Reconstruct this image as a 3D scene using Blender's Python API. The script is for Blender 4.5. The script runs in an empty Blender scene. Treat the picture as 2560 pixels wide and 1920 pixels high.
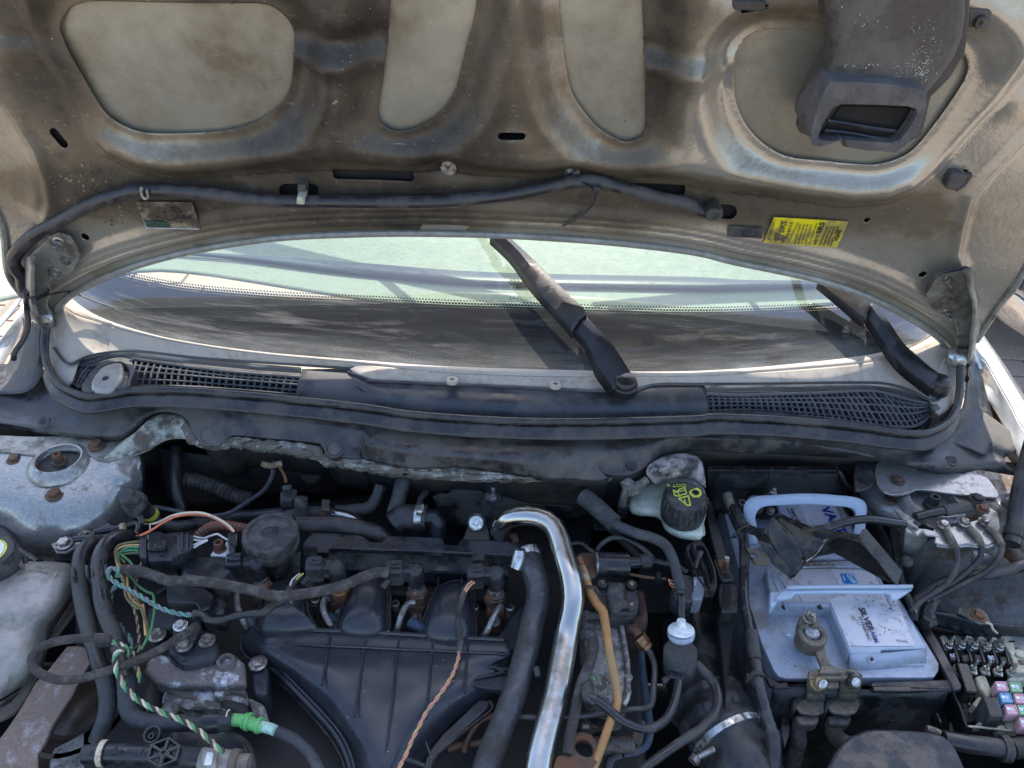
import bpy, bmesh, math, random
import numpy as np
from mathutils import Vector, Matrix, noise
R = math.radians
random.seed(7)
sc = bpy.context.scene
COL = sc.collection
# ---------------------------------------------------------------- camera
CAM = Vector((0, 0, 1.56))
RM = Matrix.Rotation(R(54), 3, 'X') @ Matrix.Rotation(R(2), 3, 'Z')
cd = bpy.data.cameras.new('camera'); cam = bpy.data.objects.new('camera', cd); COL.objects.link(cam)
cam.matrix_world = Matrix.Translation(CAM) @ RM.to_4x4()
cd.sensor_width = 36; cd.lens = 26.99; cd.clip_start = .02; cd.clip_end = 500
sc.camera = cam
F = 1919.0
# ---------------------------------------------------------------- light
SUN_EL, SUN_AZ = R(54), R(7)          # azimuth from +Y towards +X
sdir = Vector((math.sin(SUN_AZ)*math.cos(SUN_EL), math.cos(SUN_AZ)*math.cos(SUN_EL), math.sin(SUN_EL)))
w = bpy.data.worlds.new('World'); sc.world = w; w.use_nodes = True
nt = w.node_tree; nt.nodes.clear()
sky = nt.nodes.new('ShaderNodeTexSky'); sky.sky_type = 'NISHITA'; sky.sun_disc = False
sky.sun_elevation = SUN_EL; sky.sun_rotation = SUN_AZ; sky.air_density = 1.0; sky.dust_density = 2.0; sky.ozone_density = .9
bg = nt.nodes.new('ShaderNodeBackground'); bg.inputs[1].default_value = .15
wo = nt.nodes.new('ShaderNodeOutputWorld')
nt.links.new(sky.outputs[0], bg.inputs[0]); nt.links.new(bg.outputs[0], wo.inputs[0])
sl = bpy.data.lights.new('sun', 'SUN'); sl.energy = 3.2; sl.angle = R(.5); sl.color = (1, .93, .82)
so = bpy.data.objects.new('sun', sl); COL.objects.link(so); so.location = (0, 4, 6)
so.rotation_euler = (-sdir).to_track_quat('-Z', 'Y').to_euler()
sc.view_settings.view_transform = 'Standard'; sc.view_settings.look = 'None'
sc.view_settings.gamma = 1; sc.view_settings.exposure = 1.6
sc.cycles.max_bounces = 8; sc.cycles.transparent_max_bounces = 12
# ---------------------------------------------------------------- tracing helpers
CR = {'ha': (0, 0, 900), 'hb': (830, 0, 900), 'hc': (1660, 0, 900), 'ma': (0, 560, 900), 'mb': (830, 560, 900), 'mc': (1660, 560, 900),
      'ea': (0, 1100, 660), 'eb': (0, 1490, 660), 'ec': (600, 1100, 660), 'ed': (600, 1490, 660), 'ee': (1200, 1100, 660), 'ef': (1200, 1490, 660),
      'eg': (1800, 1100, 760), 'eh': (1800, 1490, 760), 'v': (0, 0, 2560), 'f': (0, 0, 2212)}
CR = {k: (a, b, c/2212) for k, (a, b, c) in CR.items()}
CR.update(za=(2300, 620, 260/799), zb=(0, 560, 200/553), zc=(1740, 1180, 320/1659), zd=(2320, 1560, 240/1106), ze=(0, 1300, 400/1070))
SWI = []
def parse(c, s):
    out = []; SWI.clear()
    for t in s.split():
        if t[-1] == ':':
            c = t[:-1]
            if out: SWI.append(len(out))
            continue
        v = [float(q) for q in t.split(',')]
        a, b, f = CR[c]
        out.append((a+v[0]*f, b+v[1]*f, v[2] if len(v) > 2 else None, v[3]*f if len(v) > 3 else None))
    return out
def ray(px, py): return RM @ Vector(((px-1280)/F, -(py-960)/F, -1))
def onz(px, py, z):
    d = ray(px, py); return CAM + d*((z-CAM.z)/d.z)
CROWN = 0.0       # the scuttle is crowned: higher in the middle than at the hinges
def W(c, s, z=860):
    return [onz(x, y, (zz if zz is not None else z)/1000+CROWN*max(0, 1-((x-1255)/1150)**2)) for x, y, zz, _ in parse(c, s)]
def P1(c, x, y, z): return W(c, '%g,%g' % (x, y), z)[0]
def depth(p): return -(RM.transposed() @ (p-CAM)).z
def wm(c, w, p): return w*CR[c][2]*depth(p)/F      # width in crop pixels -> metres at p
# bonnet plane: hinge line through (0,HY,HZ), leaning back over the bay
HA = R(80); HY, HZ = 0.876, 1.0
HO = Vector((0, HY, HZ)); HU = Vector((1, 0, 0)); HV = Vector((0, -math.cos(HA), math.sin(HA))); HN = Vector((0, -math.sin(HA), -math.cos(HA)))
def onh(px, py, h=0.0):
    d = ray(px, py); o = HO + HN*h
    return CAM + d*((o-CAM).dot(HN)/d.dot(HN))
def WH(c, s, h=0): return [onh(x, y, (zz if zz is not None else h)/1000) for x, y, zz, _ in parse(c, s)]
def huv(p): q = p-HO; return (q.dot(HU), q.dot(HV))
def cat(pts, n=None, step=None, closed=False):
    """Catmull-Rom through points, resampled evenly"""
    P = [Vector(p) for p in pts]; m = len(P)
    if m < 3 and not closed:
        k = n or 8
        return [P[0].lerp(P[-1], i/(k-1)) for i in range(k)]
    dense = []
    segs = m if closed else m-1
    for i in range(segs):
        if closed: a, b, c_, d = P[i-1], P[i], P[(i+1) % m], P[(i+2) % m]
        else: a, b, c_, d = P[max(i-1, 0)], P[i], P[i+1], P[min(i+2, m-1)]
        if not closed and i == 0: a = b*2-c_
        if not closed and i == m-2: d = c_*2-b
        for k in range(10):
            t = k/10
            dense.append(.5*((2*b)+(c_-a)*t+(2*a-5*b+4*c_-d)*t*t+(3*b-a-3*c_+d)*t**3))
    dense.append(P[0].copy() if closed else P[-1].copy())
    L = [0]
    for i in range(1, len(dense)): L.append(L[-1]+(dense[i]-dense[i-1]).length)
    if n is None: n = max(3, int(L[-1]/step)+1)
    out = []; j = 0
    for i in range(n):
        s = L[-1]*(i/(n if closed else n-1))
        while j < len(L)-2 and L[j+1] < s: j += 1
        q = (s-L[j])/max(L[j+1]-L[j], 1e-9)
        out.append(dense[j].lerp(dense[j+1], min(max(q, 0), 1)))
    return out
# ---------------------------------------------------------------- materials
def nn(nt, t, **k):
    n = nt.nodes.new(t)
    for a, b in k.items(): setattr(n, a, b)
    return n
MATS = {}
def M(name, col, rough=.5, metal=0, d=None, da=.4, ds=30, b=.08, bs=250, spk=0, spkcol=(.5, .5, .48), trans=0, coat=0, var=.25, sss=0, wave=None, mk=.3, dr=.8):
    m = bpy.data.materials.new(name); m.use_nodes = True; nt = m.node_tree; L = nt.links.new
    bs_ = nt.nodes['Principled BSDF']; MATS[name] = m
    tc = nn(nt, 'ShaderNodeTexCoord'); oi = nn(nt, 'ShaderNodeObjectInfo')
    ad = nn(nt, 'ShaderNodeVectorMath', operation='ADD'); L(tc.outputs['Object'], ad.inputs[0])
    sc_ = nn(nt, 'ShaderNodeVectorMath', operation='SCALE'); sc_.inputs['Scale'].default_value = 7
    cx = nn(nt, 'ShaderNodeCombineXYZ'); L(oi.outputs['Random'], cx.inputs[0]); L(cx.outputs[0], sc_.inputs[0]); L(sc_.outputs[0], ad.inputs[1])
    V = ad.outputs[0]
    def noi(s, det=6, r=.6):
        n = nn(nt, 'ShaderNodeTexNoise'); n.inputs['Scale'].default_value = s; n.inputs['Detail'].default_value = det; n.inputs['Roughness'].default_value = r
        L(V, n.inputs['Vector']); return n.outputs[0]
    def mr(v, a, b_, c=0, e=1):
        n = nn(nt, 'ShaderNodeMapRange'); L(v, n.inputs[0])
        for i, q in enumerate((a, b_, c, e)): n.inputs[i+1].default_value = q
        return n.outputs[0]
    def mix(f, a, b_):
        n = nn(nt, 'ShaderNodeMix', data_type='RGBA')
        if isinstance(f, float): n.inputs[0].default_value = f
        else: L(f, n.inputs[0])
        for i, q in ((6, a), (7, b_)):
            if isinstance(q, tuple): n.inputs[i].default_value = (*q[:3], 1)
            else: L(q, n.inputs[i])
        return n.outputs[2]
    big = noi(ds, 10, .72)
    fine = noi(ds*9, 4, .6)
    lo = tuple(q*(1-var) for q in col); hi = tuple(min(1, q*(1+var)) for q in col)
    c = mix(mr(fine, .3, .7), lo, hi)
    rg = mr(noi(ds*2, 3), .3, .7, max(.03, rough-.12), min(1, rough+.12))
    if d is not None:
        f = mr(big, .64-.42*da, .76-.42*da)
        c = mix(f, c, d)
        n = nn(nt, 'ShaderNodeMix', data_type='FLOAT'); L(f, n.inputs[0]); L(rg, n.inputs[2]); n.inputs[3].default_value = dr; rg = n.outputs[0]
        if metal:
            n = nn(nt, 'ShaderNodeMix', data_type='FLOAT'); L(f, n.inputs[0]); n.inputs[2].default_value = metal; n.inputs[3].default_value = metal*mk; L(n.outputs[0], bs_.inputs['Metallic'])
    elif metal: bs_.inputs['Metallic'].default_value = metal
    if spk:
        vo = nn(nt, 'ShaderNodeTexVoronoi'); vo.inputs['Scale'].default_value = 160; L(V, vo.inputs['Vector'])
        lt = mr(vo.outputs['Distance'], .05+.12*spk, .03+.12*spk)
        cl = nn(nt, 'ShaderNodeSeparateColor'); L(vo.outputs['Color'], cl.inputs[0])
        g = nn(nt, 'ShaderNodeMath', operation='GREATER_THAN'); L(cl.outputs[0], g.inputs[0]); g.inputs[1].default_value = 1-spk*.6
        mu = nn(nt, 'ShaderNodeMath', operation='MULTIPLY'); L(lt, mu.inputs[0]); L(g.outputs[0], mu.inputs[1])
        c = mix(mu.outputs[0], c, spkcol)
    L(c, bs_.inputs['Base Color']); L(rg, bs_.inputs['Roughness'])
    if trans: bs_.inputs['Transmission Weight'].default_value = trans
    if coat: bs_.inputs['Coat Weight'].default_value = coat; bs_.inputs['Coat Roughness'].default_value = .1
    if sss: bs_.inputs['Subsurface Weight'].default_value = sss; bs_.inputs['Subsurface Radius'].default_value = (.01, .01, .01)
    if b or wave:
        bu = nn(nt, 'ShaderNodeBump'); bu.inputs['Strength'].default_value = b or .3; bu.inputs['Distance'].default_value = .002
        if wave:
            wv = nn(nt, 'ShaderNodeTexChecker'); wv.inputs['Scale'].default_value = wave
            mp = nn(nt, 'ShaderNodeMapping'); mp.inputs['Rotation'].default_value = (.6, .8, .7); L(tc.outputs['Object'], mp.inputs[0]); L(mp.outputs[0], wv.inputs[0])
            L(wv.outputs[1], bu.inputs['Height'])
        else: L(noi(bs, 3), bu.inputs['Height'])
        L(bu.outputs[0], bs_.inputs['Normal'])
    return m
DUST = (.17, .155, .14)
M('black_plastic', (.016, .018, .022), .28, d=(.046, .046, .050), da=.4, ds=18, spk=.2, b=.10, bs=500)
M('manifold_plastic', (.030, .032, .040), .30, d=(.05, .05, .056), da=.05, ds=8, spk=.3, b=.04, bs=500)
M('box_black', (.010, .011, .013), .36, d=(.04, .038, .036), da=.4, ds=22, spk=.2, b=.1)
M('cowl_plastic', (.034, .036, .043), .40, d=(.095, .09, .088), da=.42, ds=9, spk=.1)
M('cowl_strip', (.36, .31, .255), .6, d=(.42, .37, .31), da=.5, ds=14, spk=.06)
M('black_rubber', (.024, .023, .025), .34, d=(.075, .068, .063), da=.4, ds=20, spk=.06)
M('gloss_cable', (.022, .022, .025), .22, d=(.10, .09, .08), da=.25, ds=25)
M('black_metal', (.011, .011, .012), .36, d=(.06, .053, .045), da=.42, ds=22, spk=.1, bs=120, b=.3)
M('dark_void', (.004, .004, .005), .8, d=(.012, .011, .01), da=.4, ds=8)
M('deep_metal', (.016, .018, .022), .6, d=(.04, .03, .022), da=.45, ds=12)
M('bulkhead_black', (.03, .029, .032), .36, d=(.10, .092, .084), da=.44, ds=16, spk=.12, b=.25, bs=70)
M('insulation', (.13, .115, .095), .9, d=(.36, .35, .33), da=.34, ds=45, b=.9, bs=160, spk=.2)
M('tower_metal', (.33, .325, .31), .27, metal=.5, d=(.2, .13, .09), da=.16, ds=35, b=.12, bs=120, spk=.08)
M('tower_dark', (.23, .23, .228), .34, metal=.4, d=(.1, .07, .05), da=.4, ds=18, b=.2, bs=120)
M('dirt_brown', (.22, .15, .11), .8, b=0)
M('rust', (.13, .065, .04), .75, d=(.045, .03, .025), da=.5, ds=60, b=.5, bs=400, metal=.2)
M('rusty_steel', (.1, .07, .055), .55, metal=.5, d=(.17, .075, .035), da=.45, ds=60, b=.3, bs=300)
M('brown_steel', (.15, .115, .095), .6, metal=.25, d=(.3, .27, .27), da=.26, ds=40, b=.35, bs=120, spk=.3)
M('bolt_steel', (.32, .3, .28), .35, metal=.9, d=(.13, .09, .07), da=.4, ds=90)
M('zinc', (.55, .55, .55), .3, metal=.95, d=(.3, .25, .18), da=.3, ds=90)
M('copper_nut', (.30, .15, .08), .4, metal=.9, d=(.1, .05, .03), da=.4, ds=90)
M('chrome', (.46, .45, .43), .24, metal=1, d=(.26, .19, .12), da=.22, ds=10, b=0, bs=60, var=.06, mk=.9, dr=.3)
M('dark_steel_pipe', (.075, .075, .08), .36, metal=.35, d=(.05, .045, .04), da=.4, ds=20, b=.06)
M('aluminium', (.40, .39, .375), .5, metal=.6, d=(.12, .105, .095), da=.45, ds=45, b=.5, bs=160, spk=.5, spkcol=(.75, .75, .78))
M('cast_brown', (.17, .145, .135), .55, metal=.3, d=(.66, .66, .70), da=.27, ds=45, b=.4, bs=200, spk=.4, spkcol=(.7, .7, .75))
M('foam', (.055, .055, .055), .9, b=.6, bs=600, d=(.1, .1, .1), da=.3)
M('fabric_tape', (.05, .043, .04), .95, b=.9, bs=500, d=(.11, .1, .09), da=.35, ds=70)
M('braid', (.045, .047, .053), .6, d=(.09, .09, .09), da=.3, ds=30, wave=260, b=1.0)
M('braid_blue', (.03, .055, .09), .7, d=(.09, .1, .11), da=.3, ds=30, wave=420, b=.8)
M('battery_blue', (.36, .41, .50), .38, d=(.27, .25, .24), da=.32, ds=16, b=.05, spk=.08, spkcol=(.12, .09, .06), var=.06, sss=.1)
M('battery_handle', (.40, .48, .58), .35, b=.03, var=.06)
M('label_grey', (.42, .42, .45), .35, d=(.25, .2, .17), da=.25, ds=50, b=0, var=.05)
M('label_white', (.56, .56, .61), .3, d=(.3, .24, .2), da=.24, ds=60, b=0, var=.04)
M('ink_blue', (.02, .03, .25), .4, b=0); M('ink_dark', (.03, .03, .05), .5, b=0); M('ink_yellow', (.8, .62, .05), .5, b=0)
M('eco_blue', (.0, .16, .5), .35, b=0, d=(.05, .3, .6), da=.4, ds=60); M('ink_pale', (.6, .7, .8), .4, b=0)
M('ink_brown', (.1, .09, .05), .6, b=0)
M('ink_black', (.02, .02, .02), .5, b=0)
M('cap_yellow', (.56, .6, .07), .5, b=0)
M('cap_black', (.03, .029, .03), .6, d=(.09, .085, .08), da=.4, ds=60, b=.3, bs=600)
M('reservoir', (.60, .63, .52), .35, d=(.36, .38, .31), da=.45, ds=22, sss=.25, b=.05, var=.07)
M('tank_grey', (.31, .295, .27), .34, d=(.15, .115, .09), da=.38, ds=7, sss=.15, b=.05, spk=.1, var=.08)
M('tank_rim', (.23, .20, .165), .5, d=(.14, .11, .09), da=.4, ds=14)
M('white_plastic', (.72, .74, .74), .4, b=0, d=(.5, .5, .48), da=.25)
M('filter_blue', (.45, .50, .62), .35, sss=.2, b=.05, d=(.3, .3, .33), da=.3, ds=60)
M('cream_plastic', (.48, .47, .36), .5, d=(.36, .34, .25), da=.4, ds=40, sss=.2)
M('link_steel', (.5, .5, .46), .35, metal=.85, d=(.35, .28, .18), da=.35, ds=80)
M('fuse_pink', (.62, .34, .39), .15, b=0, var=.06, sss=.1); M('fuse_green', (.24, .44, .26), .15, b=0, var=.06, sss=.1); M('fuse_blue', (.15, .36, .54), .15, b=0, var=.06, sss=.1)
M('green_plastic', (.14, .48, .14), .3, b=0, sss=.2, d=(.3, .5, .3), da=.3, ds=80)
M('pale_green', (.4, .6, .5), .4, b=0)
M('orange_hose', (.40, .19, .06), .22, d=(.34, .22, .10), da=.42, ds=16, b=.03, sss=.2, var=.15)
M('hose_sleeve', (.45, .38, .25), .5, d=(.25, .15, .08), da=.5, ds=90)
M('wire_green', (.08, .32, .14), .4, b=0, d=(.14, .2, .08), da=.35, ds=70); M('wire_teal', (.10, .30, .22), .4, b=0, d=(.1, .14, .1), da=.3, ds=70)
M('wire_grey', (.20, .195, .22), .4, b=0, d=(.1, .1, .1), da=.3, ds=70); M('wire_cream', (.62, .52, .38), .45, b=0, d=(.35, .25, .16), da=.3, ds=70)
M('wire_orange', (.65, .16, .06), .45, b=0, d=(.4, .16, .1), da=.3, ds=70); M('wire_pink', (.62, .26, .2), .45, b=0, d=(.45, .2, .15), da=.3, ds=70)
M('wire_ochre', (.6, .36, .13), .45, b=0, d=(.4, .26, .14), da=.3, ds=70); M('wire_olive', (.14, .18, .07), .5, b=0, d=(.2, .13, .06), da=.5, ds=60)
M('wire_brown', (.2, .1, .05), .45, b=0); M('wire_black', (.03, .03, .03), .4, b=0); M('wire_white', (.62, .6, .56), .4, b=0, d=(.3, .27, .24), da=.3, ds=70)
M('corrugated_red', (.17, .06, .035), .5, d=(.1, .06, .05), da=.4, ds=60, b=.1)
M('yellow_band', (.55, .5, .06), .4, b=0)
M('car_paint', (.62, .62, .60), .25, metal=.35, b=0, d=(.45, .42, .36), da=.2, ds=12, coat=.6, var=.03)
M('car_glass', (.02, .03, .06), .05, b=0); M('blue_grey_paint', (.17, .2, .27), .3, metal=.4, b=0, coat=.5)
M('lip_paint', (.26, .255, .225), .4, metal=.2, b=.05, d=(.2, .19, .16), da=.3, ds=12)
M('faint_print', (.11, .11, .115), .5, b=0)
M('hinge_paint', (.27, .265, .23), .38, metal=.3, d=(.09, .07, .05), da=.4, ds=20, b=.2, spk=.1)
M('duct_plastic', (.042, .038, .035), .5, d=(.10, .09, .08), da=.4, ds=14, b=.12, bs=300)
M('seal_foam', (.07, .068, .07), .8, b=.3, d=(.11, .1, .1), da=.4, ds=30)
M('sticker_yellow', (.72, .60, .01), .4, b=0, d=(.30, .24, .06), da=.52, ds=22, var=.06)
M('sticker_dark', (.035, .035, .036), .4, b=0, d=(.07, .065, .06), da=.4)
M('sticker_tan', (.24, .2, .13), .5, b=0, d=(.06, .045, .03), da=.5, ds=40)
M('sticker_green', (.03, .06, .045), .5, b=0)
M('smear_white', (.6, .58, .52), .8, b=0)
M('paper_white', (.75, .75, .74), .5, b=0)
M('brick', (.33, .245, .185), .85, d=(.3, .24, .19), da=.4, ds=8, b=.4, bs=90); M('mortar', (.32, .26, .20), .95, b=.4)
# ---------------------------------------------------------------- mesh builder
def frame(d, up=None):
    d = Vector(d).normalized(); up = Vector(up) if up is not None else (Vector((0, 0, 1)) if abs(d.z) < .9 else Vector((0, 1, 0)))
    a = up.cross(d).normalized(); return a, d.cross(a).normalized(), d
def pit(m, c, r, dep):
    '''sink a round hollow into a sheet'''
    out = []
    for v in m.v:
        q = math.hypot(v[0]-c.x, v[1]-c.y)/r
        out.append((v[0], v[1], v[2]-dep*float(ss(1-q, 0, .12))) if q < 1 else v)
    m.v = out
class MB:
    def __init__(s): s.v = []; s.f = []; s.uv = None
    def add(s, vs, fs):
        o = len(s.v); s.v += [tuple(v) for v in vs]; s.f += [tuple(i+o for i in f) for f in fs]; return s
    def tube(s, pts, r, n=10, caps=True, ribs=None, step=None, flat=1.0, rnd=True):
        """sweep; r is a radius or list of radii along pts; ribs=(pitch,depth)"""
        if isinstance(r, (int, float)): r = [r]*len(pts)
        rm = max(r)
        L = sum((Vector(pts[i+1])-Vector(pts[i])).length for i in range(len(pts)-1))
        N = max(len(pts) if len(pts) > 2 else 2, int(L/(step or max(rm*.8, .0015)))+1)
        if ribs: N = max(N, int(L/ribs[0]*4)+1)
        N = min(N, 900)
        P = cat(pts, N) if len(pts) > 2 and rnd else [Vector(pts[0]).lerp(Vector(pts[-1]), i/(max(N, 2)-1)) for i in range(max(N, 2))]
        # radius interpolation by arc fraction of control points
        cl = [0]
        for i in range(1, len(pts)): cl.append(cl[-1]+(Vector(pts[i])-Vector(pts[i-1])).length)
        vs = []; fs = []; a = None; acc = 0
        for i, p in enumerate(P):
            t = (P[min(i+1, len(P)-1)]-P[max(i-1, 0)]).normalized()
            if a is None: a, b_, _ = frame(t)
            else:
                a = (a-t*a.dot(t)).normalized()
            b_ = t.cross(a)
            if i: acc += (P[i]-P[i-1]).length
            rr = float(np.interp(i/(len(P)-1)*cl[-1], cl, r))
            if ribs: rr *= 1+ribs[1]*math.cos(2*math.pi*acc/ribs[0])
            for k in range(n):
                th = 2*math.pi*k/n; vs.append(p+a*math.cos(th)*rr+b_*math.sin(th)*rr*flat)
        m = len(P)
        for i in range(m-1):
            for k in range(n): fs.append((i*n+k, i*n+(k+1) % n, (i+1)*n+(k+1) % n, (i+1)*n+k))
        if caps: fs.append(tuple(range(n-1, -1, -1))); fs.append(tuple(range((m-1)*n, m*n)))
        return s.add(vs, fs)
    def lathe(s, c, ax, prof, n=24, up=None):
        """prof: (radius, height along axis)"""
        a, b_, d = frame(ax, up); c = Vector(c); vs = []; fs = []
        for r, h in prof:
            for k in range(n):
                th = 2*math.pi*k/n; vs.append(c+d*h+a*math.cos(th)*r+b_*math.sin(th)*r)
        for i in range(len(prof)-1):
            for k in range(n): fs.append((i*n+k, i*n+(k+1) % n, (i+1)*n+(k+1) % n, (i+1)*n+k))
        if prof[0][0] > 0: fs.append(tuple(range(n-1, -1, -1)))
        if prof[-1][0] > 0: fs.append(tuple(range((len(prof)-1)*n, len(prof)*n)))
        return s.add(vs, fs)
    def slab(s, poly, vec, holes=()):
        poly = [Vector(p) for p in poly]; vec = Vector(vec)
        if not holes:
            n = len(poly); vs = poly+[p+vec for p in poly]
            fs = [tuple(range(n)), tuple(range(2*n-1, n-1, -1))]+[(i, i+n, (i+1) % n+n, (i+1) % n) for i in range(n)]
            return s.add(vs, fs)
        bm = bmesh.new(); loops = [poly]+[[Vector(p) for p in h] for h in holes]; es = []
        for lp in loops:
            vv = [bm.verts.new(p) for p in lp]; es += [bm.edges.new((vv[i], vv[(i+1) % len(vv)])) for i in range(len(vv))]
        bmesh.ops.triangle_fill(bm, use_beauty=True, edges=es); bm.verts.index_update()
        n = len(bm.verts); vs = [v.co.copy() for v in bm.verts]; vs += [v+vec for v in vs]
        tf = [tuple(v.index for v in f.verts) for f in bm.faces]
        fs = tf+[tuple(i+n for i in reversed(f)) for f in tf]; o = 0
        for lp in loops:
            m = len(lp); fs += [(o+i, o+i+n, o+(i+1) % m+n, o+(i+1) % m) for i in range(m)]; o += m
        bm.free(); return s.add(vs, fs)
    def box(s, c, sx, sy, sz, u=(1, 0, 0), v=(0, 1, 0)):
        c = Vector(c); u = Vector(u).normalized(); wv = u.cross(Vector(v)).normalized(); v = wv.cross(u)
        vs = [c+u*sx/2*i+v*sy/2*j+wv*sz/2*k for k in (-1, 1) for j in (-1, 1) for i in (-1, 1)]
        return s.add(vs, [(0, 2, 3, 1), (4, 5, 7, 6), (0, 1, 5, 4), (2, 6, 7, 3), (0, 4, 6, 2), (1, 3, 7, 5)])
    def loft(s, rows, n=60, m=4, param='l'):
        """rows of world points; Catmull-Rom both ways"""
        RR = [cat(r, n) for r in rows]; vs = []; k = len(RR); uv = []
        cols = []
        for j in range(n): cols.append(cat([RR[i][j] for i in range(k)], (k-1)*m+1) if k > 2 else [RR[0][j].lerp(RR[1][j], q/m) for q in range(m+1)])
        K = len(cols[0]); fs = []
        for i in range(K):
            for j in range(n): vs.append(cols[j][i])
        for i in range(K-1):
            for j in range(n-1): fs.append((i*n+j, i*n+j+1, (i+1)*n+j+1, (i+1)*n+j))
        s.dim = (K, n); return s.add(vs, fs)
    def hexbolt(s, p, r, h, ax=(0, 0, 1), flange=1.45, stud=0, rot=None):
        a, b_, d = frame(ax); p = Vector(p); rot = random.random() if rot is None else rot
        if flange: s.lathe(p, d, [(r*flange, 0), (r*flange, h*.18), (r*flange*.9, h*.26), (0, h*.26)], 20)
        ring = lambda rr, hh: [p+d*hh+(a*math.cos(rot+k*math.pi/3)+b_*math.sin(rot+k*math.pi/3))*rr for k in range(6)]
        vs = ring(r, 0)+ring(r, h*.85)+ring(r*.82, h); fs = []
        for i in (0, 6):
            for k in range(6): fs.append((i+k, i+(k+1) % 6, i+6+(k+1) % 6, i+6+k))
        fs.append(tuple(range(12, 18))); s.add(vs, fs)
        if stud: s.lathe(p, d, [(r*.5, h*.5), (r*.5, h+stud*.9), (r*.4, h+stud), (0, h+stud)], 12)
        return s
    def ball(s, c, r, ax=(0, 0, 1), n=16, q=1.0, full=True):
        k = 8; lo = -math.pi/2 if full else 0
        return s.lathe(c, ax, [(r*math.cos(lo+(math.pi/2-lo)*i/k), q*r*math.sin(lo+(math.pi/2-lo)*i/k)) for i in range(k+1)], n)
    def build(s, name, mat, parent=None, bevel=0, solid=0, label=None, cat=None, group=None, kind=None, angle=38, uv=None, at=None, up=None):
        me = bpy.data.meshes.new(name); V = np.array(s.v, dtype=float)
        if parent is not None: o = np.array(parent['w'])
        elif at is not None: o = np.array(at)
        else: o = np.array([(V[:, 0].min()+V[:, 0].max())/2, (V[:, 1].min()+V[:, 1].max())/2, V[:, 2].min()])
        me.from_pydata([tuple(v) for v in (V-o)], [], s.f)
        if uv is not None:
            ul = me.uv_layers.new(name='UVMap'); vi = np.empty(len(me.loops), dtype=np.int32); me.loops.foreach_get('vertex_index', vi)
            ul.data.foreach_set('uv', np.array(uv, dtype=np.float32)[vi].ravel())
        bm = bmesh.new(); bm.from_mesh(me); bmesh.ops.recalc_face_normals(bm, faces=bm.faces)
        if up is not None:
            if sum((f.normal.dot(Vector(up)) for f in bm.faces)) < 0: bmesh.ops.reverse_faces(bm, faces=bm.faces)
        bm.to_mesh(me); bm.free()
        me.shade_smooth(); me.set_sharp_from_angle(angle=R(angle))
        me.materials.append(MATS[mat] if isinstance(mat, str) else mat)
        ob = bpy.data.objects.new(name, me); COL.objects.link(ob)
        if parent is not None:
            ob.parent = parent
            ob['w'] = list(parent['w'])
        else: ob.location = o; ob['w'] = [float(q) for q in o]
        if solid:
            md = ob.modifiers.new('solid', 'SOLIDIFY'); md.thickness = abs(solid); md.offset = 1 if solid > 0 else -1
        if bevel:
            md = ob.modifiers.new('bevel', 'BEVEL'); md.width = bevel; md.segments = 3; md.limit_method = 'ANGLE'; md.angle_limit = R(32); md.harden_normals = False
        if label: ob['label'] = label
        if cat: ob['category'] = cat
        if group: ob['group'] = group
        if kind: ob['kind'] = kind
        return ob
def thing(name, label, cat_, at, group=None):
    o = bpy.data.objects.new(name, None); COL.objects.link(o); o.location = at; o.empty_display_size = .02
    o['w'] = [float(q) for q in at]; o['label'] = label; o['category'] = cat_
    if group: o['group'] = group
    return o
Z = Vector((0, 0, 1))
def unback(pp):
    """indices kept: where the tracing changes crop, drop points that step backwards"""
    sw = list(SWI); keep = []
    for i, q in enumerate(pp):
        if i in sw: chk = 3
        elif i == 0: chk = 0
        if chk > 0 and len(keep) > 1:
            a, b = pp[keep[-2]], pp[keep[-1]]; chk -= 1
            if (q[0]-b[0])*(b[0]-a[0])+(q[1]-b[1])*(b[1]-a[1]) < 0 and i < len(pp)-1: continue
        keep.append(i)
    return keep
def tubec(c, s, w, z=860, **k):
    """tube from traced points 'x,y[,z[,w]]'; w = diameter in crop pixels"""
    pp = parse(c, s); kp = unback(pp); pts = W(c, s, z); pts = [pts[i] for i in kp]; pp = [pp[i] for i in kp]
    rad = []; last = w*CR[c][2]
    for p, q in zip(pts, pp):
        ww = q[3] if q[3] is not None else last
        last = ww; rad.append(max(.0006, ww*depth(p)/F/2))
    m = MB(); m.tube(pts, rad, **k); return m
def T(name, par, c, s, w, mat, z=860, label=None, cat=None, group=None, **k):
    return tubec(c, s, w, z, **k).build(name, mat, par, label=label, cat=cat, group=group)
def slabc(c, s, h, z=860, vec=None, bevel=0, mb=None):
    m = mb or MB(); m.slab(W(c, s, z), vec if vec is not None else (0, 0, -h/1000)); return m
def S(name, par, c, s, h, mat, z=860, bevel=.002, vec=None, label=None, cat=None, group=None):
    return slabc(c, s, h, z, vec).build(name, mat, par, bevel=bevel, label=label, cat=cat, group=group)
def circ(c, x, y, r, z, n=16, ry=None):
    """circle lying flat on plane z, of image half-width r crop px"""
    p = P1(c, x, y, z); rr = wm(c, r, p)
    return [p+Vector((math.cos(2*math.pi*k/n)*rr, math.sin(2*math.pi*k/n)*rr, 0)) for k in range(n)]
def bolt(par, c, x, y, z, r, h=None, mat='bolt_steel', ax=(0, 0, 1), flange=1.45, stud=0, name='bolt', **k):
    p = P1(c, x, y, z); rr = wm(c, r, p)
    m = MB(); m.hexbolt(p, rr, rr*(h or 1.0), ax, flange, stud); return m.build(name, mat, par, **k)
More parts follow.
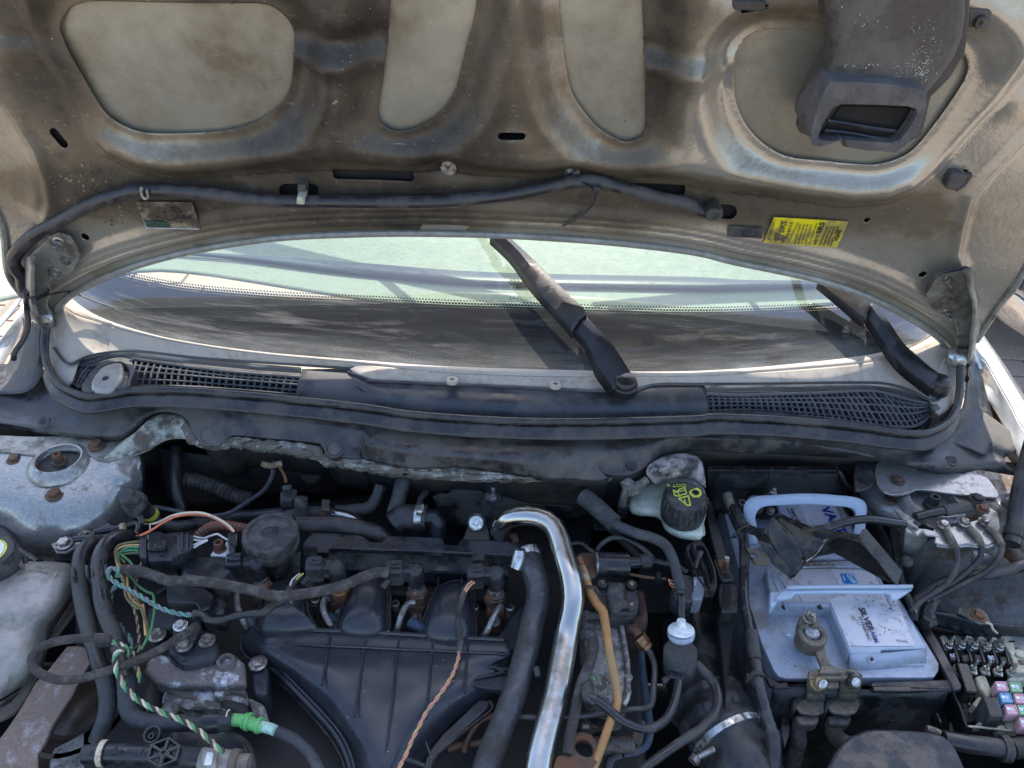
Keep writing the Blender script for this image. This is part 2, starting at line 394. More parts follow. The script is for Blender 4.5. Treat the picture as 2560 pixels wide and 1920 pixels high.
def twist(name, par, c, s, w, mats, z=860, pitch=None, label=None, cat_=None, seed=0):
    """two wires wound round each other; w = whole width in crop px"""
    pp = parse(c, s); kp = unback(pp); pts = W(c, s, z); pts = [pts[i] for i in kp]
    r = wm(c, w, pts[0])/4; r *= .8; pitch = pitch or r*12
    L = sum((pts[i+1]-pts[i]).length for i in range(len(pts)-1)); n = max(12, int(L/pitch*10))
    Q = cat(pts, n); obs = []
    for j, mt in enumerate(mats):
        a = None; acc = 0; q = []
        for i, p in enumerate(Q):
            t = (Q[min(i+1, n-1)]-Q[max(i-1, 0)]).normalized()
            if a is None: a = frame(t)[0]
            else: a = (a-t*a.dot(t)).normalized()
            if i: acc += (Q[i]-Q[i-1]).length
            th = 2*math.pi*(acc/pitch+j/len(mats))+seed; q.append(p+(a*math.cos(th)+t.cross(a)*math.sin(th))*r*.95)
        m = MB(); m.tube(q, r*1.03, n=6, step=L/n); obs.append(m.build(name, mt, par))
    return obs
def text(s, par, o, u, v, size, mat, bold=0, name='lettering', lift=.0004, ex=.00015, align='LEFT'):
    cu = bpy.data.curves.new('t', 'FONT'); cu.body = s; cu.size = size; cu.extrude = ex; cu.offset = bold; cu.align_x = align; cu.resolution_u = 3
    t = bpy.data.objects.new('t', cu); COL.objects.link(t); dg = bpy.context.evaluated_depsgraph_get(); dg.update()
    me = bpy.data.meshes.new_from_object(t.evaluated_get(dg)); bpy.data.objects.remove(t)
    u = Vector(u).normalized(); nrm = u.cross(Vector(v)).normalized(); v = nrm.cross(u)
    m = MB(); m.v = [tuple(Vector(o)+u*q.co.x+v*q.co.y+nrm*(q.co.z+lift)) for q in me.vertices]; m.f = [tuple(p.vertices) for p in me.polygons]
    return m.build(name, mat, par)
def ss(x, a, b):
    t = np.clip((x-a)/(b-a), 0, 1); return t*t*(3-2*t)
def sdf(px, py, poly, closed=True):
    """unsigned distance + inside mask (numpy)"""
    P_ = np.array(poly); d = np.full(px.shape, 1e9); ins = np.zeros(px.shape, bool); n = len(P_)
    for i in range(n if closed else n-1):
        x0, y0 = P_[i]; x1, y1 = P_[(i+1) % n]; dx, dy = x1-x0, y1-y0
        t = np.clip(((px-x0)*dx+(py-y0)*dy)/(dx*dx+dy*dy+1e-12), 0, 1)
        d = np.minimum(d, (px-x0-t*dx)**2+(py-y0-t*dy)**2)
        if closed and y0 != y1: ins ^= ((y0 > py) != (y1 > py)) & (px < (x1-x0)*(py-y0)/(y1-y0)+x0)
    return np.sqrt(d), ins
def snap(px, py, poly):
    P_ = np.array(poly); best = np.full(px.shape, 1e9); bx = px.copy(); by = py.copy(); n = len(P_)
    for i in range(n):
        x0, y0 = P_[i]; x1, y1 = P_[(i+1) % n]; dx, dy = x1-x0, y1-y0
        t = np.clip(((px-x0)*dx+(py-y0)*dy)/(dx*dx+dy*dy+1e-12), 0, 1); qx, qy = x0+t*dx, y0+t*dy
        dd = (px-qx)**2+(py-qy)**2; k = dd < best; best[k] = dd[k]; bx[k] = qx[k]; by[k] = qy[k]
    return bx, by
# ================================================================ BONNET
def H2(c, s): return [huv(p) for p in WH(c, s)]
def smooth(poly, closed=True, step=.006):
    q = cat([(x, y, 0) for x, y in poly], step=step, closed=closed); return [(v.x, v.y) for v in q]
pA = smooth(H2('ha', '385,130 430,50 520,10 620,0 1000,8 1350,15 1620,18 1720,60 1790,140 1812,250 1805,400 1780,540 1720,640 1620,720 1500,770 1350,800 1150,810 950,808 850,795 750,755 660,690 590,590 520,470 450,350 395,240 378,180'))
pB = smooth(H2('hb', '400,-420 370,-100 345,150 320,450 285,690 315,755 380,790 450,793 560,760 660,690 740,590 780,480 820,300 870,120 895,-60 930,-420 800,-520 520,-520'))
pC = smooth(H2('hb', '1385,-420 1390,-100 1402,100 1430,350 1470,550 1550,680 1640,780 1740,840 1810,862 1880,840 1925,780 1922,400 1912,100 1905,-100 1900,-420 1800,-520 1480,-520'))
pD = smooth(H2('hc', '440,300 500,220 600,175 700,168 980,175 1400,190 1700,240 1830,320 1860,400 1830,500 1700,700 1560,880 1450,960 1300,1005 1150,1000 980,980 800,960 680,920 560,830 470,700 430,560 425,420'))
crease = H2('ha', '-900,-1300 -500,-700 60,0 250,330 450,620 540,860 640,960 750,1010 900,1075 1100,1100 1500,1070 2050,1040') + H2('hb', '0,1035 505,1050 1300,1100 1650,1115 2160,1130') + H2('hc', '300,1170 500,1190 800,1230 1100,1270 1350,1260 1550,1180 1700,1050 1850,880 2050,650 2212,480 2700,-100 3200,-800')
crease = crease+[(crease[-1][0], 1.2), (crease[0][0], 1.2)]
beadL = H2('ha', '-300,100 0,540 100,680 230,900 300,1100 320,1250 280,1380')
beadR = H2('hc', '2500,520 2212,830 2000,1060 1880,1200 1820,1400 1790,1573') + H2('mc', '1800,200 1830,265')
arc = H2('ma', '320,600 330,560 400,470 540,380 700,310 900,240 1230,160 1700,90 2212,65') + H2('mb', '600,62 1100,75 1700,115 2212,175') + H2('mc', '450,240 900,335 1200,430 1450,545 1650,670 1750,770 1765,850')
arcs = smooth(arc, False, .012)
edge = H2('za', '400,760 430,700 600,450 700,320 799,170') + H2('f', '2650,520 2760,300 2860,0 2940,-300 2960,-700 1500,-1000 700,-1000 -420,-700 -400,-400 -330,-200 -250,50 -120,320 0,545') + H2('zb', '60,330 165,500 200,600 225,650')
outline = arcs + edge
def capsule(c, x0, y0, x1, y1, r, n=8):
    d = math.atan2(y1-y0, x1-x0); s = []
    for k in range(n+1): a = d-math.pi/2+math.pi*k/n; s.append('%f,%f' % (x1+r*math.cos(a), y1+r*math.sin(a)))
    for k in range(n+1): a = d+math.pi/2+math.pi*k/n; s.append('%f,%f' % (x0+r*math.cos(a), y0+r*math.sin(a)))
    return H2(c, ' '.join(s))
holes = [capsule('ha', 325, 812, 395, 893, 22), capsule('ha', 1752, 1174, 1915, 1176, 40), H2('hb', '2,1048 12,1040 498,1052 505,1062 503,1112 495,1120 300,1108 10,1103'),
         capsule('hb', 1045, 768, 1170, 768, 21), H2('hb', '1672,1122 2165,1140 2175,1150 2168,1200 2155,1207 1672,1178'), capsule('hc', 250, 1295, 405, 1305, 44),
         capsule('ha', 512, 1452, 532, 1464, 17), capsule('hc', 1244, 1357, 1258, 1357, 14), capsule('mc', 1580, 318, 1602, 308, 16), capsule('hb', 712, 1040, 716, 1040, 12), capsule('hb', 1472, 1074, 1478, 1074, 12),
         capsule('hc', 470, 0, 590, 4, 32), capsule('hc', 1825, 1066, 1850, 1062, 20)]
bnt = thing('bonnet', 'propped open silver car bonnet seen from its stained brown underside', 'car bonnet', HO)
stp = .0024
us = np.arange(-.80, .82, stp); vs_ = np.arange(-.06, .93, stp); U, Vv = np.meshgrid(us, vs_); NU, NV = len(us), len(vs_)
dO, iO = sdf(U, Vv, outline)
dps = [sdf(U, Vv, p) for p in (pA, pB, pC, pD)]; dhs = [sdf(U, Vv, p) for p in holes]
dC, iC = sdf(U, Vv, crease)
dp = np.minimum.reduce([d for d, i in dps]); inP = np.logical_or.reduce([i for d, i in dps])
h = .003+.026*ss(dp, .007, .042)*ss(np.where(iC, dC, 0), 0, .04)
h -= .007*ss(dp, .036, .065)*np.where(iC, 1, 0)*ss(np.where(iC, dC, 0), .04, .08)
for bd, amp, sg in ((beadL, .006, .006), (beadR, .006, .006), (smooth(H2('ha', '0,430 100,600 200,760 340,930'), False), .003, .006)):
    d, _ = sdf(U, Vv, bd, False); h += amp*np.exp(-(d/sg)**2)
    h += np.where(False, 0, 0)
d, _ = sdf(U, Vv, smooth(H2('ha', '-200,300 0,560 90,700 200,930 240,1100 230,1300'), False), False); h += .005*np.exp(-(d/.012)**2)
dA_, _ = sdf(U, Vv, arcs, False)
h += -.006*ss(dA_, .016, .011)+.002*np.exp(-((dA_-.02)/.0018)**2)+.0015*np.exp(-((dA_-.028)/.0016)**2)-.004*ss(dA_, .035, .05)*(~iC)
def gau(c, x, y, sx, sy):
    q = H2(c, '%g,%g' % (x, y))[0]; return np.exp(-((U-q[0])/sx)**2-((Vv-q[1])/sy)**2)
h += .010*gau('ha', 2070, 340, .045, .011)-.008*gau('ha', 2080, 205, .045, .012)+.009*gau('hb', 2120, 400, .05, .012)-.007*gau('hb', 2080, 300, .04, .012)+.006*gau('hc', 250, 330, .05, .012)
for q in ((715, 1010), (1475, 1045)):
    h -= .011*gau('hb', *q, .024, .018)
h += .004*gau('hb', 1080, 975, .06, .010)-.004*gau('hb', 1080, 880, .07, .014)
h += .007*gau('hc', 2170, 600, .03, .02)
h += .004*gau('ha', 60, 290, .03, .02)-.004*gau('ha', 60, 215, .05, .01)
h += .0010*np.sin(U*37+np.sin(Vv*23)*2)*np.sin(Vv*31+U*9)
soot = np.full(U.shape, .22)
for x, y, sx, sy, a in ((860, 150, .10, .22, .95), (1130, 160, .06, .2, .8), (1230, 300, .16, .12, .45), (1250, 440, .18, .028, .9), (1000, 475, .34, .024, .95), (420, 500, .22, .04, .9), (1600, 500, .2, .025, .8), (1640, 60, .035, .2, .6), (130, 215, .05, .07, .6), (40, 60, .06, .1, .5), (700, 20, .25, .02, .7), (2150, 560, .2, .05, .45), (1700, 500, .25, .03, .4), (640, 350, .12, .03, .4), (980, 90, .03, .2, .4), (2000, 30, .12, .02, .5), (1650, 230, .03, .09, .4)):
    q = huv(onh(x, y)); soot += a*np.exp(-((U-q[0])/sx)**2-((Vv-q[1])/sy)**2)
q = huv(onh(1900, 400)); soot -= .22*np.exp(-((U-q[0])/.25)**2-((Vv-q[1])/.13)**2)
soot = np.clip(soot, 0, 1)
inH = np.logical_or.reduce([i for d, i in dhs])
good = iO & ~inP & ~inH
cell = good[:-1, :-1] | good[1:, :-1] | good[:-1, 1:] | good[1:, 1:]
px_, py_ = U.copy(), Vv.copy()
for poly, msk in [(outline, ~iO)]+[(p, i) for p, (d, i) in zip((pA, pB, pC, pD), dps)]+[(p, i) for p, (d, i) in zip(holes, dhs)]:
    need = np.zeros_like(good); need[:-1, :-1] |= cell; need[1:, :-1] |= cell; need[:-1, 1:] |= cell; need[1:, 1:] |= cell
    k = msk & need
    if k.any(): px_[k], py_[k] = snap(U[k], Vv[k], poly)
used = np.zeros_like(good); used[:-1, :-1] |= cell; used[1:, :-1] |= cell; used[:-1, 1:] |= cell; used[1:, 1:] |= cell
idx = np.full(U.shape, -1); idx[used] = np.arange(used.sum())
cv = [np.array(HO)[None]*0 + px_[used][:, None]*np.array(HU)+py_[used][:, None]*np.array(HV)+h[used][:, None]*np.array(HN)][0]
jj, ii = np.nonzero(cell)
fc = np.stack([idx[jj, ii], idx[jj, ii+1], idx[jj+1, ii+1], idx[jj+1, ii]], 1)
def gridmesh(name, cv, fc, mat, par, attr=None, solid=0):
    me = bpy.data.meshes.new(name); me.vertices.add(len(cv)); me.vertices.foreach_set('co', cv.astype(np.float32).ravel())
    me.loops.add(len(fc)*4); me.loops.foreach_set('vertex_index', fc.astype(np.int32).ravel())
    me.polygons.add(len(fc)); me.polygons.foreach_set('loop_start', np.arange(0, len(fc)*4, 4, dtype=np.int32)); me.update(calc_edges=True); me.validate()
    me.shade_smooth(); me.materials.append(MATS[mat])
    if attr is not None:
        at = me.attributes.new('soot', 'FLOAT', 'POINT'); at.data.foreach_set('value', attr.astype(np.float32))
    ob = bpy.data.objects.new(name, me); COL.objects.link(ob); ob.parent = par; ob['w'] = list(par['w'])
    if solid: md = ob.modifiers.new('solid', 'SOLIDIFY'); md.thickness = abs(solid); md.offset = -1 if solid > 0 else 1
    return ob
# bonnet underside paint: silver with brown soot where the attribute says, scratches and white spray specks
def hoodmat(name, base, brown, dark, attr=True, rough=.42, metal=.35, amp=1.0, bump=.2):
    m = bpy.data.materials.new(name); m.use_nodes = True; nt = m.node_tree; L = nt.links.new; b = nt.nodes['Principled BSDF']; MATS[name] = m
    tc = nn(nt, 'ShaderNodeTexCoord')
    def noi(s, det=6, r=.6, sc=(1, 1, 1)):
        mp = nn(nt, 'ShaderNodeMapping'); mp.inputs['Scale'].default_value = sc; L(tc.outputs['Object'], mp.inputs[0])
        n = nn(nt, 'ShaderNodeTexNoise'); n.inputs['Scale'].default_value = s; n.inputs['Detail'].default_value = det; n.inputs['Roughness'].default_value = r; L(mp.outputs[0], n.inputs['Vector']); return n.outputs[0]
    def ma(op, a, b_=None):
        n = nn(nt, 'ShaderNodeMath', operation=op)
        for i, q in ((0, a), (1, b_)):
            if q is None: continue
            if isinstance(q, (int, float)): n.inputs[i].default_value = q
            else: L(q, n.inputs[i])
        return n.outputs[0]
    def mr(v, a, b_, c=0, e=1):
        n = nn(nt, 'ShaderNodeMapRange'); L(v, n.inputs[0])
        for i, q in enumerate((a, b_, c, e)): n.inputs[i+1].default_value = q
        return n.outputs[0]
    def mix(f, a, b_):
        n = nn(nt, 'ShaderNodeMix', data_type='RGBA'); L(f, n.inputs[0])
        for i, q in ((6, a), (7, b_)):
            if isinstance(q, tuple): n.inputs[i].default_value = (*q, 1)
            else: L(q, n.inputs[i])
        return n.outputs[2]
    if attr: at = nn(nt, 'ShaderNodeAttribute', attribute_name='soot').outputs['Fac']
    else: at = nn(nt, 'ShaderNodeValue').outputs[0]; at.default_value = .28
    s = ma('ADD', at, ma('MULTIPLY', ma('SUBTRACT', noi(7, 8, .6), .5), amp))
    s = ma('ADD', s, ma('MULTIPLY', ma('SUBTRACT', noi(60, 8, .75), .5), .5))
    c = mix(mr(s, .15, .62), base, brown); c = mix(mr(s, .5, 1.15), c, dark)
    # rub marks
    sc2 = mr(noi(55, 4, .7, (1, 7, 7)), .62, .72, 0, .3); c = mix(sc2, c, tuple(min(1, q*1.25) for q in base))
    # speckle of dried spray
    vo = nn(nt, 'ShaderNodeTexVoronoi'); vo.inputs['Scale'].default_value = 150; L(tc.outputs['Object'], vo.inputs['Vector'])
    se = nn(nt, 'ShaderNodeSeparateColor'); L(vo.outputs['Color'], se.inputs[0])
    sp = ma('MULTIPLY', mr(vo.outputs['Distance'], .12, .08), ma('GREATER_THAN', ma('ADD', se.outputs[0], ma('MULTIPLY', ma('SUBTRACT', noi(10, 2), .5), 1.0)), .93))
    c = mix(ma('MULTIPLY', sp, .6), c, (.55, .5, .42))
    vo2 = nn(nt, 'ShaderNodeTexVoronoi'); vo2.inputs['Scale'].default_value = 60; L(tc.outputs['Object'], vo2.inputs['Vector'])
    se2 = nn(nt, 'ShaderNodeSeparateColor'); L(vo2.outputs['Color'], se2.inputs[0])
    sp2 = ma('MULTIPLY', mr(vo2.outputs['Distance'], .07, .05), ma('GREATER_THAN', se2.outputs[1], .9)); c = mix(ma('MULTIPLY', sp2, .7), c, (.05, .04, .03))
    L(c, b.inputs['Base Color']); L(mr(s, .1, .9, rough-.08, rough+.16), b.inputs['Roughness']); L(mr(s, .2, .9, metal, metal*.4), b.inputs['Metallic'])
    bu = nn(nt, 'ShaderNodeBump'); bu.inputs['Strength'].default_value = bump; bu.inputs['Distance'].default_value = .002; L(noi(170, 4, .6), bu.inputs['Height']); L(bu.outputs[0], b.inputs['Normal'])
    return m
hoodmat('bonnet_paint', (.40, .375, .32), (.185, .15, .10), (.034, .028, .022), rough=.30, metal=.5)
hoodmat('bonnet_skin_paint', (.30, .295, .245), (.17, .145, .10), (.06, .05, .035), attr=False, rough=.34, metal=.35, amp=2.0, bump=.06)
gridmesh('inner_frame', cv, fc, 'bonnet_paint', bnt, soot[used], solid=.0012)
# outer skin seen through the pockets and slots
g2 = .006; us2 = np.arange(-.82, .84, g2); vs2 = np.arange(-.06, .94, g2); U2, V2 = np.meshgrid(us2, vs2)
d2, i2 = sdf(U2, V2, outline); _, c2 = sdf(U2, V2, crease); dc2, _ = sdf(U2, V2, crease)
dpp = np.minimum.reduce([np.where(sdf(U2, V2, p)[1], 0, sdf(U2, V2, p)[0]) for p in (pA, pB, pC, pD)])
hs = -.0035-.032*ss(dpp, .008, .035)*ss(d2, .02, .06)
hs = np.where(i2, hs, -.004)
ce = (i2[:-1, :-1] | i2[1:, :-1] | i2[:-1, 1:] | i2[1:, 1:]); pu, pv = U2.copy(), V2.copy(); k = ~i2; pu[k], pv[k] = snap(U2[k], V2[k], outline)
us_ = np.zeros_like(i2); us_[:-1, :-1] |= ce; us_[1:, :-1] |= ce; us_[:-1, 1:] |= ce; us_[1:, 1:] |= ce
id2 = np.full(U2.shape, -1); id2[us_] = np.arange(us_.sum()); j2, k2 = np.nonzero(ce)
cv2 = pu[us_][:, None]*np.array(HU)+pv[us_][:, None]*np.array(HV)+hs[us_][:, None]*np.array(HN)
gridmesh('outer_skin', cv2, np.stack([id2[j2, k2], id2[j2, k2+1], id2[j2+1, k2+1], id2[j2+1, k2]], 1), 'bonnet_skin_paint', bnt, solid=.002)
for q_ in holes:  # near-black plates added behind the slots to stand for their shade
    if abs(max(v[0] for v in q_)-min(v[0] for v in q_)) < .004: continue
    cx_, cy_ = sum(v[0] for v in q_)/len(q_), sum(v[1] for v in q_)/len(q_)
    m = MB(); m.slab([HO+HU*(cx_+(v[0]-cx_)*1.25+.012*(1 if v[0] > cx_ else -1))+HV*(cy_+(v[1]-cy_)*1.3+.012*(1 if v[1] > cy_ else -1))-HN*.010 for v in q_], -HN*.002); m.build('slot_shade_plate', 'dark_void', bnt)
# folded hem along both long sides
for side, s_ in (('L', "f: -250,50 -120,320 0,545 zb: 60,330 165,500"), ('R', "za: 425,715 600,452 700,322 799,172 f: 2650,520 2760,300")):
    m = MB(); m.tube(WH('f', s_, -1), .005, n=8); m.build('folded_edge', 'hinge_paint', bnt)
m = MB(); m.tube([HO+HU*a+HV*b+HN*-.001 for a, b in arcs[2:-2]], .0045, n=8); m.build('rear_lip', 'lip_paint', bnt)
# boss washers
for x, y, c in ((715, 1040, 'hb'), (1475, 1074, 'hb')):
    p = WH(c, '%g,%g' % (x, y), 4)[0]; m = MB(); r = wm('hb', 50, p)
    m.lathe(p-HN*.004, HN, [(r*.35, .002), (r*.95, .002), (r, 0.0), (r, -.002), (r*.35, -.002), (r*.35, .002)], 24); m.build('boss_washer', 'zinc', bnt)
def hslab(c, s, t, h=4, vec=None):
    m = MB(); m.slab(WH(c, s, h), vec if vec is not None else -HN*t/1000); return m
# stickers (printed, flat)
def stuv(c, s): P_ = WH(c, s, 2); return P_
def hoff(c, s, h, t=.0006): m = MB(); m.slab(WH(c, s, h), -HN*t); return m
ysk = hoff('hc', '676,1335 1135,1362 1062,1522 610,1492', 4.2); yo = ysk.build('warning_sticker', 'sticker_yellow', bnt, label='yellow airbag warning sticker with black print')
# text runs up the photo (rotated 90 degrees): reading direction goes up the sheet
def htext(s, c, x, y, x2, y2, size, mat, h=5.4, bold=0, fit=True):
    p, q = WH(c, '%g,%g %g,%g' % (x, y, x2, y2), h); u = (q-p); L_ = u.length; un = u.normalized(); v = HN.cross(un)
    sz = wm(c, size, p); ob = text(s, yo, p, un, v, sz*1.35, mat, bold, lift=0)
    if fit:
        co = np.array([v_.co for v_ in ob.data.vertices])+np.array(ob['w']); a = (co-np.array(p)) @ np.array(un); k = L_/max(a.max(), 1e-6)
        co = co+np.outer(a*(k-1), np.array(un))-np.array(ob['w']); ob.data.vertices.foreach_set('co', co.astype(np.float32).ravel())
    return ob
htext('ATTENTION !', 'hc', 655, 1478, 686, 1355, 22, 'ink_brown'); htext('SRS', 'hc', 735, 1432, 758, 1358, 34, 'ink_brown', bold=.0002)
htext('VEHICLE', 'hc', 762, 1470, 792, 1365, 18, 'ink_brown', bold=.0001)
for i, (t, x) in enumerate((('BEFORE WORK ON STEERING', 805), ('COLUMN READ WARNINGS', 828), ('IN THE SECTION ON', 850), ('SEE SRS SERVICE MANUAL', 873))): htext(t, 'hc', x, 1500, x+38, 1378, 10, 'ink_brown')
htext('VEHICULE', 'hc', 935, 1505, 952, 1442, 17, 'ink_black'); htext('SRS', 'hc', 962, 1437, 990, 1366, 32, 'ink_black', bold=.0002)
for i, (t, x) in enumerate((('AVANT DEPOSE DE COLONNE', 963), ('DE DIRECTION IL FAUT QU', 985), ('QU\'ELLE SOIT VERROUILLEE', 1007), ('REF. MANUEL ATELIER SRS', 1029))): htext(t, 'hc', x, 1508, x+46, 1392, 10, 'ink_black')
htext('VOLVO', 'hc', 1068, 1480, 1094, 1412, 24, 'ink_black', bold=.0002)
for a, b in (((695, 1480), (725, 1350)), ((765, 1490), (825, 1368)), ((893, 1503), (940, 1372))):
    p, q = WH('hc', '%g,%g %g,%g' % (*a, *b), 5.2); m = MB(); m.tube([p, q], .0004, n=5); m.build('printed_line', 'ink_brown', yo)
p = WH('hc', '700,1452', 5)[0]; m = MB(); r = wm('hc', 20, p)/2*1.1; m.lathe(p, HN, [(0, .0006), (r, .0006), (r, 0)], 20)
p = WH('hc', '712,1418', 5)[0]
for a, b in (((690, 1475), (740, 1468)), ((700, 1440), (745, 1462)), ((745, 1462), (728, 1490)), ((690, 1430), (684, 1478))): m.tube(WH('hc', '%g,%g %g,%g' % (*a, *b), 5.2), .0014, n=5)
m.build('airbag_symbol', 'ink_brown', yo)
bk = hoff('hc', '400,1388 612,1400 600,1468 385,1450', 4.2).build('dark_sticker', 'sticker_dark', bnt, label='small black approval sticker beside the yellow one')
yo_, yo = yo, bk
htext('VOLVO', 'hc', 398, 1458, 468, 1464, 12, 'faint_print'); htext('30795006', 'hc', 520, 1461, 572, 1464, 7, 'faint_print'); htext('(E5)', 'hc', 408, 1432, 470, 1436, 26, 'faint_print'); htext('L_5', 'hc', 495, 1438, 545, 1442, 22, 'faint_print')
yo = yo_
tn = hoff('ha', '832,1240 1180,1242 1232,1408 905,1404', 4.2).build('layout_sticker', 'sticker_tan', bnt, label='worn tan vacuum diagram sticker with dark print')
hoff('ha', '890,1355 1030,1366 1050,1402 908,1402', 5.1, .0004).build('green_panel', 'sticker_green', tn)
for s_ in ('1010,1300 1020,1340 1050,1355 1080,1340 1095,1310 1060,1290 1090,1280 1130,1330', '925,1355 1000,1358', '960,1330 975,1332', '1100,1340 1160,1345'):
    m = MB(); m.tube(WH('ha', s_, 5.2), .0006, n=5); m.build('printed_line', 'ink_black', tn)
m = MB()
for q in ('1130,1330', '1160,1335', '1060,1280'): m.lathe(WH('ha', q, 5)[0], HN, [(.0015, .0005), (.0024, .0005), (.0024, 0), (.0015, 0)], 12)
m.build('printed_symbol', 'ink_black', tn)
for s_ in ('870,1330 902,1398 1225,1404 1224,1411 898,1406',): hoff('ha', s_, 5.2, .0006).build('peeling_edge', 'label_grey', tn)
# rubber stops and clips
c_i = 0
for c, s_, dh in (('hc', '430,8 625,8 630,60 612,73 440,66 425,50', 14), ('hc', '1770,1066 1800,1062 1858,1072 1870,1085 1845,1130 1795,1178 1730,1165 1722,1140', 14)):
    m = hslab(c, s_, 12, 34 if c_i == 0 else 12); c_i += 1; o = m.build('rubber_buffer', 'black_rubber', bnt, bevel=.003)
m = hslab('hc', '1835,1070 1898,1070 1898,1085 1850,1150 1800,1182 1790,1178', 6, 9); m.build('clip_edge', 'black_plastic', bnt, bevel=.002)
# air duct on the underside
duct = thing('air_duct', 'black plastic air duct with a torn foam mouth under the bonnet', 'air duct', WH('hc', '1350,400', 30)[0])
body = MB(); ol = WH('hc', '985,-560 985,-60 1010,100 1050,300 1055,370 1010,440 960,530 910,640 860,740 850,800 890,830 1000,850 1500,870 1560,800 1620,590 1700,500 1800,360 1850,230 1868,100 1870,-60 1880,-560', 74); body.slab(ol, -HN*.045); body.build('housing', 'duct_plastic', duct, bevel=.008)
fl = MB(); fl.slab(WH('hc', '965,-560 965,-60 990,120 1018,300 1010,380 960,450 890,570 830,700 815,770 830,815 880,835 1000,860 1500,880 1590,830 1640,600 1760,480 1850,330 1876,150 1885,-60 1895,-560', 42), -HN*.006); fl.build('mounting_flange', 'duct_plastic', duct, bevel=.0015)
m = MB(); m.tube(WH('hc', '985,-60 1010,100 1045,300 1048,372 1004,440 955,530 905,640 855,740 845,800', 58), .0025, n=8); m.build('rib', 'duct_plastic', duct)
# foam mouth: thick collar with a real opening
outer = '1020,500 1200,505 1400,520 1560,545 1612,570 1612,660 1560,820 1480,900 1420,940 1360,935 1340,930 1240,925 1100,900 1090,850 1060,870 960,905 915,890 895,840 930,700 970,590'
inner = '1075,645 1100,640 1300,645 1500,655 1552,672 1556,700 1500,800 1450,860 1400,880 1150,862 1000,868 960,865 948,840 975,760 1030,670'
m = MB(); m.slab(WH('hc', outer, 92), -HN*.030, holes=[WH('hc', inner, 92)]); m.build('foam_seal', 'seal_foam', duct, bevel=.0035)
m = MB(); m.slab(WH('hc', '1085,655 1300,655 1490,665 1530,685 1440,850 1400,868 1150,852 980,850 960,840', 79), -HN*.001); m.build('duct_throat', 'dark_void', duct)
for s_ in ('1000,740 1150,765 1300,790 1420,805', '985,800 1150,820 1280,845 1400,862', '1560,680 1500,780 1440,840', '1530,672 1470,775 1420,830'): m = MB(); m.tube(WH('hc', s_, 84), .0018, n=6); m.build('throat_rib', 'black_plastic', duct)
m = MB(); m.slab(WH('hc', '1102,858 1118,862 1122,905 1104,900', 93), -HN*.002); m.build('tear', 'ink_black', duct)
m = hslab('hc', '1872,55 2005,62 2016,80 2005,165 1990,178 1872,168', 8, 30); tab = m.build('mounting_tab', 'duct_plastic', duct, bevel=.002)
p = WH('hc', '1938,130', 30)[0]; m = MB(); r = wm('hc', 40, p); m.lathe(p, HN, [(r, 0), (r, .002), (r*.8, .004), (0, .0045)], 24); m.build('screw_head', 'duct_plastic', tab)
m = MB(); m.box(p+HN*.0048, r*.7, r*.16, .0012, HU, HV); m.box(p+HN*.0048, r*.16, r*.7, .0014, HU, HV); m.build('cross_slot', 'ink_black', tab)
# chalky scuffs on the duct, rough worn patches that stand a hair proud
random.seed(4); m = MB()
for cx_, cy_, sx_, sy_, n_ in ((1600, 380, 30, 60, 80), (1480, 420, 60, 25, 70), (1250, 400, 60, 10, 22), (1570, 470, 25, 18, 26), (1560, 160, 70, 20, 24), (1240, 120, 60, 30, 14), (1650, 270, 30, 30, 14), (1090, 20, 15, 30, 7)):
    for _ in range(n_):
        x, y = random.gauss(cx_, sx_), random.gauss(cy_, sy_); l = random.uniform(2, 13); a = random.gauss(.6, .7)
        P_ = WH('hc', '%f,%f %f,%f %f,%f' % (x, y, x+l*math.cos(a), y+l*math.sin(a), x+l*.4, y+random.uniform(1, 5)), 74.35); m.slab(P_, -HN*.0005)
m.build('scuff', 'smear_white', duct, kind='stuff')
# paint and mud splashes on the bonnet frame
m = MB(); random.seed(8)
for cx_, cy_, sx_, sy_, n_, r_ in ((540, 1160, 60, 60, 46, 11), (700, 1320, 60, 40, 26, 8), (430, 1110, 60, 40, 16, 6), (1050, 1100, 300, 25, 20, 5), (2085, 550, 8, 8, 4, 12), (230, 560, 30, 60, 14, 6)):
    for _ in range(n_):
        x, y = random.gauss(cx_, sx_), random.gauss(cy_, sy_); r = r_*random.uniform(.3, 1.4)
        P_ = WH('ha', ' '.join('%f,%f' % (x+r*math.cos(k*1.047)*random.uniform(.6, 1.2), y+r*.8*math.sin(k*1.047)*random.uniform(.6, 1.2)) for k in range(6)), 0)
        uv_ = huv(P_[0]); gi = min(max(int((uv_[0]-us[0])/stp), 0), NU-1); gj = min(max(int((uv_[1]-vs_[0])/stp), 0), NV-1)
        hh_ = h[gj, gi]+.0007; m.slab([q+HN*hh_ for q in P_], -HN*.0005)
m.build('mud_splash', 'sticker_tan', bnt, kind='stuff')
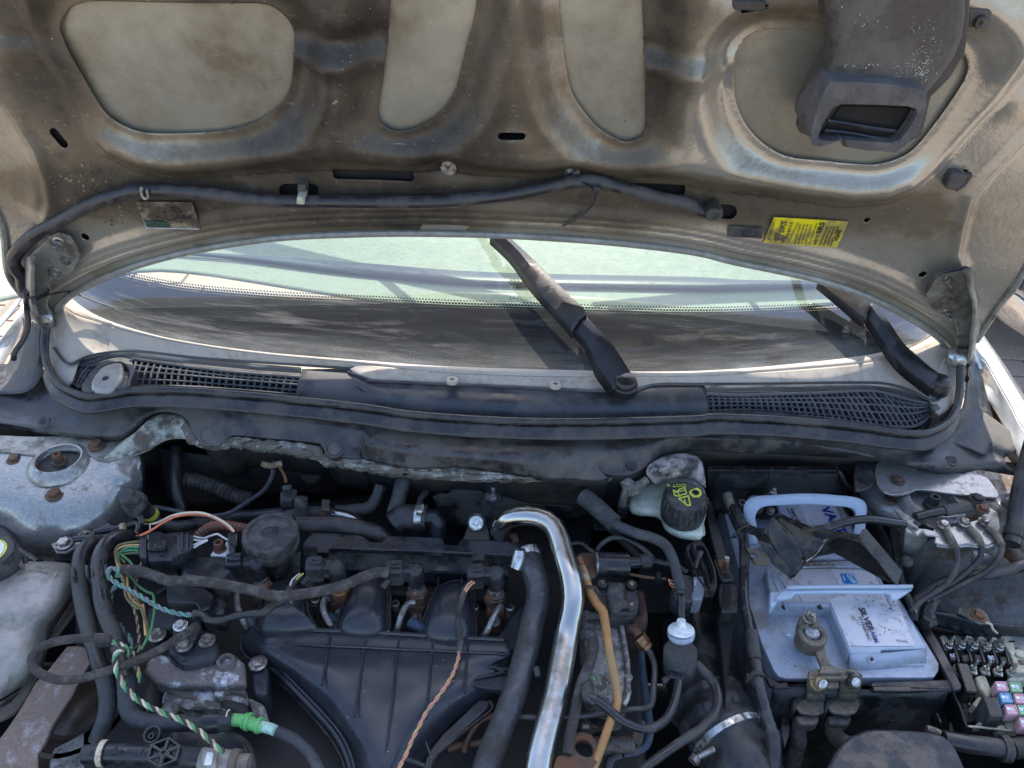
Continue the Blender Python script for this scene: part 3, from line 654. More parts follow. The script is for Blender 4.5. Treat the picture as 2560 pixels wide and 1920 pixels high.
# washer hose with clips
def hoodtube(name, par, s_, wpx, mat, h=14, **k):
    pts = WH('f', s_, h); m = MB(); m.tube(pts, wm('f', wpx, pts[len(pts)//2])/2, n=12); return m.build(name, mat, par, **k)
wh = thing('washer_hose', 'long black washer hose clipped across the bonnet underside', 'hose', WH('v', '1000,440', 12)[0])
m = MB(); pts = WH('ha', 'ma: 200,450 150,400 135,320 100,280 85,250 90,200 150,120 240,50 ha: 350,1370 460,1305 600,1240 800,1180 900,1172 1100,1175 1400,1205 1700,1235 2200,1243 hb: 300,1245 600,1243 850,1225 1100,1195 1400,1135 1560,1112 1660,1125 1800,1160 2000,1215 2212,1262 hc: 200,1290 290,1308', 14)
m.tube(pts, [.0082]*8+[.0078]*(len(pts)-8), n=14); m.build('hose', 'black_rubber', wh)
p = WH('hc', '308,1305', 22)[0]; m = MB(); m.lathe(p-HN*.014, HN, [(.009, 0), (.009, .012), (.0095, .013), (.0095, .018), (.008, .020), (.0045, .0205), (.0045, .018), (0, .018)], 20); m.build('end_plug', 'black_rubber', wh)
m = MB(); m.tube(WH('ha', '872,1150 868,1180 880,1215 905,1222', 24), .0016, n=8); m.tube(WH('ha', '905,1160 910,1215', 23), .0014, n=8); m.build('wire_clip', 'zinc', wh)
m = MB(); m.slab(WH('ha', '1822,1213 1870,1215 1872,1262 1820,1258', 24), -HN*.018); m.build('white_tape', 'cream_plastic', wh, bevel=.002)
m = MB(); m.slab(WH('ha', '1828,1135 1880,1138 1878,1216 1824,1212', 12), -HN*.02); m.build('hose_clip', 'black_rubber', wh, bevel=.002)
zt = thing('cable_tie', 'black cable tie knotted round the hose at the bonnet boss', 'cable tie', WH('hb', '1630,1170', 24)[0], 'cable ties')
m = MB(); m.tube(WH('hb', '1475,1074 1530,1110,18 1580,1145,26 1620,1165,28'), .0022, n=6, flat=.4); m.tube(WH('hb', '1620,1175,24 1612,1230,18 1570,1290,12 1500,1345,9 1420,1388,7'), .0016, n=6, flat=.5); m.build('strap', 'black_plastic', zt)
m = MB(); m.slab(WH('hb', '1608,1150 1650,1160 1645,1195 1605,1190', 32), -HN*.008); m.build('lock_head', 'black_plastic', zt, bevel=.001)
# hinges
def hinge(label, c, plate, edge_s, bolts, pivot, hole):
    t = thing('pivoting_hinge', label, 'hinge', P1(*pivot, 1000), 'bonnet hinges')
    m = MB(); m.slab(WH(c, plate, 16), -HN*.004); m.build('hinge_plate', 'hinge_paint', t, bevel=.0015)
    m = MB(); P_ = WH(c, edge_s, 16); n_ = len(P_)//2; m.loft([P_[:n_], P_[n_:][::-1]], n=24, m=3); m.build('hinge_arm', 'hinge_paint', t, solid=.004)
    for x, y, r in bolts:
        p = WH(c, '%g,%g' % (x, y), 16)[0]; m = MB(); m.hexbolt(p, wm(c, r, p), .007, HN, 1.45, .008); m.build('hinge_bolt', 'bolt_steel', t)
    x, y, r = hole; p = WH(c, '%g,%g' % (x, y), 17)[0]; rr = wm(c, r, p); m = MB(); m.lathe(p, HN, [(rr*.5, .0015), (rr*.62, .002), (rr*.7, 0), (rr*.9, 0), (rr, .001), (rr, -.001)], 20); m.build('pressed_ring', 'hinge_paint', t)
    return t
hr = hinge('right bonnet hinge with a black edged plate and two bolts', 'za', '45,340 90,260 130,205 215,180 330,152 360,160 380,220 400,300 428,400 425,520 405,640 390,760 345,870 300,860 285,800 280,740 285,650 270,580 230,545 150,505 90,460 55,390',
    '340,150,16 372,180,16 385,250,16 405,330,16 430,420,16 428,560,16 408,700,16 390,790,14 385,250,50 395,330,55 400,430,55 392,560,50 380,690,40 360,820,25 340,860,16 330,880,10'[:0] + '358,152,16 385,230,16 405,330,16 430,420,16 425,580,16 402,740,16 385,820,16 345,885,16 350,880,40 372,790,46 380,690,50 398,560,55 400,430,55 372,330,50 352,235,48 320,168,44',
    [(208, 245, 26), (205, 492, 26)], ('za', 320, 880), (180, 395, 30))
m = MB(); P_ = WH('za', '45,340 90,260 130,205 215,180 330,152 360,158 382,225 402,320 430,410 428,540', 20); m.tube(P_, .0022, n=6); m.build('black_sealant', 'black_rubber', hr)
p = P1('za', 292, 845, 1015); m = MB(); m.lathe(p, (1, -.5, .1), [(0, -.012), (.011, -.012), (.013, -.008), (.013, .006), (.010, .010), (0, .010)], 24); m.build('pivot_pin', 'zinc', hr)
hl = hinge('left bonnet hinge with two hex bolts below the hose', 'zb', '205,220 260,170 330,90 400,60 480,90 530,160 553,230 500,330 430,380 340,420 350,470 320,560 340,610 330,640 270,640 240,620 215,560 200,450 200,330',
    '205,230,16 200,330,16 198,450,16 212,560,16 235,630,16 275,700,16 300,690,40 265,610,45 245,540,48 240,440,50 240,330,50 250,220,48', [(410, 122, 30), (378, 330, 28)], ('zb', 300, 690), (455, 258, 32))
p = P1('zb', 298, 655, 1015); m = MB(); m.lathe(p, (-1, -.5, .1), [(0, -.012), (.011, -.012), (.013, -.008), (.013, .006), (.010, .010), (0, .010)], 24); m.build('pivot_pin', 'zinc', hl)
hz = thing('washer_pipe', 'black rubber pipe dropping beside the left bonnet hinge', 'hose', P1('zb', 180, 600, 1010))
T('pipe', hz, 'zb', '172,470,1080 180,520,1060 185,600,1040 195,680,1025 180,760,1010 140,830,1000 100,890,995 95,935,985', 38, 'black_rubber', 1000)
tie2 = thing('cable_tie', 'black cable tie with a long tail at the left bonnet hinge', 'cable tie', P1('zb', 220, 505, 1060), 'cable ties')
m = MB(); m.tube(W('zb', '175,450,1075 185,490,1070 225,512,1072 260,505,1072 330,470,1068 345,440,1065'), .0016, n=6); m.tube(W('zb', '200,510,1074 250,525,1072 300,500,1068 400,475,1060 460,468,1055 ma: 460,425,1050 560,465,1045 697,517,1040'), .0017, n=6, flat=.5); m.build('strap', 'black_plastic', tie2)
m = MB(); m.slab(W('zb', '205,488 245,498 248,522 208,520', 1078), (0, 0, -.008)); m.build('lock_head', 'black_plastic', tie2, bevel=.001)
# ================================================================ GROUND
def struct(o): o['kind'] = 'structure'; return o
m = MB(); m.add([(-30, -30, 0), (30, -30, 0), (30, 40, 0), (-30, 40, 0)], [(0, 1, 2, 3)])
gr = struct(m.build('ground', 'mortar', at=(0, 0, 0)))
# brick paving near the car on the left, where it shows; shared mesh
bm_ = MB(); bm_.box((0, 0, .035), .205, .1, .07); b0 = None
def brickat(x, y, rz, i):
    global b0
    if b0 is None: b0 = bm_.build('brick', 'brick', gr, bevel=.004); o = b0
    else: o = b0.copy(); COL.objects.link(o)
    o.location = (x, y, -.055+random.uniform(-.0015, .0015)); o.rotation_euler = (0, 0, rz)
random.seed(3)
nb = 0
for (xa, xb, ya, yb) in ((-2.75, -1.35, 1.5, 2.9), (1.25, 2.45, 1.15, 2.5)):
    r_ = 0; y = ya
    while y < yb:
        x = xa+(.105 if r_ % 2 else 0)
        while x < xb and nb < 300: brickat(x, y, random.uniform(-.012, .012), nb); nb += 1; x += .213
        y += .108; r_ += 1
# ================================================================ NEIGHBOURING CAR (right edge)
nc = thing('parked_car', 'silver white parked car edge glimpsed beyond the right wing', 'car', (1.9, 2.1, 0))
def rowz(c, s): return W(c, s)
m = MB(); m.loft([W('za', '560,470,300 640,560,300 799,665,300 900,740,300', 300), W('za', '600,430,400 700,500,400 799,590,400 900,660,400', 400), W('za', '640,370,460 720,430,460 799,500,460 900,570,460', 460), W('za', '690,330,500 760,370,500 799,400,500 900,460,500', 500)], n=16, m=4); m.build('body_panel', 'car_paint', nc, solid=.004)
m = MB(); m.loft([W('za', '690,330,500 760,370,500 799,400,500 900,460,500', 500), W('za', '710,300,620 760,310,620 799,330,620 900,380,620', 620), W('za', '700,180,760 760,180,760 799,180,760 900,200,760', 760)], n=12, m=4); m.build('bonnet', 'blue_grey_paint', nc, solid=.004)
m = MB(); m.slab(W('za', '760,190,800 799,150,800 870,150,800 870,240,800 799,235,800', 800), (0, 0, -.03)); m.build('side_glass', 'car_glass', nc, bevel=.004)
m = MB(); m.slab([(1.95, 2.5, 1.42), (3.3, 2.5, 1.42), (3.35, 5.2, 1.42), (1.95, 5.2, 1.42)], (0, 0, -1.15)); m.build('cabin', 'blue_grey_paint', nc, bevel=.12)
m = MB(); m.slab([(1.62, 2.35, .86), (3.4, 2.2, .86), (3.45, 6.2, .86), (1.6, 6.2, .86)], (0, 0, -.6)); m.build('lower_body', 'blue_grey_paint', nc, bevel=.08)
for y_ in (3.0, 5.6):
    m = MB(); m.lathe((1.62, y_, .31), (-1, 0, 0), [(.31, -.2), (.31, 0), (.27, .02), (.2, .02), (.18, 0), (0, .01)], 24); m.build('wheel', 'black_rubber', nc)
# ================================================================ WINDSCREEN
CROWN = .032
GB = 'ma: 330,600 355,560 380,500 400,488 480,555 600,622 800,680 1100,735 1600,790 2212,835 mb: 700,872 1300,892 1700,903 2212,903 mc: 600,882 1100,848 1300,830 1500,790 1620,735 1680,690 1740,760'
GBm = 'ma: 320,470 400,488 480,555 600,622 800,680 1100,735 1600,790 2212,835 mb: 700,872 1300,892 1700,903 2212,903 mc: 600,882 1100,848 1300,830 1500,790 1620,735 1700,680'
ws = thing('windscreen', 'dusty curved windscreen with a dotted black border behind the wiper', 'windscreen', P1('mb', 1100, 880, 1000))
g0 = cat([p+Vector((0, 0, .025*(p.x/.6)**4)) for p in W('ma', GBm, 1000)], 90)
AL = R(28)
def gpt(p, t): return p+Vector((0, math.cos(AL-t*.12)*t, math.sin(AL-t*.12)*t))
ts = [i*.02 for i in range(0, 44)]
m = MB(); vs = [gpt(p, t) for t in ts for p in g0]; n = len(g0)
# width tapers slightly towards the roof
fs = [(i*n+j, i*n+j+1, (i+1)*n+j+1, (i+1)*n+j) for i in range(len(ts)-1) for j in range(n-1)]
m.add(vs, fs); uvs = [(g0[j].x, t) for t in ts for j in range(n)]
def glassmat():
    m = bpy.data.materials.new('windscreen_glass'); m.use_nodes = True; nt = m.node_tree; L = nt.links.new; nt.nodes.remove(nt.nodes['Principled BSDF']); out = nt.nodes['Material Output']; MATS['windscreen_glass'] = m
    uv = nn(nt, 'ShaderNodeUVMap'); tc = nn(nt, 'ShaderNodeTexCoord')
    sp = nn(nt, 'ShaderNodeSeparateXYZ'); L(uv.outputs[0], sp.inputs[0])
    def ma(op, a, b_=None):
        n = nn(nt, 'ShaderNodeMath', operation=op)
        for i, q in ((0, a), (1, b_)):
            if q is None: continue
            if isinstance(q, (int, float)): n.inputs[i].default_value = q
            else: L(q, n.inputs[i])
        return n.outputs[0]
    def mr(v, a, b_, c=0, e=1):
        n = nn(nt, 'ShaderNodeMapRange'); L(v, n.inputs[0])
        for i, q in enumerate((a, b_, c, e)): n.inputs[i+1].default_value = q
        return n.outputs[0]
    def noi(s, det, r, sc, dist=0):
        mp = nn(nt, 'ShaderNodeMapping'); mp.inputs['Scale'].default_value = sc; L(uv.outputs[0], mp.inputs[0])
        n = nn(nt, 'ShaderNodeTexNoise'); n.inputs['Scale'].default_value = s; n.inputs['Detail'].default_value = det; n.inputs['Roughness'].default_value = r; n.inputs['Distortion'].default_value = dist; L(mp.outputs[0], n.inputs['Vector']); return n.outputs[0]
    X, T_ = sp.outputs[0], sp.outputs[1]
    tt = ma('SUBTRACT', T_, ma('MULTIPLY', ma('MULTIPLY', X, X), -.06))
    # dotted fade of the ceramic border
    pd = .0040
    row = ma('FLOOR', ma('DIVIDE', tt, pd)); off = ma('MULTIPLY', ma('MODULO', row, 2), .5)
    fx = ma('SUBTRACT', ma('FRACT', ma('ADD', ma('DIVIDE', X, pd), off)), .5); fy = ma('SUBTRACT', ma('FRACT', ma('DIVIDE', tt, pd)), .5)
    dd = ma('SQRT', ma('ADD', ma('MULTIPLY', fx, fx), ma('MULTIPLY', fy, fy)))
    thr = mr(tt, FT-.004, FT+.012, .72, .25)
    dots = ma('LESS_THAN', dd, thr)
    frit = ma('MULTIPLY', dots, ma('LESS_THAN', tt, FT+.013))
    line = ma('MULTIPLY', ma('LESS_THAN', dd, .0), ma('MULTIPLY', ma('GREATER_THAN', tt, FT-.026), ma('LESS_THAN', tt, FT-.012)))
    frit = ma('MULTIPLY', frit, ma('SUBTRACT', 1, ma('MULTIPLY', line, .9)))
    frit.node.label = 'frit'
    tr = nn(nt, 'ShaderNodeBsdfTransparent'); tr.inputs[0].default_value = (.83, .93, .85, 1)
    bl = nn(nt, 'ShaderNodeBsdfDiffuse'); bl.inputs[0].default_value = (.004, .005, .007, 1)
    mx = nn(nt, 'ShaderNodeMixShader'); L(frit, mx.inputs[0]); L(tr.outputs[0], mx.inputs[1]); L(bl.outputs[0], mx.inputs[2])
    # dust: wiped arcs and haze, thicker towards the bottom
    du = nn(nt, 'ShaderNodeBsdfDiffuse'); du.inputs[0].default_value = (.42, .41, .38, 1)
    st = noi(5, 7, .68, (1.2, 14, 1), .6); st2 = noi(16, 5, .7, (.9, 8, 1), .4); cl = noi(5, 4, .6, (1, 2.2, 1), .5); wi = noi(14, 3, .5, (.5, 22, 1), .8)
    a = ma('MULTIPLY', mr(st, .50, .66), mr(cl, .46, .60)); a = ma('ADD', ma('MULTIPLY', a, .22), ma('MULTIPLY', mr(st2, .58, .75), .06))
    a = ma('MULTIPLY', a, mr(T_, .10, .20, 1, .35))
    a = ma('ADD', a, ma('MULTIPLY', mr(T_, .0, .035, .25, 0), mr(st2, .35, .6, .4, 1))); a = ma('ADD', a, mr(T_, .13, .19, .045, .006))
    fn = noi(420, 2, .6, (1, 1, 1)); a = ma('MULTIPLY', a, mr(fn, .3, .7, .8, 1.2))
    mx2 = nn(nt, 'ShaderNodeMixShader'); L(a, mx2.inputs[0]); L(mx.outputs[0], mx2.inputs[1]); L(du.outputs[0], mx2.inputs[2])
    gl = nn(nt, 'ShaderNodeBsdfGlossy'); gl.inputs['Roughness'].default_value = .015; gl.inputs[0].default_value = (.9, .95, 1, 1)
    fr = nn(nt, 'ShaderNodeFresnel'); ge = nn(nt, 'ShaderNodeNewGeometry'); L(mr(ge.outputs['Backfacing'], 0, 1, 1.55, 1/1.55), fr.inputs[0])
    fr2 = ma('MULTIPLY', fr.outputs[0], 2.0)
    mx3 = nn(nt, 'ShaderNodeMixShader'); L(fr2, mx3.inputs[0]); L(mx2.outputs[0], mx3.inputs[1]); L(gl.outputs[0], mx3.inputs[2])
    L(mx3.outputs[0], out.inputs[0]); return m
GT = np.array([gpt(p, i*.004) for i in range(0, 160) for p in g0]); GI = [i*.004 for i in range(0, 160) for p in g0]
_q = (GT-np.array(CAM)) @ np.array(RM); GP = np.stack([1280-_q[:, 0]/_q[:, 2]*F, 960+_q[:, 1]/_q[:, 2]*F], 1)
GNRM = Vector((0, -math.sin(R(25)), math.cos(R(25))))
def tofpx(px, py):
    i = int(((GP-np.array((px, py)))**2).sum(1).argmin()); return GI[i], Vector(GT[i])
def G(c, s, off=10):
    """points seen at these pixels, lying off mm above the glass"""
    out = []
    for x, y, zz, _ in parse(c, s):
        t_, q = tofpx(x, y); o = q+GNRM*((zz if zz is not None else off)/1000); d = ray(x, y)
        out.append(CAM+d*((o-CAM).dot(GNRM)/d.dot(GNRM)))
    return out
FT, _q = tofpx(1280, 775)
FT -= .0
glassmat(); m.build('glass_pane', 'windscreen_glass', ws, uv=uvs, up=(0, -.5, 1))
# ================================================================ DASHBOARD
db = thing('dashboard', 'sunlit pale dashboard top seen through the windscreen', 'dashboard', (0, 1.3, .95))
def darea(t, x): return t
def dashpt(px, py, dz): # point seen through the glass at height plane below it
    return onz(px, py, dz)
M('dash_pale', (.26, .275, .235), .8, b=.5, bs=160, var=.08); M('dash_dark', (.01, .016, .03), .4, b=0)
def drow(s, z): return W('ma', s, z)
rows = [drow('-400,560 0,480 600,350 1080,300 2212,470 mb: 1000,560 2212,600 mc: 600,560 1400,450 2000,400', 979),
        drow('-400,330 0,270 600,220 1080,205 2212,330 mb: 1000,382 2212,405 mc: 500,404 960,390 1700,350', 985),
        drow('-400,280 0,230 600,180 1080,160 2212,245 mb: 950,302 2212,330 mc: 500,350 960,352 1700,330', 988),
        drow('-400,0 0,0 1080,-40 2212,0 mb: 950,20 2212,60 mc: 500,90 960,120 1700,150', 1010), drow('-400,-200 0,-200 1080,-240 2212,-200 mb: 950,-180 2212,-160 mc: 500,-120 960,-100 1700,-80', 1020)]
m = MB(); m.loft(rows, n=50, m=6); m.build('top_pad', 'dash_pale', db, solid=.003)
m = MB(); m.loft([drow('1085,188 1500,225 2212,315 mb: 950,377 2212,405 mc: 500,404 1100,385', 991), drow('1085,170 1500,195 2212,245 mb: 950,302 2212,332 mc: 500,350 1100,352', 993)], n=50, m=2); m.build('dark_strip', 'dash_dark', db, solid=.002)  # dark blue strip laid along the dashboard top
# sensor pad and label stuck on the inside of the glass
p = P1('mb', 1080, 350, 1040)
for s_, y0, h_ in (('VES', 342, 24), ('IEI', 392, 20), ('- - - -', 448, 12), ('LAMINATED', 462, 10)):
    t_, q = tofpx(*parse('mb', '%g,%g' % (1085, y0))[0][:2]); q2 = gpt(q, .03)-q
    text(s_, ws, q-Vector((0, 0, .002)), (1, 0, 0), q2, .008, 'ink_dark' if s_ == 'VES' else 'wire_grey')
# ================================================================ COWL (scuttle)
sy = thing('windscreen_scuttle', 'black plastic scuttle panel with two fresh air grilles below the windscreen', 'scuttle panel', P1('mb', 1100, 1050, 985))
S1 = 'ma: 330,520 390,580 480,640 600,665 800,705 1100,752 1600,808 2212,860 mb: 700,915 1400,940 2212,938 mc: 600,918 1200,888 1400,850 1600,770 1700,700'
rows = [W('ma', GBm, 999), W('ma', 'ma: 325,495 390,535 480,600 600,645 800,693 1100,744 1600,800 2212,848 mb: 700,895 1400,918 2212,922 mc: 600,902 1200,868 1400,825 1600,752 1700,690', 999), W('ma', S1, 996)]
rows = [[p+Vector((0, 0, .025*(p.x/.6)**4)) for p in r] for r in rows]
m = MB(); m.loft(rows, n=80, m=4); m.build('screen_seal', 'cowl_strip', sy, solid=-.0005)
S1b = [p+Vector((0, 0, .025*(p.x/.6)**4)) for p in W('ma', S1, 997)]
S2 = 'ma: 330,760 420,860 540,812 720,782 900,787 1300,830 2212,892 mb: 100,905 220,955 300,965 1200,1005 1600,1025 1850,1025 1900,1010 2000,985 2212,985 mc: 700,980 1200,975 1380,985 1500,1020 1650,1085 1720,1050'
m = MB(); m.loft([S1b, W('ma', 'ma: 330,700 430,760 540,760 720,750 900,770 1300,815 2212,880 mb: 100,885 220,920 300,930 1200,975 1600,990 1850,990 1900,980 2000,970 2212,965 mc: 700,962 1200,950 1380,950 1500,970 1650,1000 1760,960', 992), W('ma', S2, 988)], n=110, m=4); m.build('upper_panel', 'cowl_strip', sy, solid=-.0005)
S2o = W('ma', S2, 989)
m = MB(); m.tube(S2o, .0016, n=6); m.build('raised_edge', 'cowl_plastic', sy)
# centre panel between the grilles
m = MB(); m.loft([W('ma', '1855,905,984 2212,900,984 mb: 100,912,984 220,960,984 300,970,984 1200,1010,984 1600,1030,984 1850,1030,984 1900,1015,984 2000,990,984 2212,988,984 mc: 245,990,984', 984),
                  W('ma', '1855,925,984 2212,945,984 mb: 100,960,984 220,985,984 300,995,982 1200,1035,982 1600,1052,982 1850,1052,984 1900,1045,984 2000,1030,984 2212,1025,984 mc: 245,1020,984', 984),
                  W('ma', '1835,990 2212,1020 mb: 300,1060 1000,1110 1500,1125 2212,1110 mc: 265,1090', 978), W('ma', '1820,1060 2212,1110 mb: 500,1150 1000,1185 1500,1198 2212,1185 mc: 270,1190', 966)], n=70, m=5)
m.build('centre_panel', 'cowl_plastic', sy, solid=.003)
def screwc(x, y):
    p = P1('mb', x, y, 996); r = wm('mb', 38, p)
    mm = MB(); mm.lathe(p-Z*.003, Z, [(r, 0), (r, .003), (r*.85, .0042), (0, .0042)], 24); o = mm.build('screw_cap', 'cowl_strip', sy)
    mm = MB(); mm.box(p+Z*.0014, r*.8, r*.16, .001); mm.box(p+Z*.0014, r*.16, r*.8, .0011); mm.build('cross_slot', 'ink_black', o)
screwc(738, 958); screwc(1372, 985)
def grille(c, top, bot, nfin, bars, lean, zt, zb):
    a = W(c, top, zt); b_ = W(c, bot, zb)
    A = cat(a, nfin*4+1); B = cat(b_, nfin*4+1)
    # frame
    m = MB(); m.tube(A, .0022, n=6); m.tube(B, .0022, n=6); m.tube([A[0], B[0]], .002, n=6); m.tube([A[-1], B[-1]], .002, n=6); m.build('grille_frame', 'cowl_plastic', sy)
    for i in range(nfin+1):
        p = A[i*4]; k = int(min(max(i*4+lean(i/nfin)*4, 0), nfin*4)); q = B[k]
        d = (q-p); side = d.cross(Z).normalized()*.0013
        mm = MB(); mid = p.lerp(q, .5)+Z*.003
        mm.add([p-side, p+side, mid+side, mid-side, q+side, q-side, p-side-Z*.016, p+side-Z*.016, q+side-Z*.016, q-side-Z*.016],
               [(0, 1, 2, 3), (3, 2, 4, 5), (0, 3, 5, 9, 6), (1, 7, 8, 4, 2), (4, 8, 9, 5), (0, 6, 7, 1)]); mm.build('grille_fin', 'cowl_plastic', sy)
    for f in bars:
        mm = MB(); mm.tube([p.lerp(q, f)+Z*(.003*(1-abs(2*f-1))-.001) for p, q in zip(A[::4], B[::4])], .0013, n=6); mm.build('grille_bar', 'cowl_plastic', sy)
    m = MB(); m.loft([[p+Vector((0, .004, -.002)) for p in A[::4]], [p+Vector((0, .003, -.035)) for p in A[::4]], [p-Z*.035 for p in B[::4]], [p+Vector((0, -.004, -.002)) for p in B[::4]]], n=30, m=1); m.build('duct_floor', 'dark_void', sy, solid=.002)
grille('ma', '800,845 830,830 880,838 1100,868 1400,905 1850,940', '800,1000 850,1000 1100,1000 1500,1022 1825,1052', 25, (.25, .5, .75), lambda t: -1.3*(1-t), 984, 968)
grille('ma', '445,880 520,870 560,868 612,862', '430,965 455,985 480,1000 500,1005', 5, (.3, .65), lambda t: 0, 978, 970)
grille('mc', '258,1045 500,1052 900,1040 1250,1025 1400,1050 1500,1078 1610,1100', '270,1168 500,1158 900,1185 1250,1230 1400,1248 1550,1240 1640,1170', 39, (.2, .42, .63, .83), lambda t: 1.2*(max(0, t-.3)), 984, 966)
grl = {}
# panel around the left grille (between edges) and right
m = MB(); m.loft([W('ma', '430,865,983 540,815,984 720,785,984 900,792,984 1300,835,984 1850,880,984', 984), W('ma', '445,880,982 560,850,982 720,812,984 830,828,984 1100,866,984 1400,903,984 1850,938,984', 984)], n=40, m=3); m.build('grille_surround', 'cowl_plastic', sy, solid=.002)
m = MB(); m.loft([W('mc', '245,990 700,984 1200,979 1380,990 1500,1025 1650,1088 1700,1130', 984), W('mc', '245,1042 500,1050 900,1038 1250,1023 1400,1048 1500,1076 1610,1098 1660,1150', 983)], n=40, m=3); m.build('grille_surround', 'cowl_plastic', sy, solid=.002)
# round cap with its ring in the left grille
m = MB(); ov = W('ma', '500,1010 540,930 600,865 680,830 760,820 810,850 825,900 800,960 790,1000 700,1010 560,1030', 985); iv = W('ma', '560,1015 570,950 620,885 700,848 755,850 790,890 790,950 760,990 700,1005 600,1022', 985)
m.slab(cat(ov, 36, closed=True), (0, 0, -.015), holes=[cat(iv, 30, closed=True)]); m.build('filler_ring', 'cowl_plastic', sy, bevel=.002)
cp = thing('round_grey_cap', 'round grey plastic cap set in the left scuttle grille', 'cap', P1('ma', 655, 940, 975))
m = MB(); m.slab(cat(W('ma', '562,1010 565,950 620,880 700,850 745,850 755,890 750,940 700,1000 640,1020', 988), 40, closed=True), (0, 0, -.010)); m.build('cap_top', 'tank_grey', cp, bevel=.004)
p = P1('ma', 650, 948, 988); m = MB(); m.lathe(p-Z*.001, Z, [(.004, 0), (.004, .0015), (.002, .0015)], 12); m.build('centre_hole', 'dark_void', cp)
m = MB(); m.slab(cat(W('ma', '562,1024 600,1000 700,1000 760,930 790,935 785,985 700,1020 620,1032', 980), 30, closed=True), (0, 0, -.008)); m.build('cap_rim', 'tank_grey', cp, bevel=.003)
m = MB(); m.loft([[p-Z*.03 for p in W('ma', GBm, 985)], [p-Z*.022 for p in W('ma', '285,640,1000 275,760,985 295,880,975 350,975,970 450,1035,968 560,1062,968 700,1042,968 850,1022,968 1200,1028,968 1700,1068,968 2212,1122,968 mb: 500,1170 1000,1205 1500,1215 2212,1198 mc: 300,1185 700,1200 1100,1235 1400,1275 1550,1288 1650,1272 1750,1210 1800,1120,975 1818,1000,985 1822,870,1000', 968)]], n=80, m=3); m.build('under_tray', 'bulkhead_black', sy, solid=.002)
# rubber seal
SL = 'ma: 285,640,1010 275,760,995 295,880,985 350,975,980 450,1035,978 560,1062,978 700,1042,978 850,1022,978 1200,1028,978 1700,1068,978 2212,1122,978 mb: 500,1170,978 1000,1205,978 1500,1215,978 2212,1198,978 mc: 300,1185,978 700,1200,978 1100,1235,978 1400,1275,978 1550,1288,978 1650,1272,978 1750,1210,980 1800,1120,985 1818,1000,995 1822,870,1010'
sl_ = thing('bonnet_seal', 'long black rubber bonnet seal curving along the scuttle edge', 'rubber seal', P1('mb', 1100, 1210, 975))
T('bulb', sl_, 'ma', SL, 46, 'black_rubber', 978, n=14)
m = MB(); pts = W('ma', SL, 978); A = cat(pts, 160); m.loft([[p-Z*.006 for p in A[6:-6]], [p-Z*.012+Vector((0, -.008, 0)) for p in A[6:-6]], [p-Z*.016+Vector((0, -.014, 0)) for p in A[6:-6]]], n=150, m=2); m.build('base_lip', 'black_rubber', sl_, solid=.003)
# ================================================================ BULKHEAD
bh = struct(thing('bulkhead', 'black sheet bulkhead', 'x', P1('mb', 1100, 1350, 950)))
for k in ('label', 'category'): del bh[k]
rows = [W('ma', '-150,880,960 60,860,960 290,900,968 350,985,966 450,1050,964 560,1080,964 700,1062,964 850,1045,964 1200,1050,964 1700,1090,964 2212,1145,964 mb: 500,1195 1000,1232 1500,1240 2212,1225 mc: 300,1215 700,1225 1100,1262 1400,1300 1550,1315 1700,1300 1850,1180,962 1950,1150,960 2100,1250,955 2230,1330,950', 962),
        W('ma', '-150,1000,950 60,1000,950 200,1010,950 350,1060,950 560,1110,954 700,1095,954 850,1085,954 1200,1100,954 1700,1130,954 2212,1190,954 mb: 500,1240 1000,1285 1500,1285 1800,1280 2212,1265 mc: 300,1265 700,1270 1100,1300 1400,1345 1600,1370 1750,1340 1850,1300,950 2000,1330,948 2150,1400,944', 952),
        W('ma', '-150,1130,935 60,1150,935 200,1170,938 350,1210,938 560,1200,944 750,1220,942 900,1130,944 1100,1100,950 1300,1130,950 1700,1190,950 2212,1250,950 mb: 300,1300 600,1345 1000,1350 1500,1325 1800,1300 2000,1310 2212,1300 mc: 300,1305 700,1320 1100,1365 1400,1420 1600,1440 1750,1390 1900,1390,940 2100,1430,936', 948),
        W('ma', '-150,1200,936 40,1225,936 200,1255,936 350,1272,936 560,1290,936 740,1290,936 900,1170,942 1100,1130,944 1250,1180,944 1700,1230,944 2212,1300,944 mb: 200,1330 500,1400 800,1430 1200,1440 1600,1430 1900,1370 2100,1330 2212,1325 mc: 300,1330 700,1345 1100,1400 1350,1450 1500,1480 1700,1495 1900,1475,936 2100,1470,934', 944),
        W('ma', '-150,1230,925 20,1245,925 200,1285,925 400,1310,925 650,1332,925 760,1322,925 830,1272,930 930,1185,934 1030,1158,936 1130,1200,934 1230,1340,926 1350,1362,926 1420,1300,932 1600,1312,932 1960,1352,930 2000,1410,924 2212,1450,924 mb: 150,1430 300,1470 500,1500 800,1492 1000,1512 1300,1560 1700,1575 ee: 900,285 1150,300 1280,290 1380,230 1450,180 1560,120 1800,90 2212,110 eg: 400,100 900,130 1150,150 1300,180 1450,220 1620,258 2000,242 2150,225', 922)]
m = MB(); m.loft(rows, n=190, m=7); o = m.build('pressed_sheet', 'bulkhead_black', bh, solid=.0025)
l_ = cat(rows[-1], 120); m = MB(); m.loft([[p+Vector((0, .004, -.001)) for p in l_], [p+Vector((0, .012, -.022)) for p in l_], [p+Vector((0, .03, -.08)) for p in l_]], n=120, m=2); m.build('return_flange', 'deep_metal', bh, solid=.002)
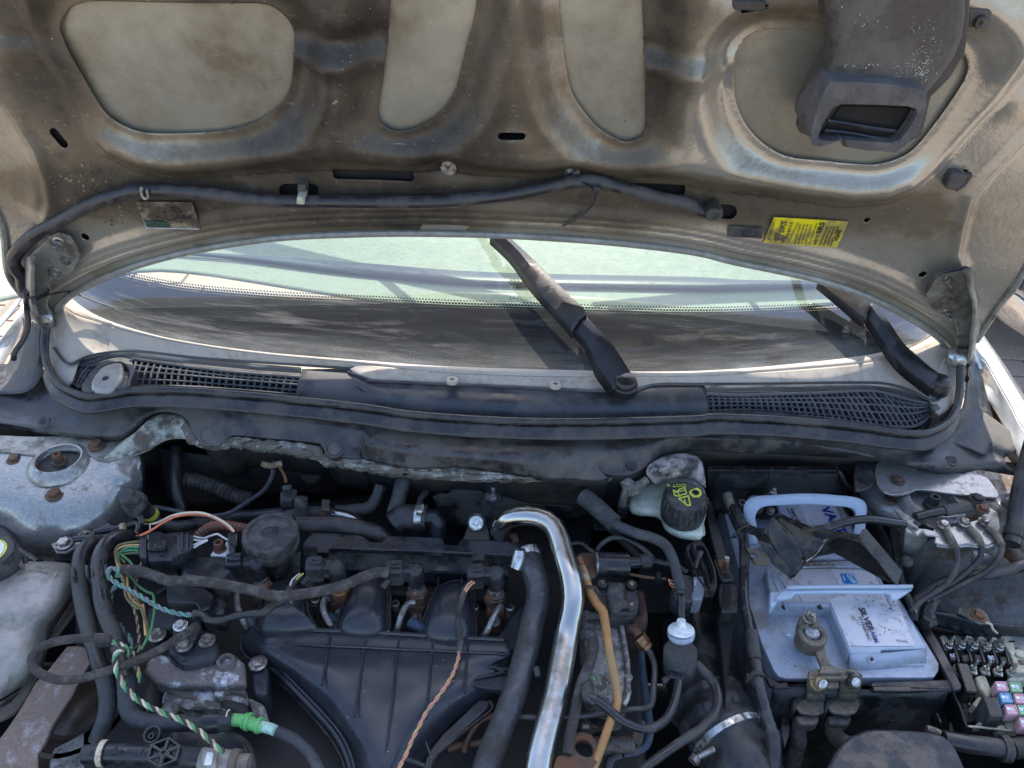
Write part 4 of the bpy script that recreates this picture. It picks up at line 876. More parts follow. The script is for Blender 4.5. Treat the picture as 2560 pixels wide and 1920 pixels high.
for c, x, y, r in (('ma', 272, 1215, 26), ('mb', 155, 1376, 20), ('mb', 1842, 1478, 26), ('eg', 1682, 150, 28)):
    p = P1(c, x, y, 946); rr = wm(c, r, p); m = MB(); m.lathe(p-Z*.001, (0, -.5, 1), [(0, .0012), (rr*.8, .0012), (rr*.8, .002), (rr*1.3, .003), (rr*1.5, 0)], 18); m.build('drain_hole', 'bulkhead_black', bh)
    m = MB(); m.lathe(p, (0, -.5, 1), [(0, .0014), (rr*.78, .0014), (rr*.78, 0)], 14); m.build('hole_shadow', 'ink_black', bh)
for c, x, y, r in (('ma', 1290, 1300, 62), ('ma', 2060, 1380, 55)):
    p = P1(c, x, y, 930); rr = wm(c, r, p); m = MB(); m.lathe(p, (0, -.6, 1), [(rr*1.3, -.006), (rr*1.15, .002), (rr, .003), (rr*.85, .001), (rr*.6, .0025), (0, .003)], 24); m.build('pressed_boss', 'bulkhead_black', bh)
# torn insulation edge hanging below the sheet
random.seed(11)
ti = thing('torn_insulation', 'frayed grey white insulation strip hanging under the bulkhead edge', 'insulation', P1('mb', 600, 1560, 915))
def jag(pts, n, a):
    Q = cat(pts, n); return [p+Vector((random.uniform(-a, a), random.uniform(-a, a)*.6, random.uniform(-a, a))) for p in Q]
up = W('ma', '1150,1215,934 1230,1330,920 1330,1360,920 1420,1310,926 1600,1325,924 1960,1368,922 2000,1425,916 2212,1455,914 mb: 150,1440 300,1480 500,1510 800,1510 1000,1530 1300,1575 ec: 1800,230 2150,250 ee: 200,262 600,290 900,300 1100,308', 914)
dn = W('ma', '1120,1290,918 1200,1350,912 1340,1380,910 1450,1365,912 1600,1390,912 1960,1440,908 2010,1480,904 2212,1500,902 mb: 150,1500 300,1530 400,1545 ec: 1230,295 1500,310 1750,305 1900,320 2212,335 ee: 300,335 500,345 760,352 960,352 1080,325', 898)
m = MB(); m.loft([jag(up, 150, .0006), jag([a.lerp(b, .5)+Vector((0, -.004, .002)) for a, b in zip(cat(up, 40), cat(dn, 40))], 150, .0018), jag(dn, 150, .0024)], n=220, m=4); m.build('torn_strip', 'insulation', ti, solid=.003)
# bare strut flange with flaking paint (left)
m = MB(); m.loft([W('ma', '640,1440,925 760,1330,928 830,1280,934 930,1190,938 1030,1165,938 1120,1190,938 1160,1260,930', 930), W('ma', '660,1452,920 800,1420,920 930,1370,920 1030,1325,922 1130,1320,922 1190,1340,920', 920)], n=50, m=5)
M('flaking_paint', (.38, .39, .33), .45, d=(.09, .075, .06), da=.5, ds=28, b=.3)
m.build('flaking_flange', 'flaking_paint', bh, solid=.002)
# torn piece over the reservoir
to = thing('torn_cover', 'torn black and white plastic shroud over the brake fluid reservoir', 'shroud', P1('ee', 1600, 230, 900))
m = MB(); m.loft([W('ee', '1400,215,925 1450,190,925 1560,140,930 1700,120,930 1800,140,925 1850,190,915', 925), W('ee', '1400,280,915 1480,260,925 1600,210,935 1720,200,932 1830,220,920 1870,270,905', 925), W('ee', '1430,310,905 1470,355,900 1560,320,912 1700,310,915 1810,330,900 1885,400,885', 905)], n=40, m=6)
M('torn_plastic', (.05, .05, .052), .5, d=(.42, .38, .38), da=.46, ds=26, b=.4, bs=90); m.build('shroud', 'torn_plastic', to, solid=.002)
m = MB(); m.tube(W('ee', '1205,330,905,40 1240,380,900,60 1290,400,898,50 1350,375,898,40 1400,330,902,40', 900), [.006, .009, .007, .006, .005], n=8); m.tube(W('ee', '1240,390,898 1215,450,890 1195,520,880 1190,560,872', 890), .005, n=8); m.tube(W('ee', '1290,400,898 1300,440,893 1240,430,893', 895), .006, n=8); m.build('torn_shreds', 'insulation', to)
m = MB(); m.box(P1('ee', 1190, 585, 868), .012, .008, .02); m.build('tie_end', 'black_plastic', to, bevel=.001)
m = MB(); m.loft([W('zb', '160,640,1000 170,720,992 140,830,980 95,900,968 40,1010,955 -60,1040,950 -200,1060,945', 960), W('zb', '270,700,1000 268,820,990 262,900,984 230,1000,970 150,1080,958 20,1100,950 -200,1120,945', 960), W('zb', '300,700,998 300,860,985 300,960,975 290,1060,965 200,1160,955 40,1180,948 -200,1180,945', 960)], n=40, m=4); m.build('corner_gutter', 'bulkhead_black', bh, solid=.002)
m = MB(); m.loft([W('zb', '330,640,1000 325,760,988 330,880,980 345,1000,974 400,1080,972 480,1130,970', 980), W('zb', '360,625,1004 400,700,992 430,830,986 450,930,982 480,1000,980 510,1080,978', 985), W('zb', '380,600,1006 410,650,998 450,780,990 520,860,988 560,900,985 540,980,982', 985)], n=40, m=4); m.build('corner_gutter', 'cowl_strip', bh, solid=.002)
m = MB(); m.loft([W('za', '345,880,1004 350,1000,990 345,1120,982 320,1230,976 250,1340,972 150,1400,970', 980), W('za', '400,860,1000 400,1000,985 400,1150,970 390,1300,960 330,1400,955 200,1480,950', 965), W('za', '440,900,995 480,1050,975 520,1200,960 560,1350,950 560,1480,945 500,1600,940', 955)], n=40, m=4); m.build('corner_gutter', 'bulkhead_black', bh, solid=.002)
m = MB(); m.loft([W('za', '300,900,1004 285,1000,990 280,1120,982 230,1230,978 150,1290,976', 982), W('za', '240,880,1004 210,950,995 235,1080,988 200,1150,985 110,1240,982', 986), W('za', '215,835,1008 120,930,1000 100,1060,990 90,1120,988 40,1140,984', 990)], n=40, m=4); m.build('corner_gutter', 'cowl_strip', bh, solid=.002)
# ================================================================ WIPERS
def plate(c, top, bot, z, th=.004):
    m = MB(); m.loft([W(c, top, z), W(c, bot, z)], n=24, m=2); return m
def wiper(label, armL, armR, chL, chR, pv, capw, blade):
    t = thing('wiper_arm', label, 'wiper', P1(*pv, 1000), 'windscreen wipers')
    A, B = cat(G(*armL), 26), cat(G(*armR), 26); C_ = [a.lerp(b, .5)+Z*.006 for a, b in zip(A, B)]
    m = MB(); m.loft([[p-Z*.010 for p in A], A, C_, B, [p-Z*.010 for p in B]], n=26, m=1); m.build('lower_arm', 'wiper_black', t, solid=.0015)
    A, B = cat(G(*chL), 20), cat(G(*chR), 20)
    m = MB(); C_ = [a.lerp(b, .5)+Z*.004 for a, b in zip(A, B)]; m.loft([[p-Z*.012 for p in A], A, C_, B, [p-Z*.012 for p in B]], n=20, m=1); m.build('upper_arm', 'wiper_grey', t, solid=.0015)
    p = G(pv[0], '%g,%g' % pv[1:], 24)[0]; r = wm(pv[0], capw, p)
    m = MB(); m.lathe(p-Z*.014, (0, -.15, 1), [(r*1.12, 0), (r*1.1, .010), (r*.98, .012), (r*.98, .016), (r*.8, .0195), (r*.4, .021), (0, .0213)], 28); m.build('pivot_cap', 'wiper_black', t)
    # blade on the glass higher up, hidden by the bonnet but it casts its shadow
    a, b_ = Vector(blade[0]), Vector(blade[1]); m = MB(); m.tube([a, b_], .006, n=6); m.tube([a.lerp(b_, .05)+Z*.016, a.lerp(b_, .5)+Z*.022, a.lerp(b_, .95)+Z*.016], .008, n=6); m.build('blade', 'black_rubber', t)
    m = MB(); m.tube([A[-1].lerp(B[-1], .5), a.lerp(b_, .5)+Z*.024], .006, n=8); m.build('arm_rod', 'black_metal', t)
    return t
M('wiper_black', (.014, .014, .016), .33, b=.03)
M('wiper_grey', (.022, .02, .02), .34, d=(.04, .037, .035), da=.2, ds=12)
def onglass(x, t): 
    j = min(range(n), key=lambda j_: abs(g0[j_].x-x)); return gpt(g0[j], t)+Z*.006
wiper('nearer black wiper arm rising from the middle of the scuttle', ('mb', '1720,1020 1650,930 1620,880 1590,800 1540,700 1480,640 1490,590', 22), ('mb', '1875,1000 1860,950 1800,850 1720,740 1620,640 1575,590 1540,540', 24),
      ('mb', '1480,655 1440,600 1330,480 1200,330 1100,190 975,70', 30), ('mb', '1560,560 1530,510 1450,440 1330,320 1200,190 1075,75', 32), ('mb', 1800, 965), 75, (onglass(-.46, .50), onglass(.10, .30)))
wiper('further black wiper arm at the right end of the scuttle', ('mc', '1640,1020 1560,960 1450,870 1380,780 1320,680 1260,590 1250,550', 22), ('mc', '1750,960 1640,890 1560,820 1470,740 1400,640 1330,540 1270,470', 24),
      ('mc', '1240,585 1200,560 1110,480 1040,420 950,345', 30), ('mc', '1270,475 1250,460 1180,420 1090,370 1020,345', 32), ('mc', 1697, 965), 62, (onglass(.12, .34), onglass(.62, .30)))
CROWN = 0.0
# ================================================================ WINGS (fenders)
wl = thing('front_wing', 'left front wing edge in bright sun with a bolted tab', 'wing', P1('zb', 60, 700, 960), 'front wings')
m = MB(); m.loft([W('zb', '170,480,1005 160,530,1002 120,620,995 60,720,985 0,800,975 -120,960,955 -300,1200,930', 980), W('zb', '175,530,1000 168,600,995 140,680,985 80,780,972 0,900,960 -100,1050,945', 970), W('zb', '170,640,985 165,700,975 120,800,965 60,900,955 0,1010,945 -80,1150,935', 960)], n=40, m=5); m.build('wing_edge', 'car_paint', wl, solid=.0015)
m = MB(); m.loft([W('zb', '165,480,1003 120,560,990 40,660,975 -60,780,960 -300,1100,930', 980), W('zb', '140,440,960 60,540,950 -60,640,930 -200,760,910 -500,1000,880', 930)], n=30, m=4); m.build('wing_top', 'car_paint', wl, solid=.0015)
m = MB(); m.slab(W('zb', '75,930 110,935 170,945 187,965 178,1005 150,1030 60,1036 10,1028 20,990', 950), (0, 0, -.003)); m.build('fixing_tab', 'hinge_paint', wl, bevel=.001)
bolt(wl, 'zb', 112, 982, 951, 28, .7)
wr = thing('front_wing', 'right front wing edge in bright sun with a bolted tab', 'wing', P1('za', 620, 1100, 960), 'front wings')
m = MB(); m.loft([W('za', '395,735,1006 460,830,996 520,900,990 620,1080,980 700,1220,972 760,1340,966 830,1450,960 950,1700,945', 980), W('za', '455,672,1005 500,740,1000 560,820,995 650,960,985 720,1090,978 800,1210,970 900,1400,960 1100,1700,945', 985)], n=50, m=4); m.build('wing_top', 'car_paint', wr, solid=.0015)
m = MB(); m.loft([W('za', '395,735,1006 460,830,996 520,900,990 620,1080,980 700,1220,972 760,1340,966 830,1450,960 950,1700,945', 980), W('za', '425,900,985 500,960,978 560,1080,972 640,1240,964 720,1400,956 800,1560,950 900,1750,940', 970), W('za', '415,920,975 480,1010,968 510,1140,962 600,1280,955 690,1460,948 780,1650,940 820,1760,935', 960)], n=50, m=5); m.build('wing_edge', 'car_paint', wr, solid=.0015)
m = MB(); m.loft([W('za', '455,672,1004 560,820,994 720,1090,977 900,1400,959 1100,1700,944', 985), W('za', '480,672,960 600,840,940 780,1110,920 1000,1440,900 1200,1740,890', 930)], n=30, m=4); m.build('wing_side', 'car_paint', wr, solid=.0015)
m = MB(); m.slab(W('za', '388,1190 410,1175 490,1168 520,1180 530,1240 515,1280 430,1270 405,1240', 958), (0, 0, -.003)); m.build('fixing_tab', 'hinge_paint', wr, bevel=.001)
bolt(wr, 'za', 470, 1205, 959, 30, .7)
m = MB(); m.loft([W('za', '360,860,1000 400,850,1000 440,890,985 500,1000,965 560,1130,955 600,1280,945 700,1480,935 800,1640,930', 960), W('za', '350,950,960 390,1040,950 430,1200,945 500,1290,940 540,1400,930 640,1560,920 760,1700,915', 940)], n=30, m=3); m.build('inner_gutter', 'bulkhead_black', wr, solid=.002)
m = MB(); m.slab(W('za', '365,850 400,840 415,870 405,920 380,960 385,1000 360,980 355,940 370,900', 1004), (0, 0, -.01)); m.build('sealing_tongue', 'black_metal', wr, bevel=.002)
# bay liner: floor, walls and inner wings keep stray light out below
ba = struct(thing('engine_bay', 'x', 'x', (0, .5, .3)))
for k in ('label', 'category'): del ba[k]
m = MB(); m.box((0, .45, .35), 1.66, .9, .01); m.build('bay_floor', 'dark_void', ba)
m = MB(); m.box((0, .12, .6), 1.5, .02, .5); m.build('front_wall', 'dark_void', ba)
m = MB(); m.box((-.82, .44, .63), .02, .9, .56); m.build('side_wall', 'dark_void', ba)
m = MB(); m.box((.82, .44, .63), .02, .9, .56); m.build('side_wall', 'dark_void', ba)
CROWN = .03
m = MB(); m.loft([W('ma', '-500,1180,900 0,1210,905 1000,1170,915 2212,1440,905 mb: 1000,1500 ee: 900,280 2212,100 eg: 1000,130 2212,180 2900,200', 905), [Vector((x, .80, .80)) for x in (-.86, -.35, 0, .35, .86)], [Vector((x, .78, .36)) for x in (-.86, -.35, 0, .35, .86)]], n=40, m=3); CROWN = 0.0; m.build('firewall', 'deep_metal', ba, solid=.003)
# ================================================================ LEFT SIDE OF THE BAY
CROWN = 0.0
tl = thing('strut_tower', 'left strut tower of silver metal with rusty bolts and pressed bearing ring', 'strut tower', P1('ea', 500, 300, 900), 'strut towers')
m = MB(); m.loft([W('ea', '-400,0 0,20 340,60 800,40 1100,80 1190,200,918', 926), W('ea', '-400,130 0,150 400,190 800,180 1060,200 1160,260,912', 924), W('ea', '-400,330 0,350 400,370 800,350 1050,330 1160,380,900', 918), W('ea', '-400,480 0,520 300,570 650,560 950,470 1150,450,880', 908), W('ea', '-400,640 0,680 250,780 600,780 900,680 1120,560,860', 885), W('ea', '-400,850 0,880 200,980 550,980 900,860 1100,720,830', 840), W('ea', '-400,1100 0,1150 250,1250 600,1200 900,1050 1100,900', 760)], n=110, m=13); pit(m, P1('ea', 512, 215, 921), wm('ea', 172, P1('ea', 512, 215, 921))*1.0, .03); m.build('tower_skin', 'tower_metal', tl, solid=.003)
m = MB(); m.loft([W('ea', '1120,60,920 1150,200,905 1165,350,890 1150,480,865 1090,600,840', 900), W('ea', '1180,80,880 1200,220,860 1190,380,840 1160,520,820 1100,640,790', 850), W('ea', '1190,250,800 1210,380,780 1200,500,760 1160,620,740 1100,740,720', 750)], n=20, m=4); m.build('tower_side', 'tower_dark', tl, solid=.003)
m = MB(); m.slab(cat(W('ea', '-300,95 0,98 330,130 390,100 560,82 720,105 790,150 860,168 930,166 1080,135 1230,85 1330,20 1400,-30 1150,-60 700,-40 300,-30 0,-40 -300,-30', 930), 60, closed=True), (0, 0, -.003)); m.build('flange_plate', 'hinge_paint', tl, bevel=.0008)
p = P1('ea', 512, 215, 921)+Z*.004; r = wm('ea', 172, p); m = MB()
m.lathe(p, Z, [(r*1.5, -.004), (r*1.42, .002), (r*1.25, .006), (r*1.08, .0085), (r, .008), (r*.97, .004), (r*.97, -.006)], 40); m.build('bearing_ring', 'tower_metal', tl)
m = MB(); m.lathe(p, Z, [(r*.96, .001), (r*.93, -.012), (r*.9, -.0135), (r*.4, -.015), (0, -.015)], 32); m.build('shaded_cup', 'deep_metal', tl)  # darker metal paints in the shade inside the ring
m = MB(); m.lathe(p-Z*.012, Z, [(r*.38, 0), (r*.36, .014), (r*.3, .016), (r*.24, .016), (r*.22, .026), (r*.18, .027), (r*.10, .027), (r*.10, .018), (0, .018)], 18); m.build('strut_nut', 'rusty_steel', tl)
for x, y, z, r in ((125, 165, 925, 46), (460, 460, 916, 52), (812, 45, 932, 48)): bolt(tl, 'ea', x, y, z, r, .9, 'rusty_steel')
for x, y, r in ((165, 305, 32), (752, 335, 32)):
    p = P1('ea', x, y, 919); rr = wm('ea', r, p); m = MB(); m.lathe(p, Z, [(rr*1.35, -.001), (rr*1.2, .0015), (rr, .0015), (rr, -.002)], 18); o = m.build('hole_rim', 'rusty_steel', tl)
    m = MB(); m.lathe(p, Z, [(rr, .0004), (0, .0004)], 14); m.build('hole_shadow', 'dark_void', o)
for x, y, r in ((245, 382, 32), (625, 400, 32), (862, 265, 30)):
    p = P1('ea', x, y, 918); rr = wm('ea', r, p); m = MB(); m.lathe(p, Z, [(rr, -.001), (rr, .001), (rr*.85, .0014), (rr*.8, .0006), (0, .0006)], 18); m.build('spot_weld', 'tower_metal', tl)
# earth lug
ep = thing('earth_lug', 'bolted earth lug with two short black leads beside the left tower', 'cable lug', P1('ea', 560, 880, 880))
S('lug_plate', ep, 'ea', '425,868 480,850 640,820 800,750 900,675 940,720 960,760 800,830 690,860 620,905 560,940 470,942', 3, 'hinge_paint', 886, .0008)
bolt(ep, 'ea', 540, 870, 888, 50, .9); bolt(ep, 'ea', 710, 790, 889, 36, .9)
T('lead', ep, 'ea', '790,775 900,750 1020,735 1120,705 1165,720 1150,790', 62, 'gloss_cable', 898, n=12); T('lead', ep, 'ea', '620,830 750,820 860,815 1000,800', 60, 'gloss_cable', 894, n=12)
m = MB(); p, q = W('ea', '1025,715 1035,765', 902); m.tube([p, q], .004, n=10); m.build('crimp', 'yellow_band' if False else 'hose_sleeve', ep)
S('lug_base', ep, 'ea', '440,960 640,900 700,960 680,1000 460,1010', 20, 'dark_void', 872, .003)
cg = thing('corrugated_conduit', 'thick black corrugated conduit curving below the left tower', 'conduit', P1('ea', 100, 850, 860))
T('conduit', cg, 'ea', '-150,620 -40,700 40,800 130,900 210,970 320,1040', 92, 'black_rubber', 878, n=14, ribs=(.0075, .09))
# expansion tank
et = thing('coolant_tank', 'grey translucent coolant tank with a white and yellow topped black cap', 'coolant tank', P1('ea', 250, 1200, 850))
m = MB(); m.loft([W('ea', '-400,1040,872 100,1010,872 185,1020,872 400,1036,872 590,1056,868 625,1085,856', 872), W('ea', '-400,1080,888 120,1060,888 350,1075,888 520,1085,884 605,1110,874', 888), W('ea', '-400,1250 100,1220 330,1230 500,1230,890 590,1230,876', 893), W('ea', '-400,1440 100,1430 300,1425 420,1410,890 500,1400,874', 893), W('eb', '-400,165 0,168 150,178 290,200,888 380,240,866', 890), W('eb', '-400,230 0,228 150,240 260,270,882 370,330,858', 884), W('eb', '-400,450 0,450 150,440 250,430,878 350,430,856', 884), W('eb', '-400,700 0,690 100,640 220,600,868 320,560,846', 874), W('eb', '-400,900 -100,880 0,850 140,760,850 240,720,835', 852)], n=40, m=6); m.build('tank_shell', 'tank_grey', et, solid=.003)
m = MB(); m.loft([W('ea', '-300,1045,870 185,1020,870 590,1056,866 625,1090,855 600,1220,866', 870)+W('eb', '500,60,862 385,240,862 365,400,852 320,560,842 230,730,832 0,890,835', 860), W('ea', '-300,1040,850 185,1015,850 600,1050,846 640,1100,836 630,1250,842', 850)+W('eb', '560,60,838 440,260,838 390,420,830 340,600,822 240,790,816 0,960,820', 840)], n=60, m=3); m.build('tank_side', 'tank_rim', et, solid=.002)
m = MB(); m.slab(W('eb', '610,15 650,60 620,130 480,320 390,420 360,520 310,680 160,930 100,985 0,1035 -150,1060 -150,960 0,935 90,890 140,830 270,620 340,420 380,330 470,230', 836), (0, 0, -.006)); m.build('tank_rim', 'tank_rim', et, bevel=.002)
p = P1('ea', -60, 1010, 905); r = wm('ea', 205, p); m = MB()
m.lathe(p-Z*.022, Z, [(r*1.08, 0), (r*1.08, .006), (r*.98, .008), (r*.98, .030), (r*.9, .034), (r*.7, .035), (0, .035)], 40); cpp = m.build('tank_cap', 'cap_black', et)
m = MB(); m.lathe(p+Z*.0132, Z, [(r*.68, 0), (r*.68, .0006), (0, .0006)], 36); m.build('cap_label', 'cap_yellow', cpp)
m = MB(); m.lathe(p+Z*.0139, Z, [(r*.58, 0), (r*.58, .0006), (0, .0006)], 36); m.build('label_centre', 'white_plastic', cpp)
0 and text('MAX', cpp, P1('ea', -20, 1010, 922)-Vector((.012, 0, 0)), (1, 0, 0), (0, 1, 0), .011, 'ink_blue')
S('cap_wedge', et, 'ea', '128,945 150,950 185,1010 195,1060 130,1040', 25, 'tank_grey', 900, .002)
m = MB(); m.slab(W('ea', '245,1085 488,1112 425,1200 195,1180', 894.2), (0, 0, -.0008)); m.build('worn_label', 'tank_rim', et)
# coolant hoses
for lab, top, br, wd in (('left one of the pair of thick black coolant hoses beside the tank', 'ea: 900,850,885 830,855,892 750,880,900 690,950,902 665,1080,900 675,1230,896 710,1441,890 eb: 715,130,888 760,330,884 830,560,880 875,680,876', 'eb: 872,670,876 895,780,872 905,900,866 880,1040,860 840,1140,852 810,1215,846', 132),
                     ('right one of the pair of thick black coolant hoses, beside the wires', 'ea: 1200,850,880 1100,818,890 1000,815,902 900,870,908 845,970,910 830,1110,906 850,1300,902 890,1460,898 eb: 910,130,896 970,350,890 1030,560,884 1055,700,880', 'eb: 1055,690,878 1060,820,874 1065,930,870 1110,1010,866 1200,1050,864 1350,1062,862 1500,1065,862 1580,1062,862', 132)):
    t = thing('coolant_hose', lab, 'hose', P1('eb', 900, 300, 860), 'coolant hoses')
    T('rubber_hose', t, 'ea', top, wd, 'black_rubber', n=20); T('braided_sleeve', t, 'eb', br, wd*1.06, 'braid', n=20)
    for k in range(3):
        pass
for x, y in ((608, 1100), (725, 1085), (770, 1085), (885, 1078)): 
    pp_ = '%d,%d %d,%d %d,%d %d,%d' % (x-20, y-45, x+16, y-45, x+20, y+45, x-12, y+50)
    o = S('hose_clip', None, 'ea', pp_, 14, 'black_plastic', 914, .002, label={608: 'black hose clip touching the tank corner', 725: 'black hose clip just right of the left coolant hose', 770: 'black hose clip just left of the right coolant hose', 885: 'black hose clip on the right side of the right coolant hose'}[x], cat='hose clip', group='hose clips')
# main connector and its wires
cn = thing('wiring_connector', 'large black two part wiring connector with an orange and a cream wire over it', 'connector', P1('ea', 1400, 880, 900))
S('socket', cn, 'ea', '1240,770 1330,755 1380,780 1540,760 1570,785 1612,790 1620,830 1618,920 1540,930 1530,965 1460,970 1450,1005 1240,1005 1225,960 1225,800', 26, 'black_plastic', 930, .003)
S('collar', cn, 'ea', '1170,820 1225,810 1230,970 1215,988 1165,975', 28, 'black_plastic', 932, .003)
S('latch', cn, 'ea', '1235,855 1250,838 1390,835 1392,905 1250,920 1232,910', 4, 'black_metal', 934, .002)
S('latch_key', cn, 'ea', '1290,865 1385,858 1385,895 1292,900', 3, 'black_plastic', 937, .001)
S('rear_shell', cn, 'ea', '1480,790 1600,785 1612,800 1610,900 1590,915 1480,960', 6, 'black_plastic', 935, .002)
for a in (1530, 1575): m = MB(); m.tube(W('ea', '%d,780 %d,930' % (a, a-4), 936), .001, n=5); m.build('shell_rib', 'black_plastic', cn)
for s_ in ('1350,790 1350,800', '1355,960 1355,968'): m = MB(); m.box(W('ea', s_, 931)[0], .003, .003, .001); m.build('key_slot', 'ink_black', cn)
w_ = thing('wire_bundle', 'faded green and brown wires curling down from the big connector', 'wires', P1('ea', 1000, 950, 900))
for k, (s_, mt) in enumerate((('1170,850 1080,860 1000,880 968,930 980,1010 1020,1070 1040,1200 1060,1320 1150,1410 eb: 1180,100 1230,260', 'wire_olive'), ('1170,880 1060,885 985,920 975,1000 1010,1100 1060,1130 1080,1300 1180,1400 eb: 1200,80 1225,230 1220,330', 'wire_ochre'), ('1165,900 1080,900 1020,930 990,970 1000,1060 1030,1180', 'wire_green'), ('1165,930 1090,925 1010,950 1080,1010 1120,1060', 'wire_green'), ('1165,950 1100,950 1040,960 1000,980 1050,1030', 'wire_olive'), ('1060,1120 1100,1150 1160,1220 1230,1270 1280,1290 1292,1350 1292,1441 eb: 1292,120 1270,260 1230,360 1185,445', 'wire_green'), ('1070,1130 1075,1250 1150,1340 1200,1441 eb: 1215,120 1240,260 1230,370', 'wire_olive'), ('1130,1130 1140,1250 1190,1350', 'wire_brown'))):
    T('wire', w_, 'ea', s_, 21, mt, 912-k*1.5, n=7)
cw = thing('bare_ended_wires', 'cream and orange wires arched above the connector with bare copper ends', 'wires', P1('ea', 1600, 620, 930))
T('cream_wire', cw, 'ea', '1265,705,928 1330,688,935 1440,635,945 1560,610,950 1700,612,950 1830,660,946 1920,720,940 1962,768,935', 19, 'wire_cream', n=8)
T('orange_wire', cw, 'ea', '1175,800,936 1260,760,940 1370,690,944 1480,640,946 1620,622,947 1740,635,945 1860,690,940 1950,765,934', 19, 'wire_orange', n=8)
T('bare_end', cw, 'ea', '1205,706,926 1240,700,927 1268,706,928', 12, 'copper_nut', n=6); T('bare_end', cw, 'ea', '1130,762,936 1150,780,936 1178,800,936', 9, 'copper_nut', n=6); T('bare_end', cw, 'ea', '1140,800,935 1160,802,935 1178,802,936', 8, 'copper_nut', n=6)
T('white_stub', cw, 'ea', '1252,700 1258,730 1256,765', 10, 'wire_white', 928, n=6)
for s_ in ('1620,808 1700,822 1760,805 1820,788 1870,815 1905,835', '1620,835 1680,845 1740,838', '1620,880 1680,858 1740,835', '1622,905 1660,880 1740,840'): T('white_wire', cw, 'ea', s_, 17, 'wire_white', 930, n=7)
rc = thing('red_conduit', 'reddish brown corrugated conduit behind the big connector', 'conduit', P1('ea', 1850, 740, 900))
T('conduit', rc, 'ea', '1660,820,905 1700,770,910 1780,725,914 1900,720,914 2050,745,910 2300,790,900', 90, 'corrugated_red', n=14, ribs=(.0042, .08))
ww = thing('white_plug', 'white and black plug with a steel stub beside the round cap', 'connector', P1('ea', 1900, 900, 900))
S('white_body', ww, 'ea', '1800,905 1880,905 1890,845 1930,845 1965,960 1960,975 1755,965', 20, 'white_plastic', 915, .002); S('black_hood', ww, 'ea', '1908,770 1995,775 1990,860 1960,945 1918,940 1905,850', 22, 'black_plastic', 930, .002)
p = P1('ea', 1840, 900, 918); m = MB(); m.lathe(p-Z*.006, Z, [(.007, 0), (.007, .004), (.0052, .005), (.0052, .014), (.003, .0145), (.003, .010), (0, .01)], 16); m.build('steel_stub', 'rusty_steel', ww)
# diagnostic cap / sensor
sn = thing('valve_cap', 'black hexagonal cap on a tilted tube with a yellow band', 'valve cap', P1('ea', 1150, 560, 930))
a, b = P1('ea', 1098, 500, 952), P1('ea', 1290, 640, 905); d = (a-b).normalized(); r = wm('ea', 95, a)
m = MB(); m.hexbolt(a-d*.004, r*.82, .018, d, 0); m.lathe(a-d*.012, d, [(r*1.05, 0), (r*1.05, .006), (r*.98, .009), (0, .009)], 28); m.build('hex_cap', 'cap_black', sn)
m = MB(); m.tube([a-d*.008, b], [r*.85, r*.62], n=18); m.build('tube', 'black_plastic', sn)
c_ = a.lerp(b, .82); m = MB(); m.tube([c_+d*.004, c_-d*.004], r*.70, n=18); m.build('yellow_band', 'yellow_band', sn)
m = MB(); m.tube(W('ea', '1080,590,935 1110,620,932 1170,640,930 1195,700,926', 930), .0035, n=8); m.build('retaining_strap', 'black_rubber', sn)
# plug housings in front
hb_ = thing('sensor_box', 'black sensor box with square ridges under the big connector', 'sensor', P1('ea', 1350, 1060, 890))
S('box', hb_, 'ea', '1215,1010 1500,980 1525,1000 1490,1130 1440,1150 1190,1120', 25, 'black_plastic', 908, .002)
for q in (((1345, 1010), (1480, 990), (1475, 1075), (1340, 1070)), ((1395, 1030), (1450, 1022), (1446, 1050), (1393, 1050))):
    m = MB(); m.tube(W('ea', ' '.join('%d,%d' % t for t in q+(q[0],)), 909), .001, n=5, rnd=False, step=.003)
    m = MB(); P_ = W('ea', ' '.join('%d,%d' % t for t in q), 909)
    for i in range(4): m.tube([P_[i], P_[(i+1) % 4]], .0011, n=5)
    m.build('square_ridge', 'black_plastic', hb_)
vv = thing('coolant_valve_block', 'dusty black valve block with rounded corners left of the injectors', 'valve block', P1('ea', 1650, 1200, 880))
S('upper_block', vv, 'ea', '1560,975 1640,960 1880,965 1960,1010 1940,1080 1850,1160 1780,1195 1500,1150 1510,1070', 34, 'black_plastic', 918, .008)
S('lower_block', vv, 'ea', '1420,1215 1500,1200 1690,1215 1790,1290 1760,1400 1680,1441 eb: 1640,60 1400,50 1395,-100', 40, 'black_plastic', 908, .009)
S('side_block', vv, 'ea', '1700,1240 1850,1200 1900,1300 1880,1441 1760,1441', 36, 'black_plastic', 895, .006)  # lower side block in the same black plastic
S('arm', vv, 'ea', '1315,1290 1420,1230 1435,1205 1330,1245 1310,1280', 10, 'black_metal', 905, .002)
S('front_box', vv, 'eb', '1230,80 1400,70 1640,90 1700,150 1650,350 1440,420 1440,250 1290,300 1225,230', 40, 'black_plastic', 888, .004)
S('lower_bracket', vv, 'eb', '1390,330 1560,280 1700,230 1780,330 1840,420 1800,520 1690,540 1560,575 1500,560 1390,480', 30, 'black_plastic', 880, .006)
for x, y, r, z in ((1318, 330, 50, 892), (1512, 250, 42, 905), (1545, 415, 48, 892), (1735, 375, 48, 890)): bolt(vv, 'eb', x, y, z-8, r, 1.0, 'zinc' if x == 1512 else 'bolt_steel')
